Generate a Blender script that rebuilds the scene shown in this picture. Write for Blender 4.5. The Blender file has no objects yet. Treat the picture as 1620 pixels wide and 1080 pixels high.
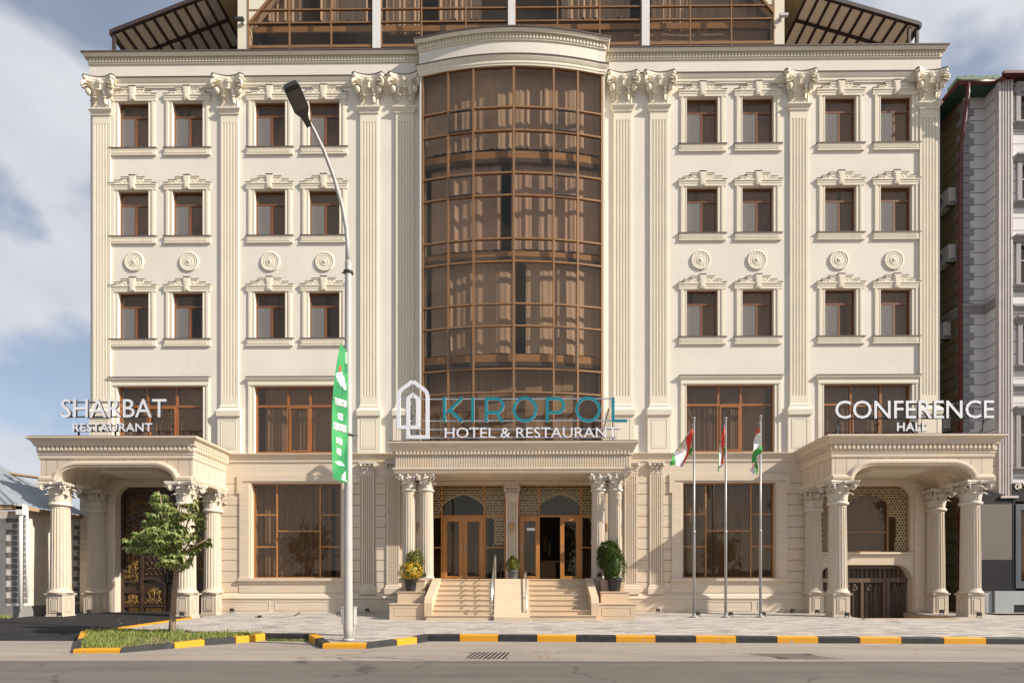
import bpy, math, random
from mathutils import Vector, noise as mnoise
R = math.radians
rnd = random.Random(7)
S = bpy.context.scene
C = S.collection

# ------------------------------------------------------------------ camera, sky, sun, exposure
F, CX, CY, TH = 900.0, 823.0, 930.0, -0.0094        # focal length, principal point (photo pixels), yaw
YC, ZC = -19.565, 0.83                                # the wall of the hotel is the plane y = 0
cam = bpy.data.cameras.new('camera'); camo = bpy.data.objects.new('camera', cam); C.objects.link(camo)
camo.location = (0, YC, ZC); camo.rotation_euler = (R(90), 0, -TH)
cam.sensor_fit = 'HORIZONTAL'; cam.sensor_width = 36; cam.lens = 36*F/1620
cam.shift_x = (810-CX)/1620; cam.shift_y = (CY-540)/1620
cam.clip_start = 0.1; cam.clip_end = 3000
S.camera = camo

SUN = Vector((-2.65, 1.0, -1.85)).normalized()        # the way the light travels
sd = bpy.data.lights.new('sun', 'SUN'); sd.energy = 4.8; sd.angle = R(0.6); sd.color = (1.0, 0.905, 0.79)
so = bpy.data.objects.new('sun', sd); C.objects.link(so); so.location = (40, -30, 40)
so.rotation_euler = SUN.to_track_quat('-Z', 'Y').to_euler()

W = bpy.data.worlds.new('World'); S.world = W; W.use_nodes = True
nt = W.node_tree; nt.nodes.clear()
wo = nt.nodes.new('ShaderNodeOutputWorld'); bg = nt.nodes.new('ShaderNodeBackground')
sky = nt.nodes.new('ShaderNodeTexSky'); sky.sky_type = 'NISHITA'; sky.sun_disc = False
sky.sun_elevation = math.asin(-SUN.z); sky.sun_rotation = math.atan2(-SUN.x, -SUN.y)
sky.air_density = 1.0; sky.dust_density = 1.2; sky.ozone_density = 1.5
tc = nt.nodes.new('ShaderNodeTexCoord'); mp = nt.nodes.new('ShaderNodeMapping')
mp.inputs['Scale'].default_value = (1.0, 1.0, 1.7); mp.inputs['Location'].default_value = (11.2, 5.7, 0.2); mp.inputs['Rotation'].default_value = (0, 0, -0.085)
nz = nt.nodes.new('ShaderNodeTexNoise'); nz.inputs['Scale'].default_value = 4.2; nz.inputs['Detail'].default_value = 9
nz.inputs['Roughness'].default_value = 0.48; nz.inputs['Distortion'].default_value = 0.25
cr = nt.nodes.new('ShaderNodeValToRGB'); cr.color_ramp.elements[0].position = 0.445; cr.color_ramp.elements[1].position = 0.545
nz2 = nt.nodes.new('ShaderNodeTexNoise'); nz2.inputs['Scale'].default_value = 5.5; nz2.inputs['Detail'].default_value = 8
cr2 = nt.nodes.new('ShaderNodeValToRGB')
cr2.color_ramp.elements[0].position = 0.3; cr2.color_ramp.elements[0].color = (4.3, 4.6, 5.3, 1)
cr2.color_ramp.elements[1].position = 0.68; cr2.color_ramp.elements[1].color = (6.0, 6.1, 6.45, 1)
mx = nt.nodes.new('ShaderNodeMix'); mx.data_type = 'RGBA'
ml = nt.nodes.new('ShaderNodeMath'); ml.operation = 'MULTIPLY_ADD'; ml.inputs[1].default_value = 0.64; ml.inputs[2].default_value = 0.32
L = nt.links.new
L(tc.outputs['Generated'], mp.inputs['Vector']); L(mp.outputs['Vector'], nz.inputs['Vector']); L(mp.outputs['Vector'], nz2.inputs['Vector'])
L(nz.outputs['Fac'], cr.inputs['Fac']); L(nz2.outputs['Fac'], cr2.inputs['Fac']); L(cr.outputs['Color'], ml.inputs[0])
L(ml.outputs[0], mx.inputs['Factor']); L(sky.outputs['Color'], mx.inputs['A']); L(cr2.outputs['Color'], mx.inputs['B'])
L(mx.outputs['Result'], bg.inputs['Color']); L(bg.outputs['Background'], wo.inputs['Surface'])
bg.inputs['Strength'].default_value = 0.085
S.view_settings.view_transform = 'Standard'; S.view_settings.look = 'None'
S.view_settings.exposure = 0.57; S.view_settings.gamma = 1.0
S.cycles.max_bounces = 7; S.cycles.transparent_max_bounces = 24

# ------------------------------------------------------------------ measuring
def ray(px, py):
    u = px-CX; s, c = math.sin(TH), math.cos(TH)
    return (s*F+c*u, c*F-s*u, CY-py)
def P(px, py, Y):
    d = ray(px, py); t = (Y-YC)/d[1]
    return (d[0]*t, ZC+d[2]*t)
def PX(px, Y=0.0): return P(px, 930, Y)[0]
def PZ(py, Y=0.0, px=823): return P(px, py, Y)[1]
SL = 0.03
def gz(Y): return SL*min(Y, 0)
def G(px, py, off=0.0):
    d = ray(px, py); t = (SL*YC-ZC+off)/(d[2]-SL*d[1])
    return (d[0]*t, YC+d[1]*t)
RZ = -0.35
def GR(px, py, z=RZ):
    d = ray(px, py); t = (z-ZC)/d[2]
    return (d[0]*t, YC+d[1]*t)

# ------------------------------------------------------------------ materials
M = {}
def nodes_of(name):
    m = bpy.data.materials.new(name); m.use_nodes = True; M[name] = m
    t = m.node_tree; b = t.nodes['Principled BSDF']
    return m, t, b
def mix(t, a, b, fac):
    n = t.nodes.new('ShaderNodeMix'); n.data_type = 'RGBA'
    for k, v in (('A', a), ('B', b)):
        if isinstance(v, tuple): n.inputs[k].default_value = (*v[:3], 1)
        else: t.links.new(v, n.inputs[k])
    if isinstance(fac, (int, float)): n.inputs['Factor'].default_value = fac
    else: t.links.new(fac, n.inputs['Factor'])
    return n.outputs['Result']
def ramp(t, src, p0, p1, c0=(0, 0, 0), c1=(1, 1, 1)):
    n = t.nodes.new('ShaderNodeValToRGB'); e = n.color_ramp.elements
    e[0].position = p0; e[1].position = p1; e[0].color = (*c0, 1); e[1].color = (*c1, 1)
    t.links.new(src, n.inputs['Fac']); return n.outputs['Color']
def coords(t, scale=(1, 1, 1), kind='Object'):
    tc = t.nodes.new('ShaderNodeTexCoord'); mp = t.nodes.new('ShaderNodeMapping'); mp.inputs['Scale'].default_value = scale
    t.links.new(tc.outputs[kind], mp.inputs['Vector']); return mp.outputs['Vector']
def noise_(t, vec, scale, detail=5, rough=0.6):
    n = t.nodes.new('ShaderNodeTexNoise'); n.inputs['Scale'].default_value = scale; n.inputs['Detail'].default_value = detail
    n.inputs['Roughness'].default_value = rough; t.links.new(vec, n.inputs['Vector']); return n.outputs['Fac']
def bump(t, b, h, strength, dist):
    n = t.nodes.new('ShaderNodeBump'); n.inputs['Strength'].default_value = strength; n.inputs['Distance'].default_value = dist
    t.links.new(h, n.inputs['Height']); t.links.new(n.outputs['Normal'], b.inputs['Normal'])
def sc(c, k): return tuple(min(1, v*k) for v in c)
def mat(name, col, rough=0.6, var=0.08, scale=3.0, stretch=(1, 1, 1), bmp=0.0, bscale=60, bdist=0.01, metal=0.0, spec=0.5, kind='Object', coat=0):
    m, t, b = nodes_of(name)
    v = coords(t, stretch, kind)
    n1 = noise_(t, v, scale, 6, 0.65)
    c = mix(t, sc(col, 1-var), sc(col, 1+var), ramp(t, n1, 0.3, 0.7))
    t.links.new(c, b.inputs['Base Color'])
    b.inputs['Roughness'].default_value = rough; b.inputs['Metallic'].default_value = metal
    b.inputs['Specular IOR Level'].default_value = spec
    if coat: b.inputs['Coat Weight'].default_value = coat
    if bmp: bump(t, b, noise_(t, v, bscale, 4, 0.6), bmp, bdist)
    return m
def stucco(name, col, bmp):
    m, t, b = nodes_of(name)
    v = coords(t); big = noise_(t, v, 0.5, 5, 0.7); mid = noise_(t, v, 4.0, 6, 0.7)
    st = noise_(t, coords(t, (3.0, 3.0, 0.25)), 1.3, 6, 0.7)
    c = mix(t, sc(col, 0.94), sc(col, 1.04), ramp(t, big, 0.35, 0.65))
    c = mix(t, c, sc(col, 0.90), ramp(t, mid, 0.52, 0.75, (0, 0, 0), (0.45,)*3))
    c = mix(t, c, (col[0]*0.78, col[1]*0.75, col[2]*0.70), ramp(t, st, 0.55, 0.80, (0, 0, 0), (0.42,)*3))
    t.links.new(c, b.inputs['Base Color']); b.inputs['Roughness'].default_value = 0.85; b.inputs['Specular IOR Level'].default_value = 0.25
    bump(t, b, noise_(t, v, 38, 5, 0.7), bmp, 0.006)
stucco('stucco', (0.75, 0.70, 0.61), 0.6)
stucco('trim', (0.76, 0.695, 0.565), 0.15)
def stone(name, col, joints=None, vert=False):
    m, t, b = nodes_of(name)
    v = coords(t, (0.6, 0.6, 9.0) if not vert else (8, 8, 0.6)); n1 = noise_(t, v, 2.2, 8, 0.7)
    n2 = noise_(t, coords(t), 0.9, 4, 0.6); n3 = noise_(t, coords(t), 26, 5, 0.7)
    c = mix(t, sc(col, 0.86), sc(col, 1.08), ramp(t, n1, 0.32, 0.68))
    c = mix(t, c, (col[0]*1.06, col[1]*0.97, col[2]*0.86), ramp(t, n2, 0.45, 0.65, (0, 0, 0), (0.6,)*3))
    c = mix(t, c, sc(col, 0.72), ramp(t, n3, 0.60, 0.72, (0, 0, 0), (0.35,)*3))
    if joints:
        bw, bh, off = joints
        tc = t.nodes.new('ShaderNodeTexCoord'); sp = t.nodes.new('ShaderNodeSeparateXYZ'); cb = t.nodes.new('ShaderNodeCombineXYZ')
        ad = t.nodes.new('ShaderNodeMath'); ad.operation = 'ADD'
        t.links.new(tc.outputs['Object'], sp.inputs[0]); t.links.new(sp.outputs[0], ad.inputs[0]); t.links.new(sp.outputs[1], ad.inputs[1])
        t.links.new(ad.outputs[0], cb.inputs[0]); t.links.new(sp.outputs[2], cb.inputs[1])
        br = t.nodes.new('ShaderNodeTexBrick'); br.offset = off; br.inputs['Scale'].default_value = 1
        br.inputs['Brick Width'].default_value = bw; br.inputs['Row Height'].default_value = bh
        br.inputs['Mortar Size'].default_value = 0.009; br.inputs['Mortar Smooth'].default_value = 0.1
        br.inputs['Color1'].default_value = (0.92,)*3+(1,); br.inputs['Color2'].default_value = (1.0,)*3+(1,); br.inputs['Mortar'].default_value = (0.42, 0.38, 0.33, 1)
        t.links.new(cb.outputs[0], br.inputs['Vector'])
        mm = t.nodes.new('ShaderNodeMix'); mm.data_type = 'RGBA'; mm.blend_type = 'MULTIPLY'; mm.inputs['Factor'].default_value = 1
        t.links.new(c, mm.inputs['A']); t.links.new(br.outputs['Color'], mm.inputs['B']); c = mm.outputs['Result']
    t.links.new(c, b.inputs['Base Color']); b.inputs['Roughness'].default_value = 0.62; b.inputs['Specular IOR Level'].default_value = 0.3
    bump(t, b, n3, 0.15, 0.004)
STC = (0.63, 0.54, 0.43)
stone('stone', STC)
stone('slab', (0.64, 0.54, 0.43), (0.345, 9.0, 0.0))
stone('column_stone', (0.55, 0.48, 0.39), None, True)
stone('step_stone', (0.58, 0.46, 0.33))
mat('carved_stone', (0.58, 0.52, 0.44), 0.7, 0.06, 8, bmp=0.2, bscale=50)
mat('cap_metal', (0.105, 0.075, 0.065), 0.45, 0.25, 6, spec=0.5)
mat('window_wood_warm', (0.30, 0.115, 0.034), 0.38, 0.18, 5, (1, 1, 0.3), spec=0.5)
mat('window_wood', (0.19, 0.074, 0.030), 0.38, 0.18, 5, (1, 1, 0.3), spec=0.5)
mat('bronze', (0.29, 0.155, 0.068), 0.42, 0.15, 3, metal=0.25)
mat('door_wood', (0.43, 0.185, 0.045), 0.35, 0.2, 6, (2, 2, 0.3))
mat('bronze_warm', (0.42, 0.20, 0.07), 0.42, 0.15, 3, metal=0.15)
mat('dark_sash', (0.05, 0.04, 0.037), 0.4, 0.2)
mat('interior', (0.10, 0.085, 0.07), 0.9, 0.2, 1)
mat('curtain', (0.56, 0.475, 0.385), 0.9, 0.10, 4, (6, 1, 0.3))
mat('curtain_pink', (0.56, 0.455, 0.39), 0.9, 0.10, 4, (6, 1, 0.3))
mat('shade_striped_sheet', (0.38, 0.30, 0.22), 0.9, 0.38, 3.5, (7, 1, 0.12))  # for blinds; upright dark stripes put the shade between slats into the colour
mat('slab_edge', (0.46, 0.28, 0.12), 0.7, 0.25, 3, (1, 1, 8))
mat('gate_metal', (0.050, 0.027, 0.018), 0.42, 0.25, 5, spec=0.5)
mat('gold', (0.33, 0.195, 0.06), 0.45, 0.25, 20, metal=0.6)
mat('garage_metal', (0.125, 0.078, 0.052), 0.45, 0.2, 5)
mat('lattice_metal', (0.46, 0.36, 0.20), 0.5, 0.12, 10)
mat('white_letter', (0.70, 0.71, 0.76), 0.45, 0.03, 2)
mat('teal_letter', (0.0, 0.19, 0.245), 0.4, 0.06, 2)
mat('letter_side', (0.05, 0.05, 0.055), 0.5, 0.1)
mat('steel', (0.55, 0.55, 0.55), 0.28, 0.08, 4, metal=0.9)
mat('flagpole_grey', (0.34, 0.335, 0.33), 0.42, 0.06, 4, metal=0.35)
mat('frame_steel', (0.06, 0.06, 0.065), 0.5, 0.2, 6)
mat('pole_white', (0.42, 0.405, 0.385), 0.5, 0.14, 6, (1, 1, 0.4), bmp=0.05)
mat('lamp_dark', (0.035, 0.035, 0.035), 0.45, 0.2)
mat('lamp_glass', (0.045, 0.045, 0.042), 0.2, 0.2, 30)
mat('black_pot', (0.022, 0.024, 0.027), 0.5, 0.2)
mat('gray_pot', (0.09, 0.10, 0.11), 0.55, 0.2)
mat('ac_white', (0.50, 0.49, 0.455), 0.5, 0.08)
mat('ac_fan', (0.10, 0.10, 0.10), 0.6, 0.1)
mat('gutter_red', (0.10, 0.018, 0.016), 0.4, 0.15)
mat('green_tile', (0.085, 0.145, 0.075), 0.6, 0.3, 4, bmp=0.4, bscale=12)
mat('green_soffit', (0.02, 0.07, 0.045), 0.6, 0.15)
mat('grey_quoin', (0.27, 0.255, 0.26), 0.7, 0.12, 3)
mat('lilac_column', (0.45, 0.405, 0.39), 0.65, 0.1, 3)
mat('black_cladding', (0.009, 0.009, 0.011), 0.55, 0.3, 3, (1, 1, 0.3), spec=0.25)
mat('grey_plinth', (0.30, 0.32, 0.33), 0.7, 0.08, 2)
mat('blue_frame', (0.07, 0.085, 0.10), 0.45, 0.1)
mat('roof_sheet', (0.30, 0.33, 0.35), 0.45, 0.18, 1.5, (1, 4, 1), metal=0.3)
mat('plaster_old', (0.62, 0.56, 0.485), 0.9, 0.16, 1.6, bmp=0.4, bscale=25)
mat('cement', (0.22, 0.215, 0.205), 0.9, 0.15, 3, bmp=0.4, bscale=25)
mat('quoin_dark', (0.16, 0.155, 0.15), 0.85, 0.15, 4)
mat('raw_wood', (0.36, 0.24, 0.13), 0.8, 0.25, 3, (0.5, 6, 6))
mat('pvc_white', (0.74, 0.73, 0.70), 0.4, 0.05)
m_, t_, b_ = nodes_of('awning_sheet'); c_ = mix(t_, (0.62, 0.54, 0.45), (0.54, 0.46, 0.38), noise_(t_, coords(t_, (1, 12, 1)), 3)); t_.links.new(c_, b_.inputs['Base Color']); b_.inputs['Transmission Weight'].default_value = 0; tr_ = t_.nodes.new('ShaderNodeBsdfTranslucent'); t_.links.new(c_, tr_.inputs['Color']); ms_ = t_.nodes.new('ShaderNodeMixShader'); ms_.inputs[0].default_value = 0.45; t_.links.new(b_.outputs[0], ms_.inputs[1]); t_.links.new(tr_.outputs[0], ms_.inputs[2]); t_.links.new(ms_.outputs[0], t_.nodes['Material Output'].inputs['Surface'])
mat('awning_frame', (0.05, 0.03, 0.025), 0.6, 0.2)
mat('soffit_tan', (0.45, 0.33, 0.18), 0.8, 0.1)
mat('bark', (0.26, 0.185, 0.13), 0.9, 0.35, 14, (1, 1, 0.25), bmp=0.7, bscale=20)
mat('soil', (0.13, 0.10, 0.065), 0.95, 0.3, 6, bmp=0.6, bscale=20)
mat('curb_black', (0.024, 0.024, 0.026), 0.6, 0.5, 9, bmp=0.5, bscale=30)
mat('iron', (0.012, 0.012, 0.012), 0.6, 0.3, 6)
mat('white_line', (0.75, 0.75, 0.73), 0.6, 0.05)
mat('red', (0.72, 0.045, 0.025), 0.75, 0.08); mat('flag_white', (0.76, 0.75, 0.77), 0.8, 0.03); mat('flag_green', (0.06, 0.34, 0.07), 0.75, 0.08)
mat('emblem_gold', (0.62, 0.36, 0.05), 0.7, 0.05)
mat('banner_dark', (0.012, 0.16, 0.07), 0.6, 0.05)
mat('ink_grey', (0.16, 0.17, 0.19), 0.6, 0.05)
mat('dry_leaf', (0.42, 0.21, 0.04), 0.8, 0.3, 9)

def leafmat(name, c1, c2, c3, trans=0.35):
    m, t, b = nodes_of(name)
    g = t.nodes.new('ShaderNodeNewGeometry')
    n = t.nodes.new('ShaderNodeValToRGB'); e = n.color_ramp.elements
    e[0].color = (*c1, 1); e[1].color = (*c3, 1); k = e.new(0.5); k.color = (*c2, 1)
    t.links.new(g.outputs['Random Per Island'], n.inputs['Fac'])
    t.links.new(n.outputs['Color'], b.inputs['Base Color']); b.inputs['Roughness'].default_value = 0.55; b.inputs['Specular IOR Level'].default_value = 0.3
    tr = t.nodes.new('ShaderNodeBsdfTranslucent'); t.links.new(n.outputs['Color'], tr.inputs['Color'])
    ms = t.nodes.new('ShaderNodeMixShader'); ms.inputs[0].default_value = trans
    t.links.new(b.outputs[0], ms.inputs[1]); t.links.new(tr.outputs[0], ms.inputs[2])
    t.links.new(ms.outputs[0], t.nodes['Material Output'].inputs['Surface'])
leafmat('tree_leaf', (0.12, 0.19, 0.04), (0.29, 0.36, 0.11), (0.50, 0.53, 0.25), 0.45)
leafmat('tree_leaf_rusty', (0.10, 0.13, 0.025), (0.16, 0.17, 0.04), (0.30, 0.17, 0.045))
leafmat('box_leaf', (0.03, 0.065, 0.012), (0.07, 0.115, 0.02), (0.15, 0.18, 0.04), 0.2)
leafmat('lime_leaf', (0.06, 0.09, 0.015), (0.13, 0.15, 0.03), (0.26, 0.24, 0.04), 0.2)
leafmat('mum_flower', (0.40, 0.22, 0.01), (0.58, 0.33, 0.012), (0.66, 0.44, 0.02), 0.2)
leafmat('grass', (0.13, 0.20, 0.035), (0.26, 0.33, 0.075), (0.48, 0.45, 0.18), 0.45)

def glassmat(name, tint, refl, grazing=0.5, wav=0.02):
    m = bpy.data.materials.new(name); m.use_nodes = True; M[name] = m; t = m.node_tree; t.nodes.clear()
    o = t.nodes.new('ShaderNodeOutputMaterial'); tr = t.nodes.new('ShaderNodeBsdfTransparent'); gl = t.nodes.new('ShaderNodeBsdfGlossy')
    tr.inputs['Color'].default_value = (*tint, 1); gl.inputs['Roughness'].default_value = 0.015; gl.inputs['Color'].default_value = (0.92, 0.74, 0.57, 1)
    lw = t.nodes.new('ShaderNodeLayerWeight'); pw = t.nodes.new('ShaderNodeMath'); pw.operation = 'POWER'; pw.inputs[1].default_value = 4
    t.links.new(lw.outputs['Facing'], pw.inputs[0])
    ma = t.nodes.new('ShaderNodeMath'); ma.operation = 'MULTIPLY_ADD'; ma.inputs[1].default_value = grazing; ma.inputs[2].default_value = refl
    t.links.new(pw.outputs[0], ma.inputs[0])
    v = coords(t); n = noise_(t, v, 0.9, 2, 0.5)
    bp = t.nodes.new('ShaderNodeBump'); bp.inputs['Strength'].default_value = 1.0; bp.inputs['Distance'].default_value = wav
    t.links.new(n, bp.inputs['Height']); t.links.new(bp.outputs['Normal'], gl.inputs['Normal'])
    ms = t.nodes.new('ShaderNodeMixShader'); t.links.new(ma.outputs[0], ms.inputs[0]); t.links.new(tr.outputs[0], ms.inputs[1]); t.links.new(gl.outputs[0], ms.inputs[2])
    t.links.new(ms.outputs[0], o.inputs['Surface'])
glassmat('bow_glass', (0.70, 0.62, 0.545), 0.07, 0.5, 0.012)
glassmat('window_glass', (0.72, 0.66, 0.61), 0.07, 0.5, 0.006)
glassmat('shop_glass', (0.54, 0.45, 0.38), 0.075, 0.5, 0.004)

def screenmat():
    m = bpy.data.materials.new('insect_mesh'); m.use_nodes = True; M['insect_mesh'] = m; t = m.node_tree; b = t.nodes['Principled BSDF']
    b.inputs['Base Color'].default_value = (0.36, 0.35, 0.34, 1); b.inputs['Roughness'].default_value = 0.9
    tr = t.nodes.new('ShaderNodeBsdfTransparent'); ms = t.nodes.new('ShaderNodeMixShader'); ms.inputs[0].default_value = 0.30
    t.links.new(tr.outputs[0], ms.inputs[1]); t.links.new(b.outputs[0], ms.inputs[2]); t.links.new(ms.outputs[0], t.nodes['Material Output'].inputs['Surface'])
screenmat()
def patterned():
    # paving of small grey setts
    m, t, b = nodes_of('paving')
    v = coords(t)
    br = t.nodes.new('ShaderNodeTexBrick'); br.inputs['Scale'].default_value = 1; br.inputs['Brick Width'].default_value = 0.42; br.inputs['Row Height'].default_value = 0.14
    br.inputs['Mortar Size'].default_value = 0.004; br.inputs['Bias'].default_value = -0.35
    br.inputs['Color1'].default_value = (0.46, 0.43, 0.395, 1); br.inputs['Color2'].default_value = (0.10, 0.098, 0.105, 1); br.inputs['Mortar'].default_value = (0.23, 0.21, 0.19, 1)
    t.links.new(v, br.inputs['Vector'])
    c = mix(t, br.outputs['Color'], (0.42, 0.37, 0.31), ramp(t, noise_(t, v, 0.8, 6, 0.7), 0.42, 0.72, (0, 0, 0), (0.55,)*3))
    c = mix(t, c, (0.22, 0.2, 0.18), ramp(t, noise_(t, v, 7, 5, 0.7), 0.6, 0.8, (0, 0, 0), (0.3,)*3))
    t.links.new(c, b.inputs['Base Color']); b.inputs['Roughness'].default_value = 0.85; b.inputs['Specular IOR Level'].default_value = 0.2
    bump(t, b, noise_(t, v, 30, 4, 0.6), 0.3, 0.004)
    # road
    for name, col, k in (('road_asphalt', (0.135, 0.122, 0.108), 0.22), ('gutter_concrete', (0.285, 0.25, 0.215), 0.2), ('fresh_asphalt', (0.022, 0.022, 0.024), 0.25)):
        m, t, b = nodes_of(name); v = coords(t)
        n1 = noise_(t, coords(t, (0.12, 1.0, 1)), 1.6, 8, 0.7); n2 = noise_(t, v, 45, 4, 0.7); n3 = noise_(t, v, 0.7, 6, 0.65)
        c = mix(t, sc(col, 1-k), sc(col, 1+k), ramp(t, n1, 0.3, 0.7))
        c = mix(t, c, sc(col, 1.45), ramp(t, n2, 0.55, 0.8, (0, 0, 0), (0.4,)*3))
        c = mix(t, c, sc(col, 0.65), ramp(t, n3, 0.52, 0.75, (0, 0, 0), (0.45,)*3))
        # cracks, tar and pale worn streaks
        vo = t.nodes.new('ShaderNodeTexVoronoi'); vo.feature = 'DISTANCE_TO_EDGE'; vo.inputs['Scale'].default_value = 0.42
        wv = t.nodes.new('ShaderNodeVectorMath'); wv.operation = 'MULTIPLY_ADD'; nn_ = t.nodes.new('ShaderNodeTexNoise'); nn_.inputs['Scale'].default_value = 1.7; nn_.inputs['Detail'].default_value = 6
        t.links.new(v, nn_.inputs['Vector']); t.links.new(nn_.outputs['Color'], wv.inputs[0]); wv.inputs[1].default_value = (0.9, 0.9, 0); t.links.new(v, wv.inputs[2]); t.links.new(wv.outputs[0], vo.inputs['Vector'])
        ck = ramp(t, vo.outputs['Distance'], 0.006, 0.016, (0.75,)*3, (0, 0, 0)); mk = ramp(t, noise_(t, v, 0.35, 3), 0.50, 0.56)
        mm_ = t.nodes.new('ShaderNodeMath'); mm_.operation = 'MULTIPLY'; t.links.new(ck, mm_.inputs[0]); t.links.new(mk, mm_.inputs[1])
        c = mix(t, c, sc(col, 0.45), mm_.outputs[0])
        c = mix(t, c, sc(col, 1.35), ramp(t, noise_(t, coords(t, (0.25, 2.2, 1)), 2.3, 9, 0.75), 0.60, 0.70, (0, 0, 0), (0.5,)*3))
        c = mix(t, c, sc(col, 0.55), ramp(t, noise_(t, v, 5.5, 5, 0.6), 0.70, 0.76, (0, 0, 0), (0.55,)*3))
        t.links.new(c, b.inputs['Base Color']); b.inputs['Roughness'].default_value = 0.85; b.inputs['Specular IOR Level'].default_value = 0.25
        bump(t, b, n2, 0.5, 0.006)
    # yellow kerb paint, chipped
    m, t, b = nodes_of('curb_yellow'); v = coords(t)
    c = mix(t, (0.70, 0.335, 0.010), (0.62, 0.27, 0.008), noise_(t, v, 3, 4))
    c = mix(t, c, (0.36, 0.31, 0.24), ramp(t, noise_(t, v, 16, 8, 0.75), 0.585, 0.64))
    t.links.new(c, b.inputs['Base Color']); b.inputs['Roughness'].default_value = 0.6
    bump(t, b, noise_(t, v, 30, 4), 0.3, 0.006)
    # neighbour cladding of horizontal boards / blocks
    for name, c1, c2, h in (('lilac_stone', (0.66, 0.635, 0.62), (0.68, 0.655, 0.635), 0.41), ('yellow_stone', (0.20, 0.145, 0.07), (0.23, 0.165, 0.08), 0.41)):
        m, t, b = nodes_of(name)
        tc = t.nodes.new('ShaderNodeTexCoord'); sp = t.nodes.new('ShaderNodeSeparateXYZ'); cb = t.nodes.new('ShaderNodeCombineXYZ'); ad = t.nodes.new('ShaderNodeMath'); ad.operation = 'ADD'
        t.links.new(tc.outputs['Object'], sp.inputs[0]); t.links.new(sp.outputs[0], ad.inputs[0]); t.links.new(sp.outputs[1], ad.inputs[1])
        t.links.new(ad.outputs[0], cb.inputs[0]); t.links.new(sp.outputs[2], cb.inputs[1])
        br = t.nodes.new('ShaderNodeTexBrick'); br.offset = 0.5; br.inputs['Scale'].default_value = 1; br.inputs['Brick Width'].default_value = 40; br.inputs['Row Height'].default_value = h
        br.inputs['Mortar Size'].default_value = 0.018; br.inputs['Color1'].default_value = (*c1, 1); br.inputs['Color2'].default_value = (*c2, 1); br.inputs['Mortar'].default_value = (*sc(c1, 0.35), 1)
        t.links.new(cb.outputs[0], br.inputs['Vector'])
        v = coords(t); c = mix(t, br.outputs['Color'], sc(c1, 0.82), ramp(t, noise_(t, coords(t, (1, 1, 0.3)), 1.2, 7, 0.7), 0.5, 0.75, (0, 0, 0), (0.6,)*3))
        t.links.new(c, b.inputs['Base Color']); b.inputs['Roughness'].default_value = 0.75
    # banner cloth: green with pale swirls
    m, t, b = nodes_of('banner'); v = coords(t, (1.2, 1.2, 0.6))
    c = mix(t, (0.02, 0.235, 0.075), (0.06, 0.36, 0.115), ramp(t, noise_(t, v, 2.0, 2, 0.5), 0.40, 0.62))
    t.links.new(c, b.inputs['Base Color']); b.inputs['Roughness'].default_value = 0.5
    # perforated weathered panel
    m, t, b = nodes_of('brown_cladding'); v = coords(t, (1, 1, 5))
    c = mix(t, (0.105, 0.09, 0.075), (0.145, 0.125, 0.105), noise_(t, v, 3, 6)); t.links.new(c, b.inputs['Base Color']); b.inputs['Roughness'].default_value = 0.6
patterned()

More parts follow.
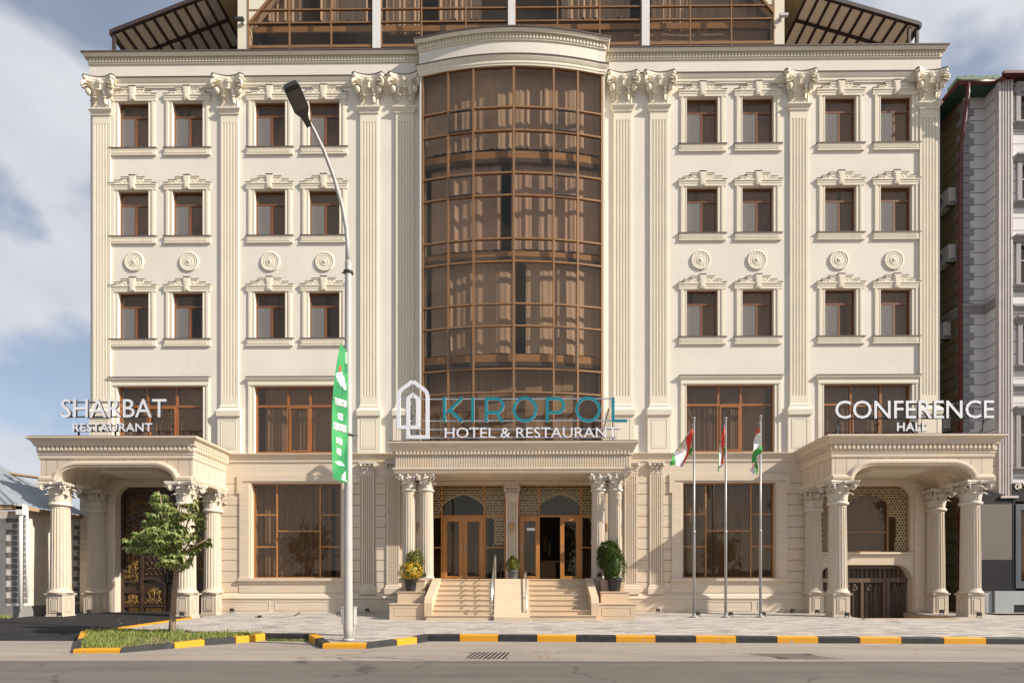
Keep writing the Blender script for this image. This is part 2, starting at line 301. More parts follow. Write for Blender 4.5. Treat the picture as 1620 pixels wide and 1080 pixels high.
# ------------------------------------------------------------------ mesh builder
class MB:
    def __init__(s, m=None):
        s.v = []; s.f = []; s.mi = []; s.sm = []; s.mats = []; s.cur = 0; s.smooth = False
        if m: s.use(m)
    def use(s, m, smooth=False):
        if m not in s.mats: s.mats.append(m)
        s.cur = s.mats.index(m); s.smooth = smooth; return s
    def vert(s, p): s.v.append(tuple(p)); return len(s.v)-1
    def face(s, ids): s.f.append(tuple(ids)); s.mi.append(s.cur); s.sm.append(s.smooth)
    def poly(s, pts): s.face([s.vert(p) for p in pts])
    def box(s, x0, x1, y0, y1, z0, z1):
        b = len(s.v)
        s.v += [(x0, y0, z0), (x1, y0, z0), (x1, y1, z0), (x0, y1, z0), (x0, y0, z1), (x1, y0, z1), (x1, y1, z1), (x0, y1, z1)]
        for q in ((0, 3, 2, 1), (4, 5, 6, 7), (0, 1, 5, 4), (1, 2, 6, 5), (2, 3, 7, 6), (3, 0, 4, 7)): s.face([b+i for i in q])
    def prism(s, pts, mapf, h0, h1):
        n = len(pts); b = len(s.v)
        s.v += [mapf(a, c, h0) for a, c in pts] + [mapf(a, c, h1) for a, c in pts]
        sm = s.smooth; s.smooth = False
        s.face([b+i for i in range(n)][::-1]); s.face([b+n+i for i in range(n)])
        s.smooth = sm
        for i in range(n): j = (i+1) % n; s.face((b+i, b+j, b+n+j, b+n+i))
    def xz(s, pts, y0, y1): s.prism(pts, lambda a, c, h: (a, h, c), y0, y1)
    def xy(s, pts, z0, z1): s.prism(pts, lambda a, c, h: (a, c, h), z0, z1)
    def yz(s, pts, x0, x1): s.prism(pts, lambda a, c, h: (h, a, c), x0, x1)
    def sweep(s, prof, path, closed=False, mapf=None, caps=True):
        # prof: (outward, height); path: 2-D; outward is on the right hand of the walking direction
        mapf = mapf or (lambda a, c, h: (a, c, h))
        n = len(path); k = len(prof); b = len(s.v)
        for i in range(n):
            p = Vector(path[i])
            d0 = (p-Vector(path[i-1])).normalized() if (closed or i > 0) else None
            d1 = (Vector(path[(i+1) % n])-p).normalized() if (closed or i < n-1) else None
            d0 = d0 or d1; d1 = d1 or d0
            n0 = Vector((d0.y, -d0.x)); n1 = Vector((d1.y, -d1.x)); m = (n0+n1)
            m = m/max(1e-6, m.dot(n0)) if m.length > 1e-6 else n0
            if m.length > 3: m = m.normalized()*3
            for o, h in prof: s.v.append(mapf(p.x+m.x*o, p.y+m.y*o, h))
        for i in range(n if closed else n-1):
            j = (i+1) % n
            for q in range(k-1): s.face((b+i*k+q, b+j*k+q, b+j*k+q+1, b+i*k+q+1))
        if caps and not closed:
            sm = s.smooth; s.smooth = False
            s.face([b+q for q in range(k)][::-1]); s.face([b+(n-1)*k+q for q in range(k)]); s.smooth = sm
    def dentils(s, path, w, gap, o0, o1, z0, z1):
        for i in range(len(path)-1):
            a = Vector(path[i]); c = Vector(path[i+1]); d = c-a; Ln = d.length
            if Ln < w: continue
            d.normalize(); nn = Vector((d.y, -d.x)); k = max(1, int(round((Ln)/(w+gap)))); st = Ln/k
            for q in range(k):
                m0 = a+d*(q*st+gap/2); m1 = a+d*((q+1)*st-gap/2)
                s.xy([tuple(m0+nn*o0), tuple(m0+nn*o1), tuple(m1+nn*o1), tuple(m1+nn*o0)], z0, z1)
    def tube(s, pts, r, n=6, caps=True):
        pts = [Vector(p) for p in pts]; b = len(s.v); k = len(pts)
        up = Vector((0, 0, 1)); prev = None
        for i, p in enumerate(pts):
            d = (pts[min(i+1, k-1)]-pts[max(i-1, 0)]).normalized()
            if prev is None:
                a = d.cross(up)
                if a.length < 1e-3: a = d.cross(Vector((1, 0, 0)))
            else:
                a = prev-d*prev.dot(d)
                if a.length < 1e-4: a = d.cross(Vector((0.3, 1, 0.2)))
            a.normalize(); prev = a; c = d.cross(a); rr = r[i] if isinstance(r, (list, tuple)) else r
            for q in range(n):
                t = 2*math.pi*q/n; s.v.append(tuple(p+(a*math.cos(t)+c*math.sin(t))*rr))
        for i in range(k-1):
            for q in range(n): q2 = (q+1) % n; s.face((b+i*n+q, b+i*n+q2, b+(i+1)*n+q2, b+(i+1)*n+q))
        if caps: s.face([b+q for q in range(n)][::-1]); s.face([b+(k-1)*n+q for q in range(n)])
    def lathe(s, prof, c=(0, 0, 0), n=20, axis='z', caps=True):
        b = len(s.v); k = len(prof)
        for r, z in prof:
            for q in range(n):
                t = 2*math.pi*q/n; x, y = r*math.cos(t), r*math.sin(t)
                s.v.append((c[0]+x, c[1]+y, c[2]+z) if axis == 'z' else (c[0]+x, c[1]-z, c[2]+y))
        for i in range(k-1):
            for q in range(n): q2 = (q+1) % n; s.face((b+i*n+q, b+i*n+q2, b+(i+1)*n+q2, b+(i+1)*n+q))
        if caps:
            sm = s.smooth; s.smooth = False; s.face([b+q for q in range(n)][::-1]); s.face([b+(k-1)*n+q for q in range(n)]); s.smooth = sm
    def grid(s, fn, nu, nv):
        b = len(s.v)
        for j in range(nv+1):
            for i in range(nu+1): s.v.append(tuple(fn(i/nu, j/nv)))
        for j in range(nv):
            for i in range(nu): q = b+j*(nu+1)+i; s.face((q, q+1, q+nu+2, q+nu+1))
    def ball(s, c, r, n=8, sq=(1, 1, 1)):
        prof = [(max(0.02, math.sin(math.pi*i/n))*r, -math.cos(math.pi*i/n)*r) for i in range(n+1)]
        b = len(s.v); s.lathe(prof, (0, 0, 0), n+2)
        for i in range(b, len(s.v)): x, y, z = s.v[i]; s.v[i] = (c[0]+x*sq[0], c[1]+y*sq[1], c[2]+z*sq[2])
    def mesh(s, name):
        me = bpy.data.meshes.new(name); me.from_pydata(s.v, [], s.f)
        for m in s.mats: me.materials.append(M[m])
        me.polygons.foreach_set('material_index', s.mi); me.polygons.foreach_set('use_smooth', s.sm)
        me.update(); return me
def link(name, data, parent=None, loc=(0, 0, 0), rot=(0, 0, 0), label=None, cat=None, group=None, kind=None):
    o = bpy.data.objects.new(name, data); C.objects.link(o); o.location = loc; o.rotation_euler = rot
    if parent is not None: o.parent = parent
    for k, v in (('label', label), ('category', cat), ('group', group), ('kind', kind)):
        if v: o[k] = v
    return o
def part(name, mb, parent, loc=(0, 0, 0), rot=(0, 0, 0), label=None, fix=True):
    me = mb.mesh(name) if isinstance(mb, MB) else mb
    if isinstance(mb, MB) and fix: recalc(me)
    return link(name, me, parent, loc, rot, label)
import bmesh
def recalc(me):
    b = bmesh.new(); b.from_mesh(me); bmesh.ops.recalc_face_normals(b, faces=b.faces); b.to_mesh(me); b.free()
def thing(name, loc, label, cat, group=None, rz=0): return link(name, None, None, loc, (0, 0, rz), label, cat, group)
def single(name, mb, label, cat, group=None, loc=(0, 0, 0), rot=(0, 0, 0), kind=None, fix=True):
    me = mb.mesh(name)
    if fix: recalc(me)
    return link(name, me, None, loc, rot, label, cat, group, kind)
def struct(name, mb, kind='structure', label=None):
    me = mb.mesh(name); recalc(me); return link(name, me, None, kind=kind, label=label)
def copy_tree(o, parent, loc, rot=None):
    c = o.copy(); C.objects.link(c); c.parent = parent; c.location = loc
    if rot is not None: c.rotation_euler = rot
    for ch in list(o.children):
        copy_tree(ch, c, ch.location.copy())
    return c

def wall_holes(mb, x0, x1, z0, z1, holes, y0, y1):
    xs = sorted({x0, x1, *[h[0] for h in holes], *[h[1] for h in holes]}); zs = sorted({z0, z1, *[h[2] for h in holes], *[h[3] for h in holes]})
    for i in range(len(xs)-1):
        for j in range(len(zs)-1):
            cx, cz = (xs[i]+xs[i+1])/2, (zs[j]+zs[j+1])/2
            if any(h[0] < cx < h[1] and h[2] < cz < h[3] for h in holes): continue
            mb.poly([(xs[i], y0, zs[j]), (xs[i+1], y0, zs[j]), (xs[i+1], y0, zs[j+1]), (xs[i], y0, zs[j+1])])
    for a, b, c, d in holes:
        for p, q in (((a, c), (b, c)), ((b, c), (b, d)), ((b, d), (a, d)), ((a, d), (a, c))):
            mb.poly([(p[0], y0, p[1]), (q[0], y0, q[1]), (q[0], y1, q[1]), (p[0], y1, p[1])])
def curtain_mb(x0, x1, z0, z1, y, m, gaps=(), seed=0, pitch=0.11, amp=0.035):
    mb = MB(); mb.use(m, True); r = random.Random(seed)
    segs = []; a = x0
    for g0, g1 in sorted(gaps): segs.append((a, g0)); a = g1
    segs.append((a, x1))
    for a, c in segs:
        if c-a < 0.1: continue
        n = max(6, int((c-a)/pitch*5)); ph = [r.uniform(0, 6.3) for _ in range(4)]; k = [r.uniform(0.75, 1.3) for _ in range(3)]
        def fn(u, v, a=a, c=c):
            x = a+(c-a)*u; w = 2*math.pi*x/pitch
            d = math.sin(w*k[0]+ph[0])*0.55+math.sin(w*0.63*k[1]+ph[1])*0.5+math.sin(w*0.27*k[2]+ph[2]+v*0.6)*0.6
            return (x+0.012*math.sin(w*0.4+ph[3])*(1-v), y+amp*d*(0.8+0.4*(1-v)), z0+(z1-z0)*v)
        mb.grid(fn, n, 3)
    return mb
# ------------------------------------------------------------------ the hotel
hotel = thing('hotel_building', (0, 0, 0), 'cream five-storey classical hotel with fluted pilasters, bowed glass centre and carved stone porticos', 'building')
XL, XR = PX(143), PX(1487)
ZB = 5.46                                            # top of the belt cornice
ZA = (P(280, 137, -0.05)[1]+P(1350, 131, -0.05)[1])/2  # bottom of the lower cornice
ZT = (P(280, 78.5, -0.2)[1]+P(1400, 69, -0.2)[1])/2    # top of the roof cornice
BL, BR = PX(669, -0.36), PX(952, -0.36); BC, BH = (BL+BR)/2, (BR-BL)/2
def bow(x, y0=-0.36, sag=0.37): return y0-sag*max(0, 1-((x-BC)/BH)**2)

# --- upper wall with its openings
W_S, H_S = 1.065, 1.56
rows = [(P(250, 232, -0.1, )[1], P(250, 159, -0.05)[1]), (P(250, 372, -0.1)[1], P(250, 299.5, -0.05)[1]), (P(250, 535, -0.1)[1], P(250, 461, -0.05)[1])]
cols = [214.5, 299.7, 429.3, 514.5, 1109.5, 1197, 1327, 1414.5]
colx = [PX(c, 0.1) for c in cols]
bigs = [(190, 323), (406, 540), (1086, 1222), (1302, 1438)]
BZ0, BZ1 = ZB, P(470, 609, -0.05)[1]
holes = []
for cx in colx:
    for z0, z1 in rows: holes.append((cx-W_S/2, cx+W_S/2, z0, z1))
for a, b in bigs: holes.append((PX(a, 0.1)-0.03, PX(b, 0.1)+0.03, BZ0+0.004, BZ1))
holes.append((BL+0.06, BR-0.06, ZB-0.6, ZA+0.15))
mb = MB('stucco')
wall_holes(mb, XL, XR, ZB-0.2, ZT-0.3, [h if h[2] > ZB-0.3 else (h[0], h[1], ZB-0.2, h[3]) for h in holes], 0, 0.32)
mb.box(XL, XL+0.3, 0.002, 9, -0.4, ZT-0.3); mb.box(XR-0.3, XR, 0.002, 9, -0.4, ZT-0.3)
mb.use('interior'); mb.box(XL+0.3, XR-0.3, 8.6, 9, -0.4, ZT-0.35); mb.box(XL+0.3, XR-0.3, 0.33, 8.6, ZT-0.6, ZT-0.35)
for py in (255, 404, 566, 713):                        # floor slabs inside
    z = P(800, py, -0.4)[1]; mb.box(XL+0.3, XR-0.3, 0.33, 8.6, z-0.3, z)
part('wall', mb, hotel, fix=False)

# --- roof entablature, running round the bow
arc = [(BC-BH-0.10+(2*BH+0.2)*i/28, 0) for i in range(29)]
arc = [(x, bow(x, -0.38, 0.37)) for x, _ in arc]
ent = [(XL, 9.0), (XL, 0), (arc[0][0], 0)]+arc+[(arc[-1][0], 0), (XR, 0), (XR, 9.0)]
mb = MB('trim')
zb2 = P(280, 121.5, -0.11)[1]
prof = [(-0.02, ZA), (0.03, ZA), (0.035, ZA+0.05), (0.05, ZA+0.07), (0.05, ZA+0.15), (0.065, ZA+0.17), (0.10, ZA+0.25), (0.105, ZA+0.32), (0.105, zb2-0.01), (0.02, zb2+0.0)]
zd0 = P(280, 100.5, -0.05)[1]; zd1 = P(280, 91.5, -0.08)[1]
prof2 = [(0.02, zb2), (0.02, zd0-0.02), (0.04, zd0-0.02), (0.045, zd0+0.03), (0.045, zd1), (0.085, zd1), (0.09, zd1+0.05), (0.115, zd1+0.07), (0.13, ZT-0.15), (0.165, ZT-0.08), (0.175, ZT-0.05), (0.175, ZT-0.02), (-0.05, ZT-0.02)]
mb.sweep(prof, ent)
part('lower_cornice', mb, hotel)
mb = MB('stucco'); mb.sweep(prof2[:3], ent, caps=False); mb.use('trim'); mb.sweep(prof2[2:], ent, caps=False)
mb.dentils(ent[1:-1], 0.062, 0.05, 0.044, 0.082, zd0+0.045, zd1-0.004)
mb.use('trim'); mb.sweep([(0.045, zd0+0.028), (0.055, zd0+0.012), (0.055, zd0-0.004), (0.038, zd0-0.018)], ent, caps=False)
part('roof_cornice', mb, hotel)
mb = MB('cap_metal')
mb.sweep([(-0.3, ZT-0.02), (0.20, ZT-0.045), (0.20, ZT-0.0), (0.17, ZT+0.02), (-0.3, ZT+0.03)], ent)
mb.sweep([(0.015, zb2+0.02), (0.125, zb2-0.015), (0.125, zb2+0.012), (0.015, zb2+0.045)], ent)
part('cornice_flashing', mb, hotel)

# --- bowed glazing
mpx = [668, 709, 749, 813, 876, 914, 952]
mxs = []
for p in mpx:
    y = -0.5
    for _ in range(5): x = P(p, 930, y)[0]; y = bow(x)
    mxs.append(x)
mxs[0], mxs[-1] = BL, BR
tz = [P(800, p, -0.72)[1] for p in (104.5, 169, 206, 273, 308.5, 377, 413, 480, 515, 583, 620, 686, 728)]
tz[0] = ZA+0.01
fac = [(x, bow(x)) for x in mxs]
mb = MB('bronze')
for i, (x, y) in enumerate(fac):
    a = fac[max(i-1, 0)]; b = fac[min(i+1, 6)]; d = Vector((b[0]-a[0], b[1]-a[1])).normalized(); n = Vector((d.y, -d.x)); p = Vector((x, y)); hw = 0.038 if i == 3 else 0.031
    mb.xy([tuple(p-d*hw-n*0.08), tuple(p-d*hw+n*0.03), tuple(p+d*hw+n*0.03), tuple(p+d*hw-n*0.08)], tz[-1], tz[0])
for z in tz: mb.sweep([(-0.07, z-0.026), (0.024, z-0.026), (0.024, z+0.026), (-0.07, z+0.026), (-0.07, z-0.026)], fac)
bay = part('bay_window', mb, hotel)
panes = {}
sash = [(1, 1), (4, 1), (1, 3), (4, 3), (1, 8), (4, 8)]
mb = MB('bow_glass'); jr = random.Random(3)
ds = MB('dark_sash')
for i in range(6):
    a, b = Vector(fac[i]), Vector(fac[i+1]); d = (b-a).normalized(); n = Vector((d.y, -d.x))
    for j in range(12):
        off = 0.03 if (i, j) in sash else 0.0
        t = jr.uniform(-0.004, 0.004); t2 = jr.uniform(-0.004, 0.004)
        q = [a+n*(off-0.01+t), b+n*(off-0.01-t)]
        z0, z1 = tz[j+1], tz[j]
        mb.poly([(q[0].x, q[0].y, z0), (q[1].x, q[1].y, z0), (q[1].x-n.x*t2, q[1].y-n.y*t2, z1), (q[0].x-n.x*t2, q[0].y-n.y*t2, z1)])
        if (i, j) in sash:
            ds = MB('dark_sash'); m = a+d*0.04; k = b-d*0.04; o = n*0.034
            for (s0, s1, w0, w1) in ((m, m+d*0.045, z0+0.03, z1-0.03), (k-d*0.045, k, z0+0.03, z1-0.03), (m+d*0.045, k-d*0.045, z0+0.03, z0+0.075), (m+d*0.045, k-d*0.045, z1-0.075, z1-0.03)):
                ds.xy([tuple(s0+n*0.012), tuple(s0+o*1.35), tuple(s1+o*1.35), tuple(s1+n*0.012)], w0, w1)
            part('opening_sash', ds, bay)
part('pane', mb, bay, fix=False)
mb = MB('stucco')                                     # cheeks of the bow
for s, x in ((-1, BL), (1, BR)): mb.box(min(x, x+s*0.10), max(x, x+s*0.10), -0.375, 0.01, ZB-0.7, ZA+0.02)
part('bay_cheek', mb, hotel)
# slab edges, ceilings and curtains behind the glass
ins = [(x, y+0.16) for x, y in fac]
mb = MB('slab_edge')
bands = [(239, 251), (397, 406), (560, 572)]
for a, b in bands:
    z1, z0 = P(800, a, -0.55)[1], P(800, b, -0.55)[1]
    mb.use('slab_edge'); mb.sweep([(0, z0), (0.0, z1), (-0.12, z1), (-0.12, z0), (0, z0)], ins)
    mb.use('interior'); mb.xy([(x, y+0.13) for x, y in fac]+[(BR, 0.4), (BL, 0.4)], z0-0.14, z0-0.002)
part('floor_edge', mb, bay)
lev = [(110, 240, (), 'curtain', (BL, BR)), (257, 398, (PX(793, -.4), PX(809, -.4)), 'curtain_pink', (BL+0.2, BR)), (413, 561, (PX(815, -.4), PX(832, -.4)), 'curtain', (BL+0.2, BR))]
for k, (a, b, gap, m, (e0, e1)) in enumerate(lev):
    z1, z0 = P(800, a, -0.3)[1], P(800, b, -0.3)[1]
    cm = curtain_mb(e0+0.05, e1-0.05, z0, z1, 0, m, [gap] if gap else [], 11+k, 0.21, 0.024)
    cm.v = [(x, y+bow(x)+0.30, z) for x, y, z in cm.v]
    part('curtain', cm, bay, fix=False)
mb = MB('shade_striped_sheet')  # flat brown sheet added behind these panes to stand in for their reflection
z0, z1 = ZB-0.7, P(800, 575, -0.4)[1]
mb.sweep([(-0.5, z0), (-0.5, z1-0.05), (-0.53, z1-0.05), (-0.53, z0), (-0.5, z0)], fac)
part('shade_striped_sheet', mb, bay)

# --- small windows
def frame_mb(w, h, verts, trans, y0, y1, m, t=0.06, bars=()):
    mb = MB(m)
    mb.box(-w/2, w/2, y0, y1, 0, t); mb.box(-w/2, w/2, y0, y1, h-t, h)
    mb.box(-w/2, -w/2+t, y0, y1, t, h-t); mb.box(w/2-t, w/2, y0, y1, t, h-t)
    return mb
def small_window():
    w, h = W_S, H_S; mb = MB('window_wood'); y0, y1 = 0.105, 0.17; t = 0.042; tz_ = h*0.715
    mb.box(-w/2, w/2, y0, y1, 0, t); mb.box(-w/2, w/2, y0, y1, h-t, h); mb.box(-w/2, -w/2+t, y0, y1, t, h-t); mb.box(w/2-t, w/2, y0, y1, t, h-t)
    mb.box(-w/2+t, w/2-t, y0+0.004, y1, tz_-0.028, tz_+0.028); mb.box(-0.03, 0.03, y0+0.004, y1, t, tz_-0.028)
    # sash rebates
    for a, b, c, d in ((-w/2+t, -0.03, t, tz_-0.028), (0.03, w/2-t, t, tz_-0.028)):
        e = 0.018; yy = y0+0.018
        mb.box(a, b, yy, y1, c, c+e); mb.box(a, b, yy, y1, d-e, d); mb.box(a, a+e, yy, y1, c+e, d-e); mb.box(b-e, b, yy, y1, c+e, d-e)
    return mb.mesh('window')
def hood_mb():
    w, h = W_S, H_S; hw = w/2; mb = MB('trim'); y = -0.10
    z0 = h
    def rect(a, b, zz0, zz1, yy): mb.box(a, b, yy, -0.001, zz0, zz1)
    rect(-hw-0.27, hw+0.27, z0+0.0, z0+0.085, -0.045); rect(-hw-0.28, hw+0.28, z0+0.085, z0+0.125, -0.055)
    rect(-hw-0.25, hw+0.25, z0+0.125, z0+0.16, -0.05); rect(-hw-0.29, hw+0.29, z0+0.16, z0+0.205, -0.072)
    mb.xz([(-0.62, z0+0.205), (0.62, z0+0.205), (0.62, z0+0.265), (0.37, z0+0.265), (0.37, z0+0.37), (-0.37, z0+0.37), (-0.37, z0+0.265), (-0.62, z0+0.265)], -0.045, -0.001)
    for s in (-1, 1):                                  # moulded edges of the steps
        rect(min(s*0.40, s*0.64), max(s*0.40, s*0.64), z0+0.265, z0+0.30, -0.062); rect(min(s*0.11, s*0.40), max(s*0.11, s*0.40), z0+0.37, z0+0.405, -0.062)
        r = random.Random(5)
        mb.use('trim', True)
        for k in range(11):                            # carved sprigs
            mb.ball((s*(0.14+0.045*k+r.uniform(-.01, .01)), -0.045, z0+(0.285 if k < 5 else 0.235)+0.025*math.sin(k*2.1)), r.uniform(0.016, 0.026), 5, (1.3, 0.5, 1))
        mb.use('trim')
    n = 20                                             # beads
    for k in range(n): a = -hw-0.22+(w+0.44)*(k+0.2)/n; mb.box(a, a+0.035, -0.058, -0.049, z0+0.132, z0+0.155)
    mb.use('cap_metal'); mb.box(-hw-0.30, -0.645, -0.08, -0.001, z0+0.206, z0+0.225); mb.box(0.645, hw+0.30, -0.08, -0.001, z0+0.206, z0+0.225)
    for s in (-1, 1): mb.box(min(s*0.415, s*0.655), max(s*0.415, s*0.655), -0.068, -0.001, z0+0.301, z0+0.316); mb.box(min(s*0.13, s*0.415), max(s*0.13, s*0.415), -0.068, -0.001, z0+0.406, z0+0.421)
    return mb
def key_mb():
    h = H_S; mb = MB('trim')
    mb.xz([(-0.075, h+0.02), (0.075, h+0.02), (0.115, h+0.455), (-0.115, h+0.455)], -0.085, -0.001)
    mb.xz([(-0.045, h+0.055), (0.045, h+0.055), (0.072, h+0.40), (-0.072, h+0.40)], -0.094, -0.084)
    mb.use('cap_metal'); mb.box(-0.125, 0.125, -0.098, -0.001, h+0.456, h+0.475); return mb
def jamb_mb(h, w, sides=(-1, 1)):
    mb = MB('trim')
    for s in sides:
        a = w/2
        for o0, o1, y in ((0.0, 0.035, -0.025), (0.035, 0.12, -0.018), (0.12, 0.20, -0.040), (0.20, 0.235, -0.024)):
            x0, x1 = s*(a+o0), s*(a+o1); mb.box(min(x0, x1), max(x0, x1), y, -0.001, 0.0, h)
    return mb
def sill_mb(w):
    hw = w/2; mb = MB('trim')
    mb.box(-hw-0.26, hw+0.26, -0.05, -0.001, -0.20, -0.03); mb.box(-hw-0.275, hw+0.275, -0.058, -0.001, -0.235, -0.20); mb.box(-hw-0.28, hw+0.28, -0.062, -0.001, -0.03, -0.005)
    k = -hw-0.22
    while k < hw+0.16:                                 # key pattern
        mb.box(k, k+0.075, -0.062, -0.049, -0.085, -0.06); mb.box(k, k+0.022, -0.062, -0.049, -0.165, -0.085); mb.box(k+0.03, k+0.09, -0.062, -0.049, -0.175, -0.15); mb.box(k+0.052, k+0.075, -0.062, -0.049, -0.15, -0.105); k += 0.105
    mb.use('cap_metal'); mb.box(-hw-0.30, hw+0.30, -0.078, 0.10, -0.004, 0.016); return mb
sw = small_window()
pan = MB('window_glass'); pan.box(-W_S/2+0.05, W_S/2-0.05, 0.132, 0.139, 0.05, H_S-0.05); pan = pan.mesh('pane')
def finish(mb, n):
    me = mb.mesh(n); recalc(me); return me
scr = MB('insect_mesh'); scr.box(-W_S/2+0.05, -0.04, 0.112, 0.115, 0.06, H_S*0.715-0.04); scr = scr.mesh('insect_screen')
hood_me = finish(hood_mb(), 'hood'); key_me = finish(key_mb(), 'keystone'); jamb_me = [finish(jamb_mb(H_S, W_S, (s_,)), 'jamb') for s_ in (-1, 1)]; sill_me = finish(sill_mb(W_S), 'sill')
k = 0
for ci, cx in enumerate(colx):
    for ri, (z0, z1) in enumerate(rows):
        w_ = part('window', sw, hotel, (cx, 0, z0)); zs = (z1-z0)/H_S; w_.scale = (1, 1, zs)
        pr_ = random.Random(k+500); p0_ = part('pane', pan, w_, (0, 0, 0)); p0_.rotation_euler = (R(pr_.uniform(-.25, .25)), 0, R(pr_.uniform(-.35, .35))); part('insect_screen', scr, w_); part('jamb', jamb_me[0], w_); part('jamb', jamb_me[1], w_); part('hood', hood_me, w_); part('keystone', key_me, w_); part('sill', sill_me, w_)
        r = random.Random(k); g = r.choice([(), (), (r.uniform(-.35, .35),)*2])
        cm = curtain_mb(-0.75, 0.75, -0.05, H_S+0.05, 0.34, r.choice(['curtain', 'shade_striped_sheet', 'curtain_pink', 'shade_striped_sheet', 'curtain']), [(g[0]-0.08*r.random()-0.02, g[0]+0.16*r.random()+0.02)] if g else [], k, r.uniform(0.09, 0.16), r.uniform(0.015, 0.035))
        part('curtain', cm, w_, fix=False); k += 1

# --- wide first-floor windows
for bi, (a, b) in enumerate(bigs):
    x0, x1 = PX(a, 0.1)-0.03, PX(b, 0.1)+0.03; w = x1-x0; h = BZ1-BZ0; cx = (x0+x1)/2
    mb = MB('window_wood_warm'); y0, y1 = 0.11, 0.18; t = 0.055; tzz = h*0.715
    if bi in (0, 3): v1, v2 = -w/2+w*0.33, -w/2+w*0.67
    else: v1, v2 = -w/2+w*0.375, -w/2+w*0.63
    mb.box(-w/2, w/2, y0, y1, 0.05, 0.05+t); mb.box(-w/2, w/2, y0, y1, h-t, h); mb.box(-w/2, -w/2+t, y0, y1, 0.05+t, h-t); mb.box(w/2-t, w/2, y0, y1, 0.05+t, h-t)
    mb.box(-w/2+t, w/2-t, y0+0.003, y1, tzz-0.036, tzz+0.036)
    for v in (v1, v2): mb.box(v-0.04, v+0.04, y0+0.006, y1, 0.05+t, tzz-0.036); mb.box(v-0.04, v+0.04, y0+0.006, y1, tzz+0.036, h-t)
    e = 0.05; c0, c1, d0, d1 = v1+0.04, v2-0.04, 0.05+t, tzz-0.036; yy = y0-0.012
    mb.box(c0+0.002, c0+e, yy, y1-0.02, d0, d1); mb.box(c1-e, c1-0.002, yy, y1-0.02, d0, d1); mb.box(c0+e, c1-e, yy, y1-0.02, d1-e, d1-0.002); mb.box(c0+e, c1-e, yy, y1-0.02, d0+0.002, d0+e)
    w_ = part('wide_window', mb, hotel, (cx, 0, BZ0))
    p_ = MB('window_glass'); p_.box(-w/2+0.05, w/2-0.05, 0.142, 0.15, 0.08, h-0.05); part('pane', p_, w_)
    part('jamb', jamb_mb(h, w, (-1,)), w_); part('jamb', jamb_mb(h, w, (1,)), w_)
    hd = MB('trim'); hw = w/2+0.17
    U = [(-hw, 0), (-hw, -0.02), (hw, -0.02), (hw, 0)]
    hd.sweep([(0, h), (0.03, h), (0.035, h+0.06), (0.03, h+0.08), (0.03, h+0.13), (0.055, h+0.17), (0.08, h+0.22), (0.085, h+0.27), (0, h+0.27)], U)
    hd.use('cap_metal'); hd.box(-hw-0.10, hw+0.10, -0.12, -0.001, h+0.272, h+0.29); part('hood', hd, w_)
    gaps = [(-w/2-0.3, -w/2+0.22)] if bi == 1 else ([(w/2-0.18, w/2+0.3)] if bi == 2 else [])
    part('curtain', curtain_mb(-w/2-0.2, w/2+0.2, -0.05, h+0.05, 0.36, 'curtain', gaps, 40+bi, 0.13, 0.035), w_, fix=False)
    if bi in (0, 3):
        hn = MB('iron'); hn.box(v2-0.12, v2-0.085, 0.03, 0.098, 0.98, 1.02); hn.box(v2-0.20, v2-0.085, 0.03, 0.05, 0.985, 1.015); part('handle', hn, w_)

# --- rosettes
ro = MB(); ro.use('trim', True)
ro.lathe([(0.36, 0.0), (0.36, 0.05), (0.33, 0.085), (0.30, 0.085), (0.285, 0.066), (0.19, 0.06), (0.165, 0.085), (0.13, 0.10), (0.10, 0.07), (0.075, 0.09), (0.05, 0.125), (0.001, 0.135)], (0, 0, 0), 40, 'y', False)
for q in range(18):
    a = 2*math.pi*q/18
    ro.ball((0.235*math.cos(a), -0.055, 0.235*math.sin(a)), 0.043, 5, (1, 0.7, 1))
    ro.ball((0.318*math.cos(a+.17), -0.088, 0.318*math.sin(a+.17)), 0.022, 4)
ro_me = ro.mesh('rosette'); recalc(ro_me)
for px in (211, 298, 427, 513, 1109, 1198, 1328, 1415):
    x, z = P(px, 413 if px < 800 else 410.5, -0.05); o_ = part('rosette', ro_me, hotel, (x, 0, z)); o_.scale = (0.95, 0.5, 0.95)

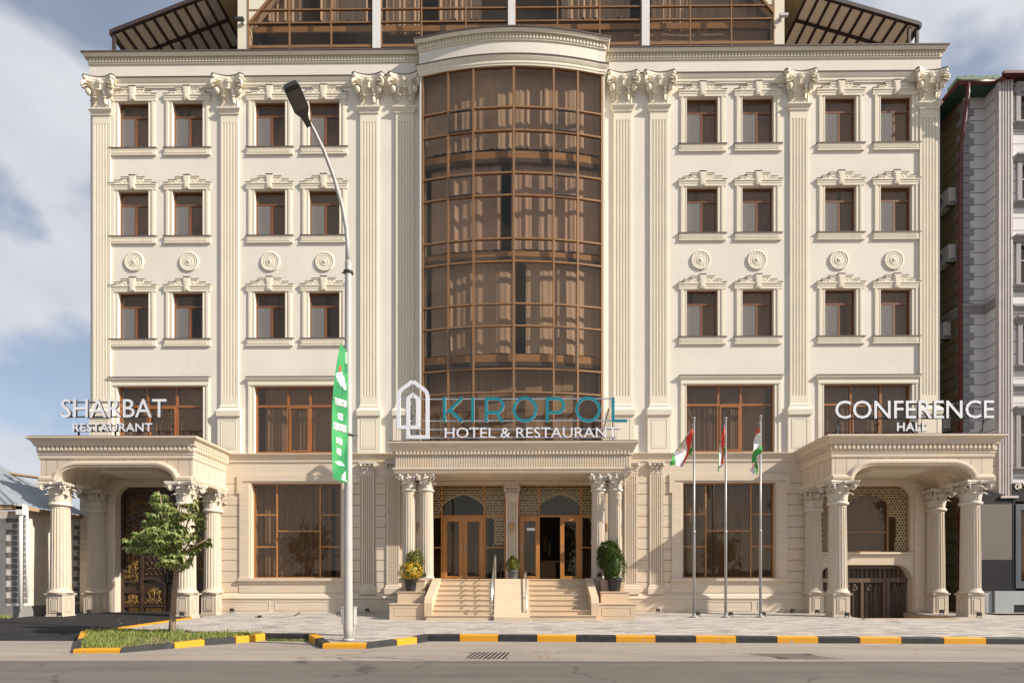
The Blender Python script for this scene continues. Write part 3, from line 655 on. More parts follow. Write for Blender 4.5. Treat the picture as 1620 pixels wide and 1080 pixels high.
# --- pilasters of the upper storeys
def leaf(mb, base, ang, w, h, curl, lean=0.12, nu=6, nv=7):
    ca, sa = math.cos(ang), math.sin(ang)              # outward direction (ca, sa)
    def fn(u, v):
        uu = 2*u-1; ww = w*(0.62+0.38*math.sin(math.pi*min(1, v*1.15)))*(1-0.55*max(0, v-0.72)/0.28)*(1+0.06*math.sin(v*19))
        out = lean*v+curl*max(0, v-0.45)**1.6*1.35-abs(uu)**1.7*0.016
        z = h*(math.sin(min(v, 0.80)/0.80*math.pi/2) if v < 0.80 else 1-1.25*(v-0.80)**1.2)
        out += 0.012*math.cos(uu*9)
        x = uu*ww/2
        return (base[0]+ca*out-sa*x, base[1]+sa*out+ca*x, base[2]+z)
    mb.grid(fn, nu, nv)
def pil_capital(hw, d, H):
    mb = MB(); mb.use('trim', True)
    secs = [(0, hw, d), (0.45*H, hw*1.03, d*1.15), (0.62*H, hw*1.15, d*1.5), (0.80*H, hw*1.42, d*2.3), (0.86*H, hw*1.42, d*2.3)]
    for (z0, a0, b0), (z1, a1, b1) in zip(secs, secs[1:]):
        mb.poly([(-a0, -b0, z0), (a0, -b0, z0), (a1, -b1, z1), (-a1, -b1, z1)]); mb.poly([(a0, -b0, z0), (a0, 0, z0), (a1, 0, z1), (a1, -b1, z1)]); mb.poly([(-a0, 0, z0), (-a0, -b0, z0), (-a1, -b1, z1), (-a1, 0, z1)])
    mb.use('trim')
    def ab(s, e): return [(-hw*1.70*s, -0.0), (-hw*1.78*s, -d*2.9*e), (-hw*1.50*s, -d*3.7*e)]+[(hw*1.50*s*t, -d*(2.2+1.5*t*t)*e) for t in (-.75, -.5, -.25, 0, .25, .5, .75)]+[(hw*1.50*s, -d*3.7*e), (hw*1.78*s, -d*2.9*e), (hw*1.70*s, 0)]
    mb.xy(ab(0.93, 0.93), 0.83*H, 0.895*H); mb.xy(ab(1.0, 1.0), 0.895*H, 0.985*H)
    mb.use('cap_metal'); mb.xy(ab(1.03, 1.05), 0.986*H, 1.012*H)
    mb.use('trim', True)
    dn = -math.pi/2
    for x in (-0.56, 0.56): leaf(mb, (x*hw, -d*1.02, 0.02), dn, hw*1.12, 0.30*H, 0.26, 0.02)
    for s in (-1, 1):
        leaf(mb, (s*hw*1.0, -d*0.8, 0.02), 0 if s > 0 else math.pi, d*1.4, 0.30*H, 0.16, 0.02)
        leaf(mb, (s*hw*0.85, -d*1.0, 0.10*H), math.atan2(-0.9, s*1.0), hw*1.15, 0.52*H, 0.46, 0.10)
        leaf(mb, (s*hw*0.98, -d*1.3, 0.28*H), math.atan2(-1.0, s*0.55), hw*0.85, 0.46*H, 0.30, 0.12)
        # corner scroll
        c = (s*hw*1.42, -d*2.75, 0.66*H); pts = []; rr = []
        for q in range(22):
            t = q/21; a = R(90)-t*R(600); rad = 0.14*(1-0.85*t); pts.append((c[0]+s*rad*math.cos(a)*0.75, c[1]-rad*math.cos(a)*0.6, c[2]+rad*math.sin(a))); rr.append(0.045*(1-0.5*t))
        mb.tube(pts, rr, 6)
        mb.ball((s*hw*1.22, -d*2.2, 0.50*H), 0.105, 6, (1.0, 0.9, 1.25))
    leaf(mb, (0, -d*1.05, 0.12*H), dn, hw*1.1, 0.42*H, 0.34, 0.06)
    for q in range(6): a = q*math.pi/3; mb.ball((0.055*math.cos(a), -d*2.45, 0.83*H+0.055*math.sin(a)), 0.042, 5)
    mb.ball((0, -d*2.6, 0.83*H), 0.04, 5); mb.tube([(0, -d*2.3, 0.80*H), (0, -d*1.9, 0.66*H), (0, -d*1.3, 0.5*H)], 0.035, 6)
    me = mb.mesh('capital'); recalc(me); return me
pil_px = [(145, 174), (348, 376.5), (569, 598), (625, 655), (971, 999.5), (1029, 1057), (1251, 1279), (1457, 1485)]
HWP = 0.305; DP = 0.065
zc1 = ZA+0.285; zc0 = P(360, 165, -0.2)[1]; zs1 = P(360, 179, -0.13)[1]; zs0 = P(360, 640, -0.13)[1]; zp1 = P(360, 656, -0.15)[1]
def fluted(mb, hw, d, z0, z1, n=5, m0=0.28, m1=0.28, fw=0.5, depth=0.03):
    mb.box(-hw, hw, -d, -0.001, z0, z0+m0); mb.box(-hw, hw, -d, -0.001, z1-m1, z1)
    sp = (2*hw-0.10)/n; pts = [(-hw, -0.001), (-hw, -d)]
    for q in range(n):
        a = -hw+0.05+sp*q+sp*(1-fw)/2; b = a+sp*fw
        pts += [(a, -d), (a+sp*fw*0.14, -d+depth*0.75), (a+sp*fw*0.5, -d+depth), (b-sp*fw*0.14, -d+depth*0.75), (b, -d)]
    pts += [(hw, -d), (hw, -0.001)]
    mb.xy(pts, z0+m0, z1-m1)
capme = pil_capital(HWP, 0.075, zc1-zc0)
shaft = MB('trim'); fluted(shaft, HWP, DP, zs0, zs1, fw=0.46, depth=0.03)
U = [(-HWP, 0), (-HWP, -DP), (HWP, -DP), (HWP, 0)]
shaft.sweep([(0, zs1-0.01), (0.03, zs1), (0.035, zs1+0.05), (0.075, zs1+0.12), (0.10, zs1+0.15), (0.10, zs1+0.19), (0.0, zc0)], U)
shaft.sweep([(0.0, zs0+0.02), (0.02, zs0-0.03), (0.035, zs0-0.05), (0.02, zs0-0.09), (0.04, zs0-0.12), (0.10, zs0-0.18), (0.115, zs0-0.22), (0.10, zp1-0.04), (0, zp1-0.04)], U)
shaft_me = finish(shaft, 'pilaster')
ped = MB('trim'); ped.box(-0.395, 0.395, -0.11, -0.001, ZB, zp1-0.02)
for a, b, c, d in ((-0.27, 0.27, ZB+0.15, ZB+0.175), (-0.27, 0.27, zp1-0.19, zp1-0.165), (-0.27, -0.245, ZB+0.175, zp1-0.19), (0.245, 0.27, ZB+0.175, zp1-0.19)):
    ped.use('trim'); ped.box(a, b, -0.119, -0.109, c, d)
ped.box(-0.215, 0.215, -0.114, -0.109, ZB+0.21, zp1-0.225)
ped_me = finish(ped, 'pedestal')
for a, b in pil_px:
    x = (PX(a, -0.1)+PX(b, -0.1))/2
    p_ = part('pilaster', shaft_me, hotel, (x, 0, 0)); part('capital', capme, p_, (0, 0, zc0)); part('pedestal', ped_me, p_)

# --- belt cornice and stone ground floor
PORT_L = [PX(72, -1.95), PX(305, -1.95)]; PORT_R = [PX(1316, -1.95), PX(1571, -1.95)]
PORT_L[0] = P(64, 930, -1.95)[0]
CAN = [PX(626, -1.25), PX(997, -1.25)]
belt = [(-0.02, ZB-0.30), (0.02, ZB-0.30), (0.035, ZB-0.25), (0.02, ZB-0.23), (0.03, ZB-0.20), (0.06, ZB-0.15), (0.06, ZB-0.10), (0.11, ZB-0.04), (0.125, ZB-0.03), (0.125, ZB), (-0.02, ZB+0.005)]
for a, b in ((PORT_L[1]+0.06, CAN[0]-0.05), (CAN[1]+0.05, PORT_R[0]-0.06)): mb = MB('stone'); mb.sweep(belt, [(a, 0), (b, 0)]); part('belt_cornice', mb, hotel)
GW = [(400.5, 541), (1079, 1224.5)]; GZ0, GZ1 = P(470, 914, 0.05)[1], P(470, 764, 0.0)[1]
gh = [(PX(a, 0.1), PX(b, 0.1), GZ0, GZ1) for a, b in GW]
EH = (PX(664), PX(957), 1.10, P(810, 765, 0)[1])
GL = (PX(184.5), PX(325), -0.35, P(250, 769, 0)[1])
RW_ = (PX(1297), PX(1441), P(1370, 873, 0)[1], P(1370, 768, 0)[1]); RG = (PX(1296), PX(1444), -1.6, P(1370, 893, 0)[1])
mb = MB('stone'); wall_holes(mb, PX(126), XR, -1.6, ZB-0.3, gh+[EH, GL, RW_, RG], 0.004, 0.36)
for hx0, hx1, hz0, hz1 in (GL, RW_, RG):              # rounded upper corners of the openings
    for s, x in ((1, hx0), (-1, hx1)):
        rr = 0.55 if hz0 < -1 else 0.42; pts = [(x, hz1)]+[(x+s*(rr-rr*math.cos(t)), hz1-rr+rr*math.sin(t)) for t in [i*math.pi/2/8 for i in range(9)]]
        mb.xz(pts, 0.004, 0.36)
part('ground_floor_wall', mb, hotel, fix=False)
mb = MB('stone'); mb.use('stone')
cys = [P(1255, y, 0)[1] for y in (752.5, 764, 781, 798, 815.5, 833, 850.5, 868, 885.5, 903, 920.5, 937)]
def blocks(a, b, lo=0, hi=11, y=-0.03):
    for k in range(lo, hi):
        z1, z0 = cys[k]-0.012, cys[k+1]+0.012; e = 0.014
        mb.xz([(a, z0), (b, z0), (b, z1), (a, z1)], y, 0.004)
    
spans = ((330, 381, 1, 11), (555, 571, 1, 11), (594, 611, 0, 11), (1008.5, 1026, 0, 11), (1048.5, 1066, 1, 11), (1243, 1292, 1, 11), (330, 571, 0, 1), (1048.5, 1292, 0, 1), (127, 182, 0, 11), (1446, 1484, 0, 11))
for a, b, lo, hi in spans:
    mb = MB('stone'); blocks(PX(a)+0.01, PX(b)-0.01, lo, hi); part('rusticated_blocks', mb, hotel)
mb = MB('stone')
zpl = P(1150, 941, -0.1)[1]; plb = -0.3
for a, b in ((327, 640), (985, 1294)):
    x0, x1 = PX(a), PX(b); mb = MB('stone')
    mb.sweep([(0, plb), (0.10, plb), (0.10, zpl-0.14), (0.13, zpl-0.12), (0.13, zpl-0.09), (0.11, zpl-0.07), (0.10, zpl-0.02), (0.06, zpl+0.02), (0.03, zpl+0.08), (0, zpl+0.08)], [(x0, 0), (x1, 0)])
    n = 3 if a < 600 else 3
    for k in range(n):
        c0 = x0+(x1-x0)*k/n+0.14; c1 = x0+(x1-x0)*(k+1)/n-0.05; z0, z1 = 0.07, zpl-0.20; e = 0.022
        mb.box(c0, c1, -0.112, -0.099, z0, z0+e); mb.box(c0, c1, -0.112, -0.099, z1-e, z1); mb.box(c0, c0+e, -0.112, -0.099, z0+e, z1-e); mb.box(c1-e, c1, -0.112, -0.099, z0+e, z1-e)
    part('plinth', mb, hotel)
# --- short fluted pilasters of the ground floor
gp_z1, gp_z0 = P(580, 750, -0.05)[1], P(580, 926, -0.05)[1]
gs = MB('stone'); fluted(gs, 0.225, 0.07, gp_z0, gp_z1, 5, 0.06, 0.06, 0.45, 0.04)
U2 = [(-0.225, 0), (-0.225, -0.07), (0.225, -0.07), (0.225, 0)]
gs.sweep([(0, gp_z0+0.02), (0.03, gp_z0), (0.03, gp_z0-0.05), (0.06, gp_z0-0.08), (0.06, zpl+0.03), (0, zpl+0.03)], U2)
gs_me = finish(gs, 'ground_pilaster')
gc = MB(); hh = ZB-0.31-gp_z1; gc.use('carved_stone'); gc.box(-0.235, 0.235, -0.085, -0.001, 0, hh*0.1); gc.box(-0.225, 0.225, -0.08, -0.001, hh*0.1, hh*0.86); gc.box(-0.29, 0.29, -0.15, -0.001, hh*0.86, hh)
gc.use('carved_stone', True)
for x in (-0.16, 0, 0.16): leaf(gc, (x, -0.08, hh*0.1), -math.pi/2, 0.17, hh*0.42, 0.14, 0.03)
for x in (-0.09, 0.09): leaf(gc, (x, -0.075, hh*0.3), -math.pi/2, 0.17, hh*0.5, 0.18, 0.04)
for s in (-1, 1): gc.ball((s*0.23, -0.11, hh*0.72), 0.065, 6); gc.ball((s*0.06, -0.10, hh*0.76), 0.04, 5)
gc_me = finish(gc, 'capital')
for a, b in ((572, 593), (612, 633), (988, 1008), (1027, 1048)):
    x = (PX(a)+PX(b))/2; p_ = part('ground_pilaster', gs_me, hotel, (x, 0, 0)); part('capital', gc_me, p_, (0, 0, gp_z1))
# --- the two big ground-floor windows
for bi, (x0, x1, z0, z1) in enumerate(gh):
    w, h, cx = x1-x0, z1-z0, (x0+x1)/2; y0, y1 = 0.13, 0.19; mb = MB('bronze_warm'); t = 0.045
    mb.box(-w/2, w/2, y0, y1, 0, t); mb.box(-w/2, w/2, y0, y1, h-t, h); mb.box(-w/2, -w/2+t, y0, y1, t, h-t); mb.box(w/2-t, w/2, y0, y1, t, h-t)
    v1, v2 = -w/2+w*0.262, -w/2+w*0.752
    for v in (v1, v2): mb.box(v-0.024, v+0.024, y0+0.003, y1, t, h-t)
    for a, b, zz in ((-w/2+t, v1-0.024, h*0.333), (-w/2+t, v1-0.024, h*0.672), (v2+0.024, w/2-t, h*0.333), (v2+0.024, w/2-t, h*0.672), (v1+0.024, v2-0.024, h*0.50)): mb.box(a, b, y0+0.006, y1, zz-0.024, zz+0.024)
    w_ = part('shop_window', mb, hotel, (cx, 0, z0))
    p_ = MB('shop_glass')
    for a, b, c, d in ((-w/2+.02, v1, .02, h*.333), (-w/2+.02, v1, h*.333, h*.672), (-w/2+.02, v1, h*.672, h-.02), (v1, v2, .02, h*.5), (v1, v2, h*.5, h-.02), (v2, w/2-.02, .02, h*.333), (v2, w/2-.02, h*.333, h*.672), (v2, w/2-.02, h*.672, h-.02)):
        e = jr.uniform(-.003, .003); f_ = jr.uniform(-.003, .003); p_.poly([(a, 0.16+e, c), (b, 0.16+f_, c), (b, 0.16-e, d), (a, 0.16-f_, d)])
    part('pane', p_, w_, fix=False)
    sr = MB('stone'); e = 0.0
    for s in (-1, 1):
        for o0, o1, y in ((0.0, 0.06, -0.038), (0.06, 0.39, -0.075)):
            a, b = s*(w/2+o0), s*(w/2+o1); sr.box(min(a, b), max(a, b), y, 0.0035, 0, h)
        a, b = s*(w/2+0.30), s*(w/2+0.475); sr.box(min(a, b), max(a, b), -0.079, 0.0035, h-0.36, h+0.277)
    sr.box(-w/2-0.06, w/2+0.06, -0.038, 0.0035, h, h+0.06); sr.box(-w/2-0.30, w/2+0.30, -0.0755, 0.0035, h+0.06, h+0.28)
    part('surround', sr, w_)
    sl = MB('stone'); sl.sweep([(0, -0.50), (0.05, -0.50), (0.05, -0.20), (0.08, -0.17), (0.09, -0.13), (0.14, -0.09), (0.14, -0.002), (-0.11, -0.002)], [(-w/2-0.42, 0), (w/2+0.42, 0)]); part('sill', sl, w_)
    part('curtain', curtain_mb(-w/2-0.3, w/2+0.3, -0.3, h+0.2, 0.45, 'shade_striped_sheet', [(w/2-0.45, w/2-0.38)] if bi == 0 else [(-w/2+0.5, -w/2+0.56)], 60+bi, 0.15, 0.06), w_, fix=False)
# ------------------------------------------------------------------ the roof storey
YR = 1.0
def RX(p): return PX(p, YR)
def RZ_(p): return P(810, p, YR)[1]
ztop = RZ_(-70); zbot = ZT-0.35
mb = MB('trim')
for s, (a, b) in ((1, (376, 393)), (-1, (1224, 1241))):
    xo, xi = (RX(a), RX(b)) if s > 0 else (RX(b), RX(a))
    z1 = RZ_(35) if s > 0 else RZ_(24)
    mb.xz([(xo, zbot), (xi, zbot), (xi, z1), (xi+s*(ztop-z1)*0.85, ztop), (xo, ztop)], YR, YR+0.3)
mb.xz([(RX(376), zbot), (RX(1241), zbot), (RX(1241), ZT-0.1), (RX(376), ZT-0.1)], YR+0.003, YR+0.25)
part('roof_storey_wall', mb, hotel)
mb = MB('pvc_white')
for a, b in ((590, 602), (804, 815), (1015, 1027)): mb = MB('pvc_white'); mb.box(RX(a), RX(b), YR-0.06, YR+0.25, zbot, ztop); part('roof_storey_post', mb, hotel)
mb = MB('bronze'); vs = [393, 458, 524, 590, 602, 667, 737, 804, 815, 882, 949, 1015, 1027, 1092, 1157, 1224]
for v in vs: mb.box(RX(v)-0.023, RX(v)+0.023, YR-0.02, YR+0.05, zbot, ztop)
for p in (12.5, 33.5): mb.box(RX(393), RX(1224), YR-0.015, YR+0.05, RZ_(p)-0.023, RZ_(p)+0.023)
mb.box(RX(393), RX(1224), YR-0.015, YR+0.05, RZ_(71)-0.05, RZ_(71)+0.05)
for s, x, p in ((1, 393, 35), (-1, 1224, 24)):
    a = Vector((RX(x), RZ_(p))); b = a+Vector((s*0.85*1.6, 1.6)); mb.sweep([(-0.04, YR-0.03), (0.04, YR-0.03), (0.04, YR+0.05), (-0.04, YR+0.05), (-0.04, YR-0.03)], [tuple(a), tuple(b)], mapf=lambda a, c, h: (a, h, c))
rg = part('roof_storey_glazing', mb, hotel)
mb = MB('bow_glass')
for i in range(len(vs)-1):
    if vs[i+1]-vs[i] < 20: continue
    for a, b in ((zbot, RZ_(33.5)), (RZ_(33.5), RZ_(12.5)), (RZ_(12.5), ztop)):
        e = jr.uniform(-.004, .004); mb.poly([(RX(vs[i]), YR+0.02+e, a), (RX(vs[i+1]), YR+0.02-e, a), (RX(vs[i+1]), YR+0.02-e, b), (RX(vs[i]), YR+0.02+e, b)])
part('pane', mb, rg, fix=False)
for k, (a, b) in enumerate(((393, 470), (500, 575), (606, 660), (690, 760), (890, 1000), (1035, 1220))):
    part('curtain', curtain_mb(RX(a), RX(b), RZ_(31) if k in (2, 5) else RZ_(10), ztop, YR+0.5, 'curtain', [], 90+k, 0.16, 0.05), rg, fix=False)
part('shade_striped_sheet', curtain_mb(RX(815), RX(1222), zbot, RZ_(34), YR+0.42, 'shade_striped_sheet', [], 99, 0.8, 0.01), rg, fix=False)
mb = MB('slab_edge'); mb.box(RX(393), RX(1224), YR+0.35, YR+0.40, RZ_(33), RZ_(24)); part('curtain_rail', mb, rg)
mb = MB('interior'); mb.box(RX(378), RX(1239), YR+3.5, YR+3.7, zbot, ztop); mb.box(RX(378), RX(1239), YR+0.3, YR+3.5, zbot-0.1, zbot); mb.box(RX(376)+0.02, RX(1241)-0.02, YR+0.301, YR+3.7, ztop, ztop+0.15); mb.box(RX(376)+0.02, RX(376)+0.2, YR+0.301, YR+3.7, zbot, ztop); mb.box(RX(1241)-0.2, RX(1241)-0.02, YR+0.301, YR+3.7, zbot, ztop)
part('roof_storey_room', mb, hotel)
YA0, YA1 = 0.9, 7.0
for s, (xo, yo), (xi, yi), xw in ((1, (176, 52), (339, -11), 376), (-1, (1455, 40), (1279, -11), 1241)):
    o = P(xo, yo, YA0); i_ = P(xi, yi, YA0); sl = (i_[1]-o[1])/(i_[0]-o[0]); xw_ = PX(xw, YA0)
    def az(x): return o[1]+sl*(x-o[0])
    mb = MB('awning_sheet'); xa, xb = sorted((o[0], i_[0]))
    mb.prism([(xa, az(xa)+0.04), (xb, az(xb)+0.04), (xb, az(xb)+0.07), (xa, az(xa)+0.07)], lambda a, c, h: (a, h, c), YA0, YA1)
    aw = part('awning', mb, hotel)
    mb = MB('soffit_tan'); xa, xb = sorted((i_[0], xw_+s*2.0)); mb.prism([(xa, az(xa)+0.0), (xb, az(xb)+0.0), (xb, az(xb)+0.2), (xa, az(xa)+0.2)], lambda a, c, h: (a, h, c), YA0, YA1)
    part('eave_soffit', mb, hotel)
    mb = MB('awning_frame'); n = 10
    for q in range(n+1):
        x = o[0]+(i_[0]-o[0])*q/n; w = 0.035
        mb.prism([(x-w, az(x-w)-0.04), (x+w, az(x+w)-0.04), (x+w, az(x+w)+0.035), (x-w, az(x-w)+0.035)], lambda a, c, h: (a, h, c), YA0+0.002, YA1-0.01)
    for yy in (YA0-0.05, YA0+0.95, YA0+1.95, YA0+2.95, YA0+4.0, YA0+5.0):
        xa, xb = sorted((o[0], i_[0])); t = 0.1 if yy < YA0 else 0.05
        mb.prism([(xa, az(xa)-0.06), (xb, az(xb)-0.06), (xb, az(xb)+0.08), (xa, az(xa)+0.08)], lambda a, c, h: (a, h, c), yy, yy+t)
    mb.box(o[0]-0.05, o[0]+0.05, YA0-0.04, YA1, az(o[0])-0.10, az(o[0])+0.06)
    for dx in ((0.02,) if s > 0 else (0.02, 0.30)):
        for yy in (YA0, YA0+3): mb.box(o[0]+s*(dx), o[0]+s*(dx+0.09), yy+0.01, yy+0.10, ZT-0.3, az(o[0])-0.04)
    part('awning_frame', mb, aw)

# ------------------------------------------------------------------ round columns
def shaft_mb(r0, r1, z0, z1, n=20):
    mb = MB('column_stone'); prof = []
    for q in range(n):
        for k, rr in ((0.0, 1), (0.28, 1), (0.38, 0.945), (0.64, 0.925), (0.90, 0.945)): prof.append(((q+k)/n*2*math.pi, rr))
    b = None; k = len(prof)
    def ring(r, z, fl):
        b = len(mb.v)
        for a, rr in prof: q = rr if fl else 1; mb.v.append((r*q*math.cos(a), r*q*math.sin(a), z))
        return b
    H = z1-z0; rs = []
    for z, fl in ((z0+0.10, 0), (z0+0.16, 0), (z0+0.17, 1), (z0+H*0.4, 1), (z0+H*0.7, 1), (z1-0.10, 1), (z1-0.08, 0), (z1, 0)):
        rs.append(ring(r0+(r1-r0)*((z-z0)/H)**1.5, z, fl))
    for a, c in zip(rs, rs[1:]):
        for q in range(k): q2 = (q+1) % k; mb.face((a+q, a+q2, c+q2, c+q))
    mb.use('column_stone', True); mb.lathe([(r0*1.22, z0), (r0*1.24, z0+0.03), (r0*1.2, z0+0.06), (r0*1.08, z0+0.07), (r0*1.06, z0+0.10), (r0, z0+0.13)], (0, 0, 0), 28)
    return mb
def round_capital(r, H, ab):
    mb = MB(); mb.use('carved_stone', True)
    mb.lathe([(r, 0), (r*1.10, 0.0), (r*1.18, 0.04*H), (r*1.18, 0.10*H), (r*1.06, 0.14*H), (r*0.93, 0.16*H), (r*0.93, 0.5*H), (r*1.05, 0.72*H), (r*1.28, 0.86*H)], (0, 0, 0), 28)
    for q in range(8): a = (q+0.5)*math.pi/4; leaf(mb, (r*0.98*math.cos(a), r*0.98*math.sin(a), 0.15*H), a, r*0.80, 0.36*H, 0.26*r/0.28, 0.05)
    for q in range(8): a = q*math.pi/4; leaf(mb, (r*0.97*math.cos(a), r*0.97*math.sin(a), 0.22*H), a, r*0.72, 0.56*H, 0.40*r/0.28, 0.06)
    for q in range(4):
        a = math.pi/4+q*math.pi/2; ca, sa = math.cos(a), math.sin(a); R0 = ab*1.20
        for s in (-1, 1):
            pts = []; rr = []
            for k in range(16):
                t = k/15; b = R(100)-t*R(520); rad = 0.30*r*(1-0.8*t); u = R0+rad*math.cos(b)-0.09*r/0.265
                pts.append((ca*u-sa*s*0.05, sa*u+ca*s*0.05, 0.74*H+rad*math.sin(b))); rr.append(0.12*r*(1-0.45*t))
            mb.tube(pts, rr, 5)
        leaf(mb, (ca*r*1.0, sa*r*1.0, 0.42*H), a, r*0.55, 0.42*H, 0.42*r/0.28, 0.14)
        a2 = q*math.pi/2; mb.ball((math.cos(a2)*ab*0.92, math.sin(a2)*ab*0.92, 0.92*H), 0.18*r, 6)
    mb.use('carved_stone')
    pts = []
    for q in range(4):
        a = q*math.pi/2; 
        for t in (-1, -0.6, -0.3, 0, 0.3, 0.6, 1):
            u, v = ab*(0.86+0.14*t*t*1.2), ab*0.96*t; pts.append((math.cos(a)*u-math.sin(a)*v, math.sin(a)*u+math.cos(a)*v))
    mb.xy([(x*0.94, y*0.94) for x, y in pts], 0.86*H, 0.92*H); mb.xy(pts, 0.92*H, H)
    me = mb.mesh('capital'); recalc(me); return me
def ped_mb(h, z0, z1):
    mb = MB('column_stone'); mb.box(-h, h, -h, h, z0, z1-0.07); mb.box(-h-0.015, h+0.015, -h-0.015, h+0.015, z1-0.07, z1-0.035); mb.box(-h-0.04, h+0.04, -h-0.04, h+0.04, z1-0.035, z1)
    mb.box(-h-0.02, h+0.02, -h-0.02, h+0.02, z0, z0+0.13)
    for q in range(4):
        a = q*math.pi/2; ca, sa = math.cos(a), math.sin(a)
        def bx(x0, x1, y0, y1, c, d):
            p = [(x0, y0), (x1, y0), (x1, y1), (x0, y1)]; mb.xy([(ca*x-sa*y, sa*x+ca*y) for x, y in p], c, d)
        e = 0.024; x = h*0.60; c, d = z0+0.20, z1-0.12
        bx(-x, x, -h-0.016, -h+0.001, c, c+e); bx(-x, x, -h-0.016, -h+0.001, d-e, d); bx(-x, -x+e, -h-0.016, -h+0.001, c+e, d-e); bx(x-e, x, -h-0.016, -h+0.001, c+e, d-e)
        bx(-x+0.06, x-0.06, -h-0.02, -h+0.001, c+0.06, d-0.06)
    me = mb.mesh('pedestal'); recalc(me); return me
P_BOT, P_TOP = 4.13, ZB+0.045
pcap = round_capital(0.265, 0.72, 0.44); psh = finish(shaft_mb(0.275, 0.245, 0.67, 3.42), 'column'); pped = ped_mb(0.25, -0.14, 0.67)
def column(x, y, sh, cap, zc, pd=None):
    c = part('column', sh, hotel, (x, y, 0)); part('capital', cap, c, (0, 0, zc))
    if pd: part('pedestal', pd, c)
for px in (96, 295, 1325, 1535): column(PX(px, -1.7), -1.7, psh, pcap, 3.41, pped)
for px in (96, 295, 1325, 1535): column(PX(px, -1.7)*1.0, -0.20, psh, pcap, 3.41, pped)

# ------------------------------------------------------------------ driveway porticos
def portico(xl, xr, xi0, xi1):
    yf = -1.95; zb, zt = P_BOT, P_TOP; za = 4.60; r = 0.58; fl = xi0; fr = xi1
    arch = [(xl, zb), (fl-0.28, zb), (fl-0.28, zb+0.02)]
    n = 8
    Lc = [(fl+r*(1-math.cos(t))*1.15, zb+0.02+(za-zb-0.02)*math.sin(t)) for t in [i*math.pi/2/n for i in range(n+1)]]
    Rc = [(fr-r*(1-math.cos(t))*1.15, zb+0.02+(za-zb-0.02)*math.sin(t)) for t in [i*math.pi/2/n for i in range(n+1)]][::-1]
    mb = MB('slab')
    # body: left pier, right pier and lintel, cut by the arch (split into convex strips)
    inner = Lc+Rc
    def strip(p, q):
        mb.xz([(p[0], p[1]), (q[0], q[1]), (q[0], zt-0.6), (p[0], zt-0.6)], yf, 0.0)
    mb.xz([(xl, zb), (fl, zb), (fl, zt-0.6), (xl, zt-0.6)], yf, 0.0); mb.xz([(fr, zb), (xr, zb), (xr, zt-0.6), (fr, zt-0.6)], yf, 0.0)
    for p, q in zip(inner, inner[1:]): strip(p, q)
    mb.use('stone'); mb.box(xl, xr, yf, 0, zt-0.6, zt-0.02)
    body = part('portico_canopy', mb, hotel)
    U = [(xl, 0), (xl, yf), (xr, yf), (xr, 0)]
    mb = MB('stone')
    z = zt
    mb.sweep([(0, z-0.66), (0.02, z-0.66), (0.035, z-0.62), (0.035, z-0.55), (0.055, z-0.52), (0.055, z-0.44), (0.07, z-0.42), (0.07, z-0.26), (0.125, z-0.26), (0.125, z-0.21), (0.145, z-0.19), (0.16, z-0.13), (0.22, z-0.09), (0.26, z-0.05), (0.26, z), (0, z+0.02)], U)
    mb.dentils(U, 0.075, 0.06, 0.068, 0.115, z-0.40, z-0.265)
    mb.sweep([(0.07, z-0.405), (0.085, z-0.415), (0.085, z-0.43), (0.055, z-0.44)], U, caps=False)
    part('portico_cornice', mb, body)
    mb = MB('stone')
    pr = [(0.0, 0.0), (0.0, -0.05), (0.06, -0.055), (0.07, -0.085), (0.13, -0.09), (0.14, -0.06), (0.18, -0.045), (0.19, 0.0)]
    # moulding: along the bottom of the piers, then over the arch
    path = [(xl, zb), (fl-0.02, zb)]+Lc[1:]+Rc[:-1]+[(fr+0.02, zb), (xr, zb)]
    # outward of this left-to-right path is downward, so mirror offsets
    mb.sweep([(-o, h) for o, h in pr], path, mapf=lambda a, c, h: (a, yf+h, c))
    for s, xx in ((-1, xl), (1, xr)):
        mb.sweep([(0.0, zb), (0.055, zb), (0.085, zb+0.07), (0.09, zb+0.13), (0.05, zb+0.15), (0.045, zb+0.19), (0, zb+0.19)], [(xx, 0), (xx, yf-0.0)] if s < 0 else [(xx, yf), (xx, 0)])
    part('arch_moulding', mb, body)
    mb = MB('cap_metal'); mb.box(xl-0.22, xr+0.22, yf-0.22, -0.01, zt+0.02, zt+0.03); part('canopy_roof', mb, body)
    # ceiling panel inside
    mb = MB('trim'); mb.box(fl+0.9, fr-0.9, yf+0.55, -0.2, za-0.03, za-0.001); part('ceiling_panel', mb, body)
portico(PORT_L[0], PORT_L[1], PX(93, -1.95), PX(276, -1.95)); portico(PORT_R[0], PORT_R[1], PX(1350, -1.95), PX(1537, -1.95))
# stone jambs at the back of the porticos
mb = MB('stone')
for a, b in ((163, 184), (325, 334), (1446, 1462)):
    mb = MB('stone'); mb.box(PX(a), PX(b), -0.06, 0.003, -0.2, P_BOT); part('portico_jamb', mb, hotel)

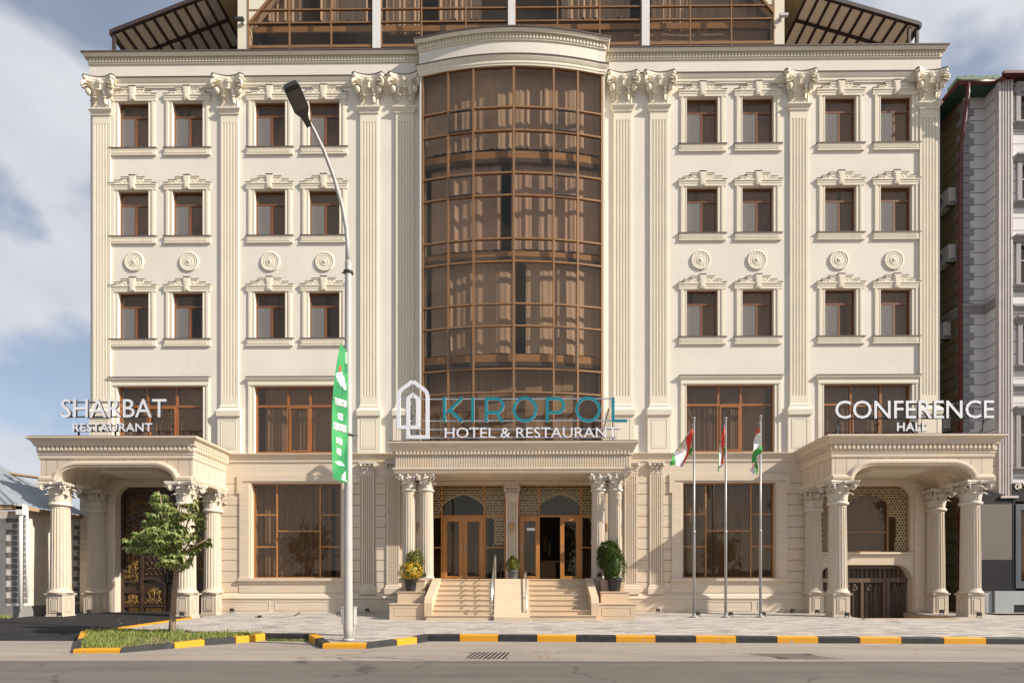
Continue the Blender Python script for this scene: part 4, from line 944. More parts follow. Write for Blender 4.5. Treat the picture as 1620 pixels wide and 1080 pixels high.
# ------------------------------------------------------------------ wrought gate under the first portico
def spiral(mb, c, r, turns, a0, s=1, w=0.012, y=0, n=26, tail=None):
    pts = []
    for k in range(n):
        t = k/(n-1); a = a0+s*t*turns*2*math.pi; rr = r*(1-0.86*t); pts.append((c[0]+rr*math.cos(a), y, c[1]+rr*math.sin(a)))
    if tail: pts = [(tail[0], y, tail[1])]+pts
    mb.tube(pts, w, 5)
def scurve(mb, a, b, r, s=1, w=0.012, y=0):
    a, b = Vector(a), Vector(b); d = (b-a); nrm = Vector((-d.y, d.x)).normalized()*s; pts = []
    Ln = d.length
    for k in range(13):
        t = k/12; p = a+d*t+nrm*math.sin(t*2*math.pi)*Ln*0.13; pts.append((p.x, y, p.y))
    mb.tube(pts, w, 5)
    an = math.atan2(nrm.y, nrm.x)
    spiral(mb, tuple(a-nrm*r*0.9), r, 1.3, an, s, w*0.9, y); spiral(mb, tuple(b+nrm*r*0.9), r, 1.3, an+math.pi, s, w*0.9, y)
gx0, gx1, gz0, gz1 = GL; gcx = (gx0+gx1)/2; ghw = (gx1-gx0)/2; gh_ = gz1
mb = MB('gate_metal'); yb, yf_ = 0.30, 0.24
mb.box(-ghw, ghw, yb, yb+0.03, -0.1, gh_+0.2)          # backing sheet
gate = part('carriage_gate', mb, hotel, (gcx, 0, 0))
mb = MB('gate_metal')
def fr(x0, x1, z0, z1, t=0.05, y0=0.235, y1=0.298): mb.box(x0, x1, y0, y1, z0, z0+t); mb.box(x0, x1, y0, y1, z1-t, z1); mb.box(x0, x0+t, y0, y1, z0+t, z1-t); mb.box(x1-t, x1, y0, y1, z0+t, z1-t)
def zz(p): return P(255, p, 0.25)[1]
def gxp(zx): return PX(180+zx/4.5, 0.25)-gcx
xa = -ghw; rows_ = [zz(974), zz(962.5), zz(941.5), zz(934), zz(841), zz(826)]
for s in (-1, 1):
    def b2(x0, x1, *r): mb.box(min(s*x0, s*x1), max(s*x0, s*x1), *r)
    b2(0.0, ghw, 0.20, 0.298, gh_-0.18, gh_+0.1); b2(ghw-0.10, ghw, 0.20, 0.298, -0.1, gh_-0.18)
    b2(0.785, 0.87, 0.22, 0.298, -0.1, 3.05); b2(0.0, 0.02, 0.21, 0.298, -0.1, 2.85)
    for z0, z1 in ((-0.1, 0.0), (0.17, 0.25), (0.66, 0.74), (1.02, 1.08)): b2(0.87, ghw-0.10, 0.23, 0.298, z0, z1)
    for z0, z1 in ((-0.1, 0.0), (0.17, 0.25)): b2(0.02, 0.785, 0.23, 0.298, z0, z1)
    for k in range(14):                                # arched rails of the leaves
        t0, t1 = k/14, (k+1)/14; f_ = lambda t: 0.95+0.18*math.sin(t*math.pi*0.75); g_ = lambda t: 2.45+0.75*math.sin((1-t)*math.pi/2*0.9)
        for f in (f_, g_):
            x0, x1 = 0.02+0.77*t0, 0.02+0.77*t1; p = [(s*x0, f(t0)), (s*x1, f(t1)), (s*x1, f(t1)+0.08), (s*x0, f(t0)+0.08)]; mb.xz(p, 0.225, 0.298)
    for k in range(12):                                # sweeping band above
        t0, t1 = k/12, (k+1)/12; f = lambda t: 3.35-0.55*math.cos(t*math.pi)*0.6
        x0, x1 = 0.05+1.33*t0, 0.05+1.33*t1; g = lambda t: 3.52-0.42*t**1.4
        mb.xz([(s*x0, g(t0)), (s*x1, g(t1)), (s*x1, g(t1)+0.10), (s*x0, g(t0)+0.10)], 0.225, 0.298)
for s in (-1, 1):
    for k in range(-5, 11):                            # diamond slats
        for q in (-1, 1):
            x0, z0 = 0.08, 1.25+k*0.215; pts = []
            p0 = Vector((0.08, z0)); d = Vector((0.62, q*0.93*0.62/0.62*0.74))
            for t in range(13):
                p = p0+d*(t/12)
                if 1.24 < p.y < 2.44: pts.append(p)
            if len(pts) > 1:
                a, b = pts[0], pts[-1]; dd = (b-a).normalized(); nn = Vector((-dd.y, dd.x))*0.016
                mb.xz([(s*(a+nn).x, (a+nn).y), (s*(b+nn).x, (b+nn).y), (s*(b-nn).x, (b-nn).y), (s*(a-nn).x, (a-nn).y)], 0.268 if q > 0 else 0.272, 0.299)
part('gate_frame', mb, gate)
mb = MB(); mb.use('gold', True)
for s in (-1, 1):
    Y = 0.262
    def X(x): return s*x
    for row in range(6):
        for k in range(4):
            x = 0.16+0.17*k+(0.085 if row % 2 else 0); z = 1.33+0.19*row
            if x < 0.72: mb.ball((X(x), 0.262, z), 0.020, 5)
    # tall side panel
    rg_ = random.Random(3)
    for z0, z1, d in ((1.12, 1.62, 1), (1.30, 1.85, -1), (1.55, 2.1, 1), (1.80, 2.35, -1), (2.05, 2.6, 1), (2.3, 2.85, -1)):
        scurve(mb, (X(1.16-0.13*d), z0), (X(1.16+0.13*d), z1), 0.10, d*s, 0.011, Y)
    for z in (1.17, 1.36, 1.55, 1.78, 2.0, 2.2, 2.42, 2.64, 2.8): spiral(mb, (X(0.955), z), 0.07, 1.4, z*5, s, 0.010, Y); spiral(mb, (X(1.365), z+0.06), 0.07, 1.4, math.pi+z*4, -s, 0.010, Y)
    for q in (0, 1): mb.tube([(X(1.06+q*0.2), Y, 1.12), (X(1.06+q*0.2), Y, 1.5), (X(1.13+q*0.06), Y, 1.9)], 0.012, 5)
    for k in range(16):
        x, z = 0.25+1.1*rg_.random(), 2.95+1.0*rg_.random()
        if z < 3.0+0.5*(1-x): continue
        spiral(mb, (X(x), z), 0.075, 1.3, rg_.uniform(0, 6), s*rg_.choice((-1, 1)), 0.010, Y)
    # lower side panel and leaf panel
    for cx, hw_, hh_ in ((1.16, 0.22, 0.15), (0.40, 0.30, 0.27)):
        cz = 0.455 if hw_ < 0.25 else 0.56
        for a in (-1, 1):
            for b in (-1, 1): spiral(mb, (X(cx+a*hw_*0.52), cz+b*hh_*0.52), hw_*0.42, 1.6, R(90) if b > 0 else R(-90), a*b*s, 0.010, Y)
            scurve(mb, (X(cx+a*hw_*0.9), cz-hh_*0.9), (X(cx+a*hw_*0.2), cz+hh_*0.9), 0.05, a*s, 0.011, Y)
        mb.tube([(X(cx), Y, cz-hh_), (X(cx), Y, cz+hh_)], 0.011, 5)
        spiral(mb, (X(cx), cz), hw_*1.02, 0.9, R(200), 1, 0.011, Y, 30)
    # top corner sprays
    for (a, b, r_, d) in (((0.30, 3.70), (0.95, 3.95), 0.10, 1), ((0.95, 3.45), (1.33, 3.95), 0.12, -1), ((0.5, 3.65), (1.25, 3.75), 0.10, -1), ((1.30, 3.2), (1.1, 3.75), 0.09, 1), ((0.55, 2.95), (1.2, 3.2), 0.10, 1), ((0.85, 2.75), (0.6, 3.25), 0.10, -1), ((0.95, 2.95), (1.32, 2.6), 0.08, 1)):
        scurve(mb, (X(a[0]), a[1]), (X(b[0]), b[1]), r_, d*s, 0.011, Y)
    mb.use('gold')
    for x0, x1 in ((0.06, 0.76), (0.90, 1.40)):          # key band
        k = x0
        while k < x1-0.12:
            for bx in ((0, 0.125, 0.03, 0.045), (0, 0.015, 0.045, 0.15), (0.015, 0.095, 0.135, 0.15), (0.08, 0.095, 0.085, 0.135), (0.045, 0.08, 0.085, 0.10)):
                mb.box(min(X(k+bx[0]), X(k+bx[1])), max(X(k+bx[0]), X(k+bx[1])), 0.25, 0.299, bx[2]-0.02, bx[3]-0.02)
            k += 0.135
    mb.use('gold', True)
part('gold_scrollwork', mb, gate)
mb = MB('iron'); mb.box(0.09, 0.13, 0.17, 0.20, 1.05, 1.40); mb.box(0.09, 0.13, 0.20, 0.24, 1.07, 1.11); mb.box(0.09, 0.13, 0.20, 0.24, 1.34, 1.38); mb.box(0.07, 0.15, 0.225, 0.245, 1.0, 1.45); part('handle', mb, gate)

# ------------------------------------------------------------------ pierced girih screens
def lattice(mb, x0, x1, z0, z1, inside, s=0.27, w=0.0085, y0=0.0, y1=0.02):
    for fam in range(3):
        a = fam*math.pi/3; d = Vector((math.cos(a), math.sin(a))); n = Vector((-d.y, d.x))
        D = math.hypot(x1-x0, z1-z0); c = Vector(((x0+x1)/2, (z0+z1)/2)); base = n.dot(c)
        k0 = int((base-D/2)/(s*0.866))-1; k1 = int((base+D/2)/(s*0.866))+1
        for k in range(k0, k1+1):
            for off in (-0.21, 0.21):
                o = (k+off)*s*0.866; p0 = c+n*(o-base); run = None; st = 0.02; m = int(D/st)
                for q in range(-m//2-1, m//2+2):
                    p = p0+d*(q*st); ok = x0 < p.x < x1 and z0 < p.y < z1 and inside(p.x, p.y)
                    if ok and run is None: run = p
                    if (not ok) and run is not None:
                        e = p-d*st
                        if (e-run).length > 0.03: mb.xz([tuple(run+n*w), tuple(run-n*w), tuple(e-n*w), tuple(e+n*w)], y0+0.0022*fam+(0.001 if off > 0 else 0), y1)
                        run = None
# ------------------------------------------------------------------ garage front under the other portico
rx0, rx1, rz0, rz1 = RW_; mb = MB('bronze')
w = rx1-rx0; xm = PX(1404.5, 0.15); zm = P(1370, 841.5, .15)[1]; zt_ = P(1420, 816, .15)[1]
mb.box(rx0, rx1, 0.15, 0.21, rz0, rz0+0.05); mb.box(rx0, rx1, 0.15, 0.21, rz1-0.05, rz1); mb.box(rx0, rx0+0.05, 0.15, 0.21, rz0+.05, rz1-.05); mb.box(rx1-0.05, rx1, 0.15, 0.21, rz0+.05, rz1-.05)
xl_ = PX(1310, .15)
for v in (xm, xl_): mb.box(v-0.03, v+0.03, 0.153, 0.21, rz0+0.05, rz1-0.05)
mb.box(xl_+0.03, xm-0.03, 0.156, 0.21, zm-0.025, zm+0.025); mb.box(xm+0.03, rx1-0.05, 0.156, 0.21, zt_-0.02, zt_+0.02)
sw_ = part('screen_window', mb, hotel)
mb = MB('shop_glass'); mb.poly([(rx0, 0.19, rz0), (rx1, 0.19, rz0), (rx1, 0.192, rz1), (rx0, 0.192, rz1)]); part('pane', mb, sw_, fix=False)
part('curtain', curtain_mb(rx0-0.1, rx1+0.1, rz0-0.1, rz1+0.1, 0.5, 'shade_striped_sheet', [], 71, 0.16, 0.035), sw_, fix=False)
cx_ = PX(1372, .15); mb = MB('lattice_metal')
def archin(x, z, cx, zs, za, hw, drop=0.12):
    # pointed arch: centre cx, springing zs, apex za, half width hw
    if z < zs: return abs(x-cx) < (hw if zs-z < drop else hw+0.21+0.06*math.sin(min(1, (zs-z)/1.2)*math.pi))
    t = (z-zs)/(za-zs)
    return t < 1 and abs(x-cx) < hw*(1-t**2.2)**0.75
zs_, za_ = P(1361, 806, .15)[1], P(1361, 782, .15)[1]
lattice(mb, rx0+0.05, rx1-0.05, rz0+0.05, rz1-0.05, lambda x, z: not archin(x, z, cx_, zs_, za_, 0.72, 0.24), 0.21, 0.009, 0.135, 0.185)
part('pierced_screen', mb, sw_)
# sliding gate of the ramp
hx0, hx1, hz0, hz1 = RG; mb = MB('garage_metal'); w = hx1-hx0
mb.use('interior'); mb.box(hx0, hx1, 0.36, 0.39, hz0, hz1+0.1); mb.cur = 1; ga = part('garage_gate', mb, hotel)
mb = MB('garage_metal'); Z1 = P(1370, 918, .3)[1]
mb.box(hx0, hx1, 0.25, 0.358, Z1-0.06, Z1+0.10); mb.box(hx0, hx1, 0.24, 0.358, hz1-0.12, hz1+0.02)
for p in (1298, 1362, 1397, 1403, 1440): x = PX(p, .3); mb.box(x-0.05, x+0.05, 0.22, 0.358, hz0, Z1-0.061)
k = hx0+0.08
while k < hx1: 
    mb.box(k-0.012, k+0.012, 0.28, 0.30, hz0+0.2, Z1-0.07); mb.box(k-0.03, k+0.03, 0.29, 0.358, Z1+0.11, hz1-0.121) if int(k*100) % 2 else mb.box(k-0.014, k+0.014, 0.29, 0.358, Z1+0.11, hz1-0.121); k += 0.155
part('gate_frame', mb, ga)
mb = MB(); mb.use('garage_metal', True)
for p in (1318, 1345, 1380, 1420):
    x = PX(p, .3); z = Z1-0.28
    for s in (-1, 1): spiral(mb, (x+s*0.16, z+0.02), 0.11, 1.2, R(90), s, 0.024, 0.27); mb.tube([(x+s*0.06, 0.27, z-1.2), (x+s*0.06, 0.27, z), (x+s*0.10, 0.27, z+0.12), (x+s*0.16, 0.27, z+0.14)], 0.022, 5)
part('gate_scrolls', mb, ga)
mb = MB('stone'); mb.sweep([(0, -0.005), (0.06, 0), (0.07, -0.06), (0.03, -0.09), (0, -0.1)], [(rx0-0.12, 0), (rx1+0.75, 0)], mapf=lambda a, c, h: (a, c, h+rz0-0.001)); part('screen_sill', mb, hotel)

# ------------------------------------------------------------------ main entrance
LZ = 1.10                                             # landing level
ex0, ex1, ez0, ez1 = EH; yf = -1.25; x0, x1 = CAN; zt = P_TOP; zb = P(810, 749, -1.25)[1]
mb = MB('stone'); mb.box(x0, x1, yf, 0.003, zb, zt-0.02); can = part('entrance_canopy', mb, hotel)
U = [(x0, 0), (x0, yf), (x1, yf), (x1, 0)]; mb = MB('stone')
zf0, zf1 = P(810, 739.5, yf)[1], P(810, 720, yf)[1]
mb.sweep([(0, zb), (0.02, zb), (0.05, zb+0.05), (0.05, zb+0.11), (0.09, zb+0.14), (0.09, zf0-0.02), (0.04, zf0)], U, caps=False)
mb.sweep([(0.04, zf1), (0.06, zf1+0.0), (0.06, zf1+0.12), (0.11, zf1+0.13), (0.125, zf1+0.17), (0.15, zf1+0.21), (0.165, zf1+0.27), (0.21, zf1+0.32), (0.23, zt-0.04), (0.23, zt), (0, zt+0.02)], U, caps=False)
mb.dentils(U, 0.065, 0.05, 0.058, 0.10, zf1+0.02, zf1+0.128)
fp = U; mb.dentils(fp, 0.045, 0.033, -0.002, 0.036, zf0, zf1); mb.sweep([(0.0, zf0), (0.014, zf0), (0.014, zf1), (0.0, zf1)], U, caps=False)
part('entablature', mb, can)
mb = MB('cap_metal'); mb.box(x0-0.22, x1+0.22, yf-0.22, -0.01, zt+0.021, zt+0.03); part('canopy_roof', mb, can)
mb = MB('stone'); mb.sweep([(0, 0), (0.07, 0.0), (0.07, 0.06), (0.0, 0.06)], [(ex0, 0.02), (ex1, 0.02)], mapf=lambda a, c, h: (a, c-0.02, h+ez1+0.02)); mb.dentils([(ex0, 0.0), (ex1, 0.0)], 0.055, 0.05, -0.003, 0.05, ez1+0.10, ez1+0.20); part('inner_cornice', mb, hotel)
ech = zb-P(660, 778, -1.0)[1]; ecap = round_capital(0.225, ech, 0.295); esh = finish(shaft_mb(0.235, 0.215, LZ, zb-ech+0.01), 'column')
epl = MB('column_stone'); epl.box(-0.29, 0.29, -0.29, 0.29, LZ-0.1, LZ+0.06); epl_me = finish(epl, 'pedestal')
for px in (648, 674.5, 946.8, 972.7): column(PX(px, -0.98), -0.98, esh, ecap, zb-ech, epl_me)
# landing, steps, cheek walls and middle block
SX0, SX1 = PX(678, -1.5), PX(944, -1.5); mb = MB('step_stone'); NS = 7; TR = 0.27; ye = -1.28
mb.box(PX(640, -1), PX(980, -1), ye, 1.2, -0.4, LZ)
part('landing', mb, hotel)
mb = MB('step_stone'); bot = gz(-3.1); SXA, SXB = PX(679, -2.2)+0.08, PX(942, -2.2)-0.08
rise = (LZ-bot)/(NS+1)
for k in range(NS):
    z = LZ-rise*(k+1); y0 = ye-TR*(k+1)
    mb.box(SXA, SXB, y0, y0+TR+0.001*k, -0.4, z-0.028); mb.box(SXA, SXB, y0-0.025, y0+TR-0.001, z-0.027, z)
mb.box(SX0, SX1, ye-0.025, ye+0.2, LZ+0.001, LZ+0.028)
part('stairs', mb, hotel)
yb_ = ye-TR*NS
mb = MB('step_stone'); a, b = PX(783.5, -3.0), PX(836, -3.0)
yq0, yq1 = ye-0.06, yb_-0.10; a0, b0_ = PX(783, yq0), PX(836, yq0); a1, b1 = PX(781.5, yq1), PX(838, yq1)
vv = [(a0, ye+0.1, LZ+0.03), (b0_, ye+0.1, LZ+0.03), (a0, yq0, LZ+0.03), (b0_, yq0, LZ+0.03), (a1, yq1, 0.0), (b1, yq1, 0.0), (a1, yq1, -0.5), (b1, yq1, -0.5), (a0, ye+0.1, -0.5), (b0_, ye+0.1, -0.5)]
for p in vv: mb.vert(p)
for f in ((0, 1, 3, 2), (2, 3, 5, 4), (4, 5, 7, 6), (0, 2, 4, 6, 8), (1, 9, 7, 5, 3), (8, 9, 1, 0), (6, 7, 9, 8)): mb.face(f)
part('stair_ramp', mb, hotel)
for s, pxs in ((1, (616, 677, 629, 672, 636, 672)), (-1, (1007, 944, 995, 951, 988, 951))):
    ya = -2.95; mb = MB('step_stone')
    def bx(pa, pb, y0, y1, z0, z1, lip=0.03):
        q0, q1 = sorted((PX(pa, y0), PX(pb, y0))); mb.box(q0, q1, y0, y1, z0, z1-0.03); mb.box(q0-0.02, q1+0.02, y0-0.025, y1, z1-0.029, z1)
    za1 = P(640, 954, -2.95)[1]; zb1 = P(640, 935, -2.35)[1]
    bx(pxs[0], pxs[1], -2.95, -2.30, -0.4, za1); bx(pxs[2], pxs[3], -2.30, -1.78, -0.4, zb1); bx(pxs[4], pxs[5], -1.78, -1.25, -0.4, LZ-0.002)
    q0, q1 = sorted((PX(pxs[0]+8*s, -2.95), PX(pxs[1]-8*s, -2.95))); z0, z1 = 0.02, za1-0.12; e = 0.014
    mb.box(q0, q1, -2.957, -2.949, z0, z0+e); mb.box(q0, q1, -2.957, -2.949, z1-e, z1); mb.box(q0, q0+e, -2.957, -2.949, z0+e, z1-e); mb.box(q1-e, q1, -2.957, -2.949, z0+e, z1-e)
    part('plant_stand', mb, hotel)
    mb = MB('step_stone'); xs = PX(pxs[1]+2*s, -2.2); xs2 = xs+s*0.22
    mb.yz([(ye+0.02, LZ+0.05), (ye-0.20, LZ+0.05), (-2.97, 0.55), (-3.05, 0.40), (-3.05, -0.4), (ye+0.02, -0.4)], min(xs, xs2), max(xs, xs2)); part('stair_cheek', mb, hotel)
# door screens
YD = 0.42
mb = MB('stone'); pxa, pxb = PX(800.5, 0.12), PX(819.5, 0.12)
DZ = lambda py: P(810, py, YD)[1]
mid = MB('stone'); fluted(mid, (pxb-pxa)/2, 0.10, LZ, ez1-0.55, 5, 0.18, 0.05, 0.45, 0.035); mid.box(-(pxb-pxa)/2, (pxb-pxa)/2, -0.1, 0.3, ez1-0.55, ez1); mid.box(-(pxb-pxa)/2-0.03, (pxb-pxa)/2+0.03, -0.22, 0.3, ez1-0.09, ez1-0.001); mid.box(-(pxb-pxa)/2+0.01, (pxb-pxa)/2-0.01, 0, 0.3, LZ, ez1-0.56)
pm = part('door_pilaster', mid, hotel, ((pxa+pxb)/2, 0.22, 0)); part('capital', gc_me, pm, (0, -0.098, ez1-0.092-hh*0.99))
def DX(px): return PX(px, YD)
zt1, ztr, zlo = DZ(769.5), DZ(816), DZ(865.5); zb0 = LZ
groups = [(664, 699, 766.5, 800, 'L'), (820, 852.6, 919.5, 957, 'R')]
for a, m1, m2, b, s in groups:
    X0, M1, M2, X1 = DX(a), DX(m1), DX(m2), DX(b); mb = MB('door_wood'); t = 0.05
    mb.box(X0, X1, YD, YD+0.08, zt1, zt1+0.12)
    for v in (X0+0.02, M1, M2, X1-0.02): mb.box(v-t*0.6, v+t*0.6, YD-0.004, YD+0.08, zb0, zt1)
    mb.box(X0, X1, YD-0.002, YD+0.078, ztr-0.035, ztr+0.035)
    mb.box(X0, M1, YD+0.002, YD+0.07, zlo-0.02, zlo+0.02); mb.box(M2, X1, YD+0.002, YD+0.07, zlo-0.02, zlo+0.02)
    mb.box(X0, M1, YD+0.002, YD+0.07, zb0, zb0+0.07); mb.box(M2, X1, YD+0.002, YD+0.07, zb0, zb0+0.07)
    ds_ = part('door_screen', mb, hotel)
    g = MB('shop_glass')
    for c, d in ((X0, M1), (M2, X1)):
        g.poly([(c, YD+0.04, zb0), (d, YD+0.04, zb0), (d, YD+0.04, ztr), (c, YD+0.04, ztr)])
    g.poly([(X0, YD+0.042, ztr), (X1, YD+0.042, ztr), (X1, YD+0.04, zt1), (X0, YD+0.04, zt1)]); part('pane', g, ds_, fix=False)
    lt = MB('lattice_metal'); cx = (M1+M2)/2; zs_ = DZ(814); za_ = DZ(782); hw = 0.80
    def ins(x, z): 
        if abs(z-ztr) < 0.04: return False
        return not archin(x, z, cx, zs_, za_, 0.82) and z > DZ(862)
    lattice(lt, X0+0.05, X1-0.05, zlo+0.03, zt1-0.01, ins, 0.21, 0.009, YD+0.005, YD+0.035)
    for q in range(28):                                # gilt edge of the pointed arch
        t0, t1 = q/28, (q+1)/28
        for sgn in (-1, 1):
            f = lambda t: (cx+sgn*0.82*(1-t**2.2)**0.75, zs_+(za_-zs_)*t)
            p, r_ = f(t0), f(t1); lt.xz([(p[0], p[1]), (r_[0], r_[1]), (r_[0], r_[1]+0.03), (p[0], p[1]+0.03)], YD+0.0, YD+0.036)
    part('pierced_screen', lt, ds_)
    def leafdoor(xa, xb, y, rot=0, hang='l', lab=None):
        w = xb-xa; H_ = ztr-0.04-zb0; mb = MB('door_wood'); st = 0.125
        mb.box(0, st, 0, 0.05, 0.0, H_); mb.box(w-st, w, 0, 0.05, 0, H_); mb.box(st, w-st, 0, 0.05, 0, 0.13); mb.box(st, w-st, 0, 0.05, H_-0.14, H_)
        for a_, b_, c_, d_ in ((st, st+.02, .13, H_-.14), (w-st-.02, w-st, .13, H_-.14), (st+.02, w-st-.02, .13, .15), (st+.02, w-st-.02, H_-.16, H_-.14)): mb.box(a_, b_, 0.012, 0.04, c_, d_)
        d_ = part('door', mb, hotel, (xa, y, zb0+0.012), (0, 0, 0), lab)
        g = MB('shop_glass'); g.poly([(st, 0.025, 0.13), (w-st, 0.025, 0.13), (w-st, 0.027, H_-0.14), (st, 0.027, H_-0.14)]); part('pane', g, d_, fix=False)
        hx = w-0.06 if hang == 'l' else 0.06; h_ = MB('steel'); h_.tube([(hx, -0.05, 0.95), (hx, -0.05, 1.25)], 0.012, 8); h_.tube([(hx, -0.05, 0.98), (hx, 0.0, 0.98)], 0.009, 6); h_.tube([(hx, -0.05, 1.22), (hx, 0.0, 1.22)], 0.009, 6); part('handle', h_, d_)
        return d_
    mm = (M1+M2)/2
    if s == 'L': leafdoor(M1+0.04, mm-0.004, YD-0.01); leafdoor(mm+0.004, M2-0.04, YD-0.01, 0, 'r')
    else:
        leafdoor(mm+0.004, M2-0.04, YD-0.01, 0, 'r')
        od = leafdoor(DX(822.5), DX(853.5), YD-0.09, 0, 'r', 'glazed wooden leaf folded open with a small white notice on the glass')
        st_ = MB('white_line'); st_.box(0.24, 0.53, 0.010, 0.016, 1.73, 1.83); nt_ = part('notice', st_, od)
    if s == 'L': part('curtain', curtain_mb(M1-0.1, M2+0.1, zb0, ztr, YD+0.7, 'shade_striped_sheet', [], 80, 0.4, 0.012), ds_, fix=False)
mb = MB('interior'); mb.box(ex0-0.5, ex1+0.5, 5.0, 5.2, -0.3, 4.6); mb.box(ex0-0.5, ex1+0.5, 0.5, 5.0, LZ-0.15, LZ-0.004); mb.box(ex0-0.5, ex1+0.5, 0.37, 5.0, ez1+0.1, ez1+0.3); mb.box(ex0-0.55, ex0-0.4, .37, 5, -.3, 4.6); mb.box(ex1+0.4, ex1+0.55, .37, 5, -.3, 4.6); part('lobby', mb, hotel)
mb = MB('slab_edge'); mb.box(DX(856), DX(884), 2.6, 3.2, LZ, LZ+0.75); mb.box(DX(856), DX(925), 2.5, 3.3, LZ+0.75, LZ+0.8); mb.box(DX(866), DX(872), 4.9, 4.99, LZ+1.3, LZ+2.0); mb.use('lattice_metal'); mb.box(DX(875), DX(880), 4.9, 4.99, LZ+1.1, LZ+1.7); part('reception_desk', mb, hotel)
# ------------------------------------------------------------------ lettering
def text_mesh(body, px0, px1, py0, py1, Y, mat_, depth=0.05, bold=0.0, spacing=1.0, align_px=True, side=None):
    cu = bpy.data.curves.new('t', 'FONT'); cu.body = body; cu.size = 1; cu.extrude = 0.5; cu.space_character = spacing; cu.offset = bold; cu.resolution_u = 3
    o = bpy.data.objects.new('t', cu); C.objects.link(o); dg = bpy.context.evaluated_depsgraph_get(); me = bpy.data.meshes.new_from_object(o.evaluated_get(dg))
    bpy.data.objects.remove(o); bpy.data.curves.remove(cu)
    xs = [v.co.x for v in me.vertices]; ys = [v.co.y for v in me.vertices]
    a, b, c, d = min(xs), max(xs), min(ys), max(ys)
    x0, x1 = PX(px0, Y), PX(px1, Y); z1, z0 = P(px0, py0, Y)[1], P(px0, py1, Y)[1]
    for v in me.vertices:
        x, y, z = v.co; v.co = (x0+(x-a)/(b-a)*(x1-x0), Y-z*depth*1.0, z0+(y-c)/(d-c)*(z1-z0))
    me.materials.clear(); me.materials.append(M[mat_]); 
    if side: me.materials.append(M[side])
    recalc(me)
    if side:
        for p in me.polygons: p.material_index = 0 if p.normal.y < -0.5 else 1
    return me
def ribbon(mb, pts, w, Y, depth, to=None, closed=False):
    f = to or (lambda a, c: P(a, c, Y))
    pth = [f(*p) for p in pts]
    mb.sweep([(-w/2, -depth/2), (w/2, -depth/2), (w/2, depth/2), (-w/2, depth/2), (-w/2, -depth/2)], pth, closed, mapf=lambda a, c, h: (a, Y+h, c))
# hotel name sign
YS = -1.32; t = thing('rooftop_sign', (0, 0, 0), 'hotel sign with tall teal letters and a white arch emblem on the entrance canopy', 'sign')
def z1_(x, y): return P(600+x/7.714, 590+y/7.714, YS)
def z2_(x, y): return P(800+x/7.714, 590+y/7.714, YS)
SW = 36/7.714*18.2/900
def letter(parts, f):
    mb = MB('teal_letter')
    for i_, pts in enumerate(parts): ribbon(mb, pts, SW, YS, 0.05+0.004*i_, f)
    me = mb.mesh('letter'); recalc(me); me.materials.append(M['pvc_white'])
    for p in me.polygons: p.material_index = 0 if p.normal.y < -0.5 else 1
    part('letter', me, t)
def circ(cx, cy, rx, ry, a0, a1, n=40): return [(cx+rx*math.cos(R(a0+(a1-a0)*i/n)), cy-ry*math.sin(R(a0+(a1-a0)*i/n))) for i in range(n+1)]
letter([[(797, 297), (797, 598)], [(1016, 300), (830, 488)], [(862, 452), (1016, 596)]], z1_)
letter([[(1142, 297), (1142, 598)]], z1_)
letter([[(1308, 297), (1308, 598)], [(1326, 314), (1425, 314)]+circ(1425, 398, 84, 84, 88, -88, 20)+[(1425, 482), (1326, 482)], [(1440, 500), (1506, 596)]], z1_)
letter([circ(236, 445, 134, 139, 0, 360)], z2_)
letter([[(508, 297), (508, 598)], [(526, 314), (620, 314)]+circ(625, 398, 84, 84, 88, -88, 20)+[(620, 482), (526, 482)]], z2_)
letter([circ(1005, 445, 137, 139, 0, 360)], z2_)
letter([[(1310, 297), (1310, 598)], [(1328, 582), (1482, 582)]], z2_)
part('small_lettering', text_mesh('HOTEL & RESTAURANT', 703.8, 976.5, 676.3, 692.8, YS, 'white_letter', 0.04, 0.0, 1.0, side='pvc_white'), t)
mb = MB('white_letter')
def dome(cx, ty, hw, sy):                              # ogee from left spring to right spring
    L_ = [(cx-hw, sy), (cx-hw, sy-0.10*hw), (cx-hw*0.93, sy-0.33*hw), (cx-hw*0.70, sy-0.56*hw), (cx-hw*0.36, sy-0.78*hw), (cx-hw*0.14, sy-0.98*hw), (cx-hw*0.02, ty)]
    L_[-1] = (cx, ty); return L_+[(2*cx-a, b) for a, b in L_[:-1]][::-1]
big = dome(413, 122, 176, 290); sml = dome(413, 268, 58, 330)
ribbon(mb, [(330, 663), (238, 663), (238, 400)]+[(x, y) for x, y in big]+[(590, 500), (590, 783), (355, 783), (355, 400)]+sml+[(472, 500), (472, 663), (380, 663)], 45/7.714*18.2/900, YS-0.01, 0.07, z1_)
part('arch_emblem', mb, t)
mb = MB('frame_steel')
mb.use('steel')
def bar(px0, px1, py, y=YS+0.05, r=0.018): z = P(810, py, y)[1]; mb.box(PX(px0, y), PX(px1, y), y-r, y+r, z-r, z+r)
for a, b, p in ((634, 968, 631), (634, 985, 665.5), (664, 981, 679), (664, 975, 692)): bar(a, b, p)
mb.use('frame_steel')
for p in (650, 747, 864.5, 969.5): x = PX(p, YS+.08); mb.box(x-0.018, x+0.018, YS+0.07, YS+0.10, P_TOP, P(p, 640 if p in (650, 969.5) else 664, YS)[1])
for p in (655, 964): x = PX(p, YS); mb.tube([(x, YS+0.08, P(p, 645, YS)[1]), (x+(0.25 if p < 800 else -0.25), YS+0.75, P_TOP+0.02)], 0.018, 5)
part('support_frame', mb, t)
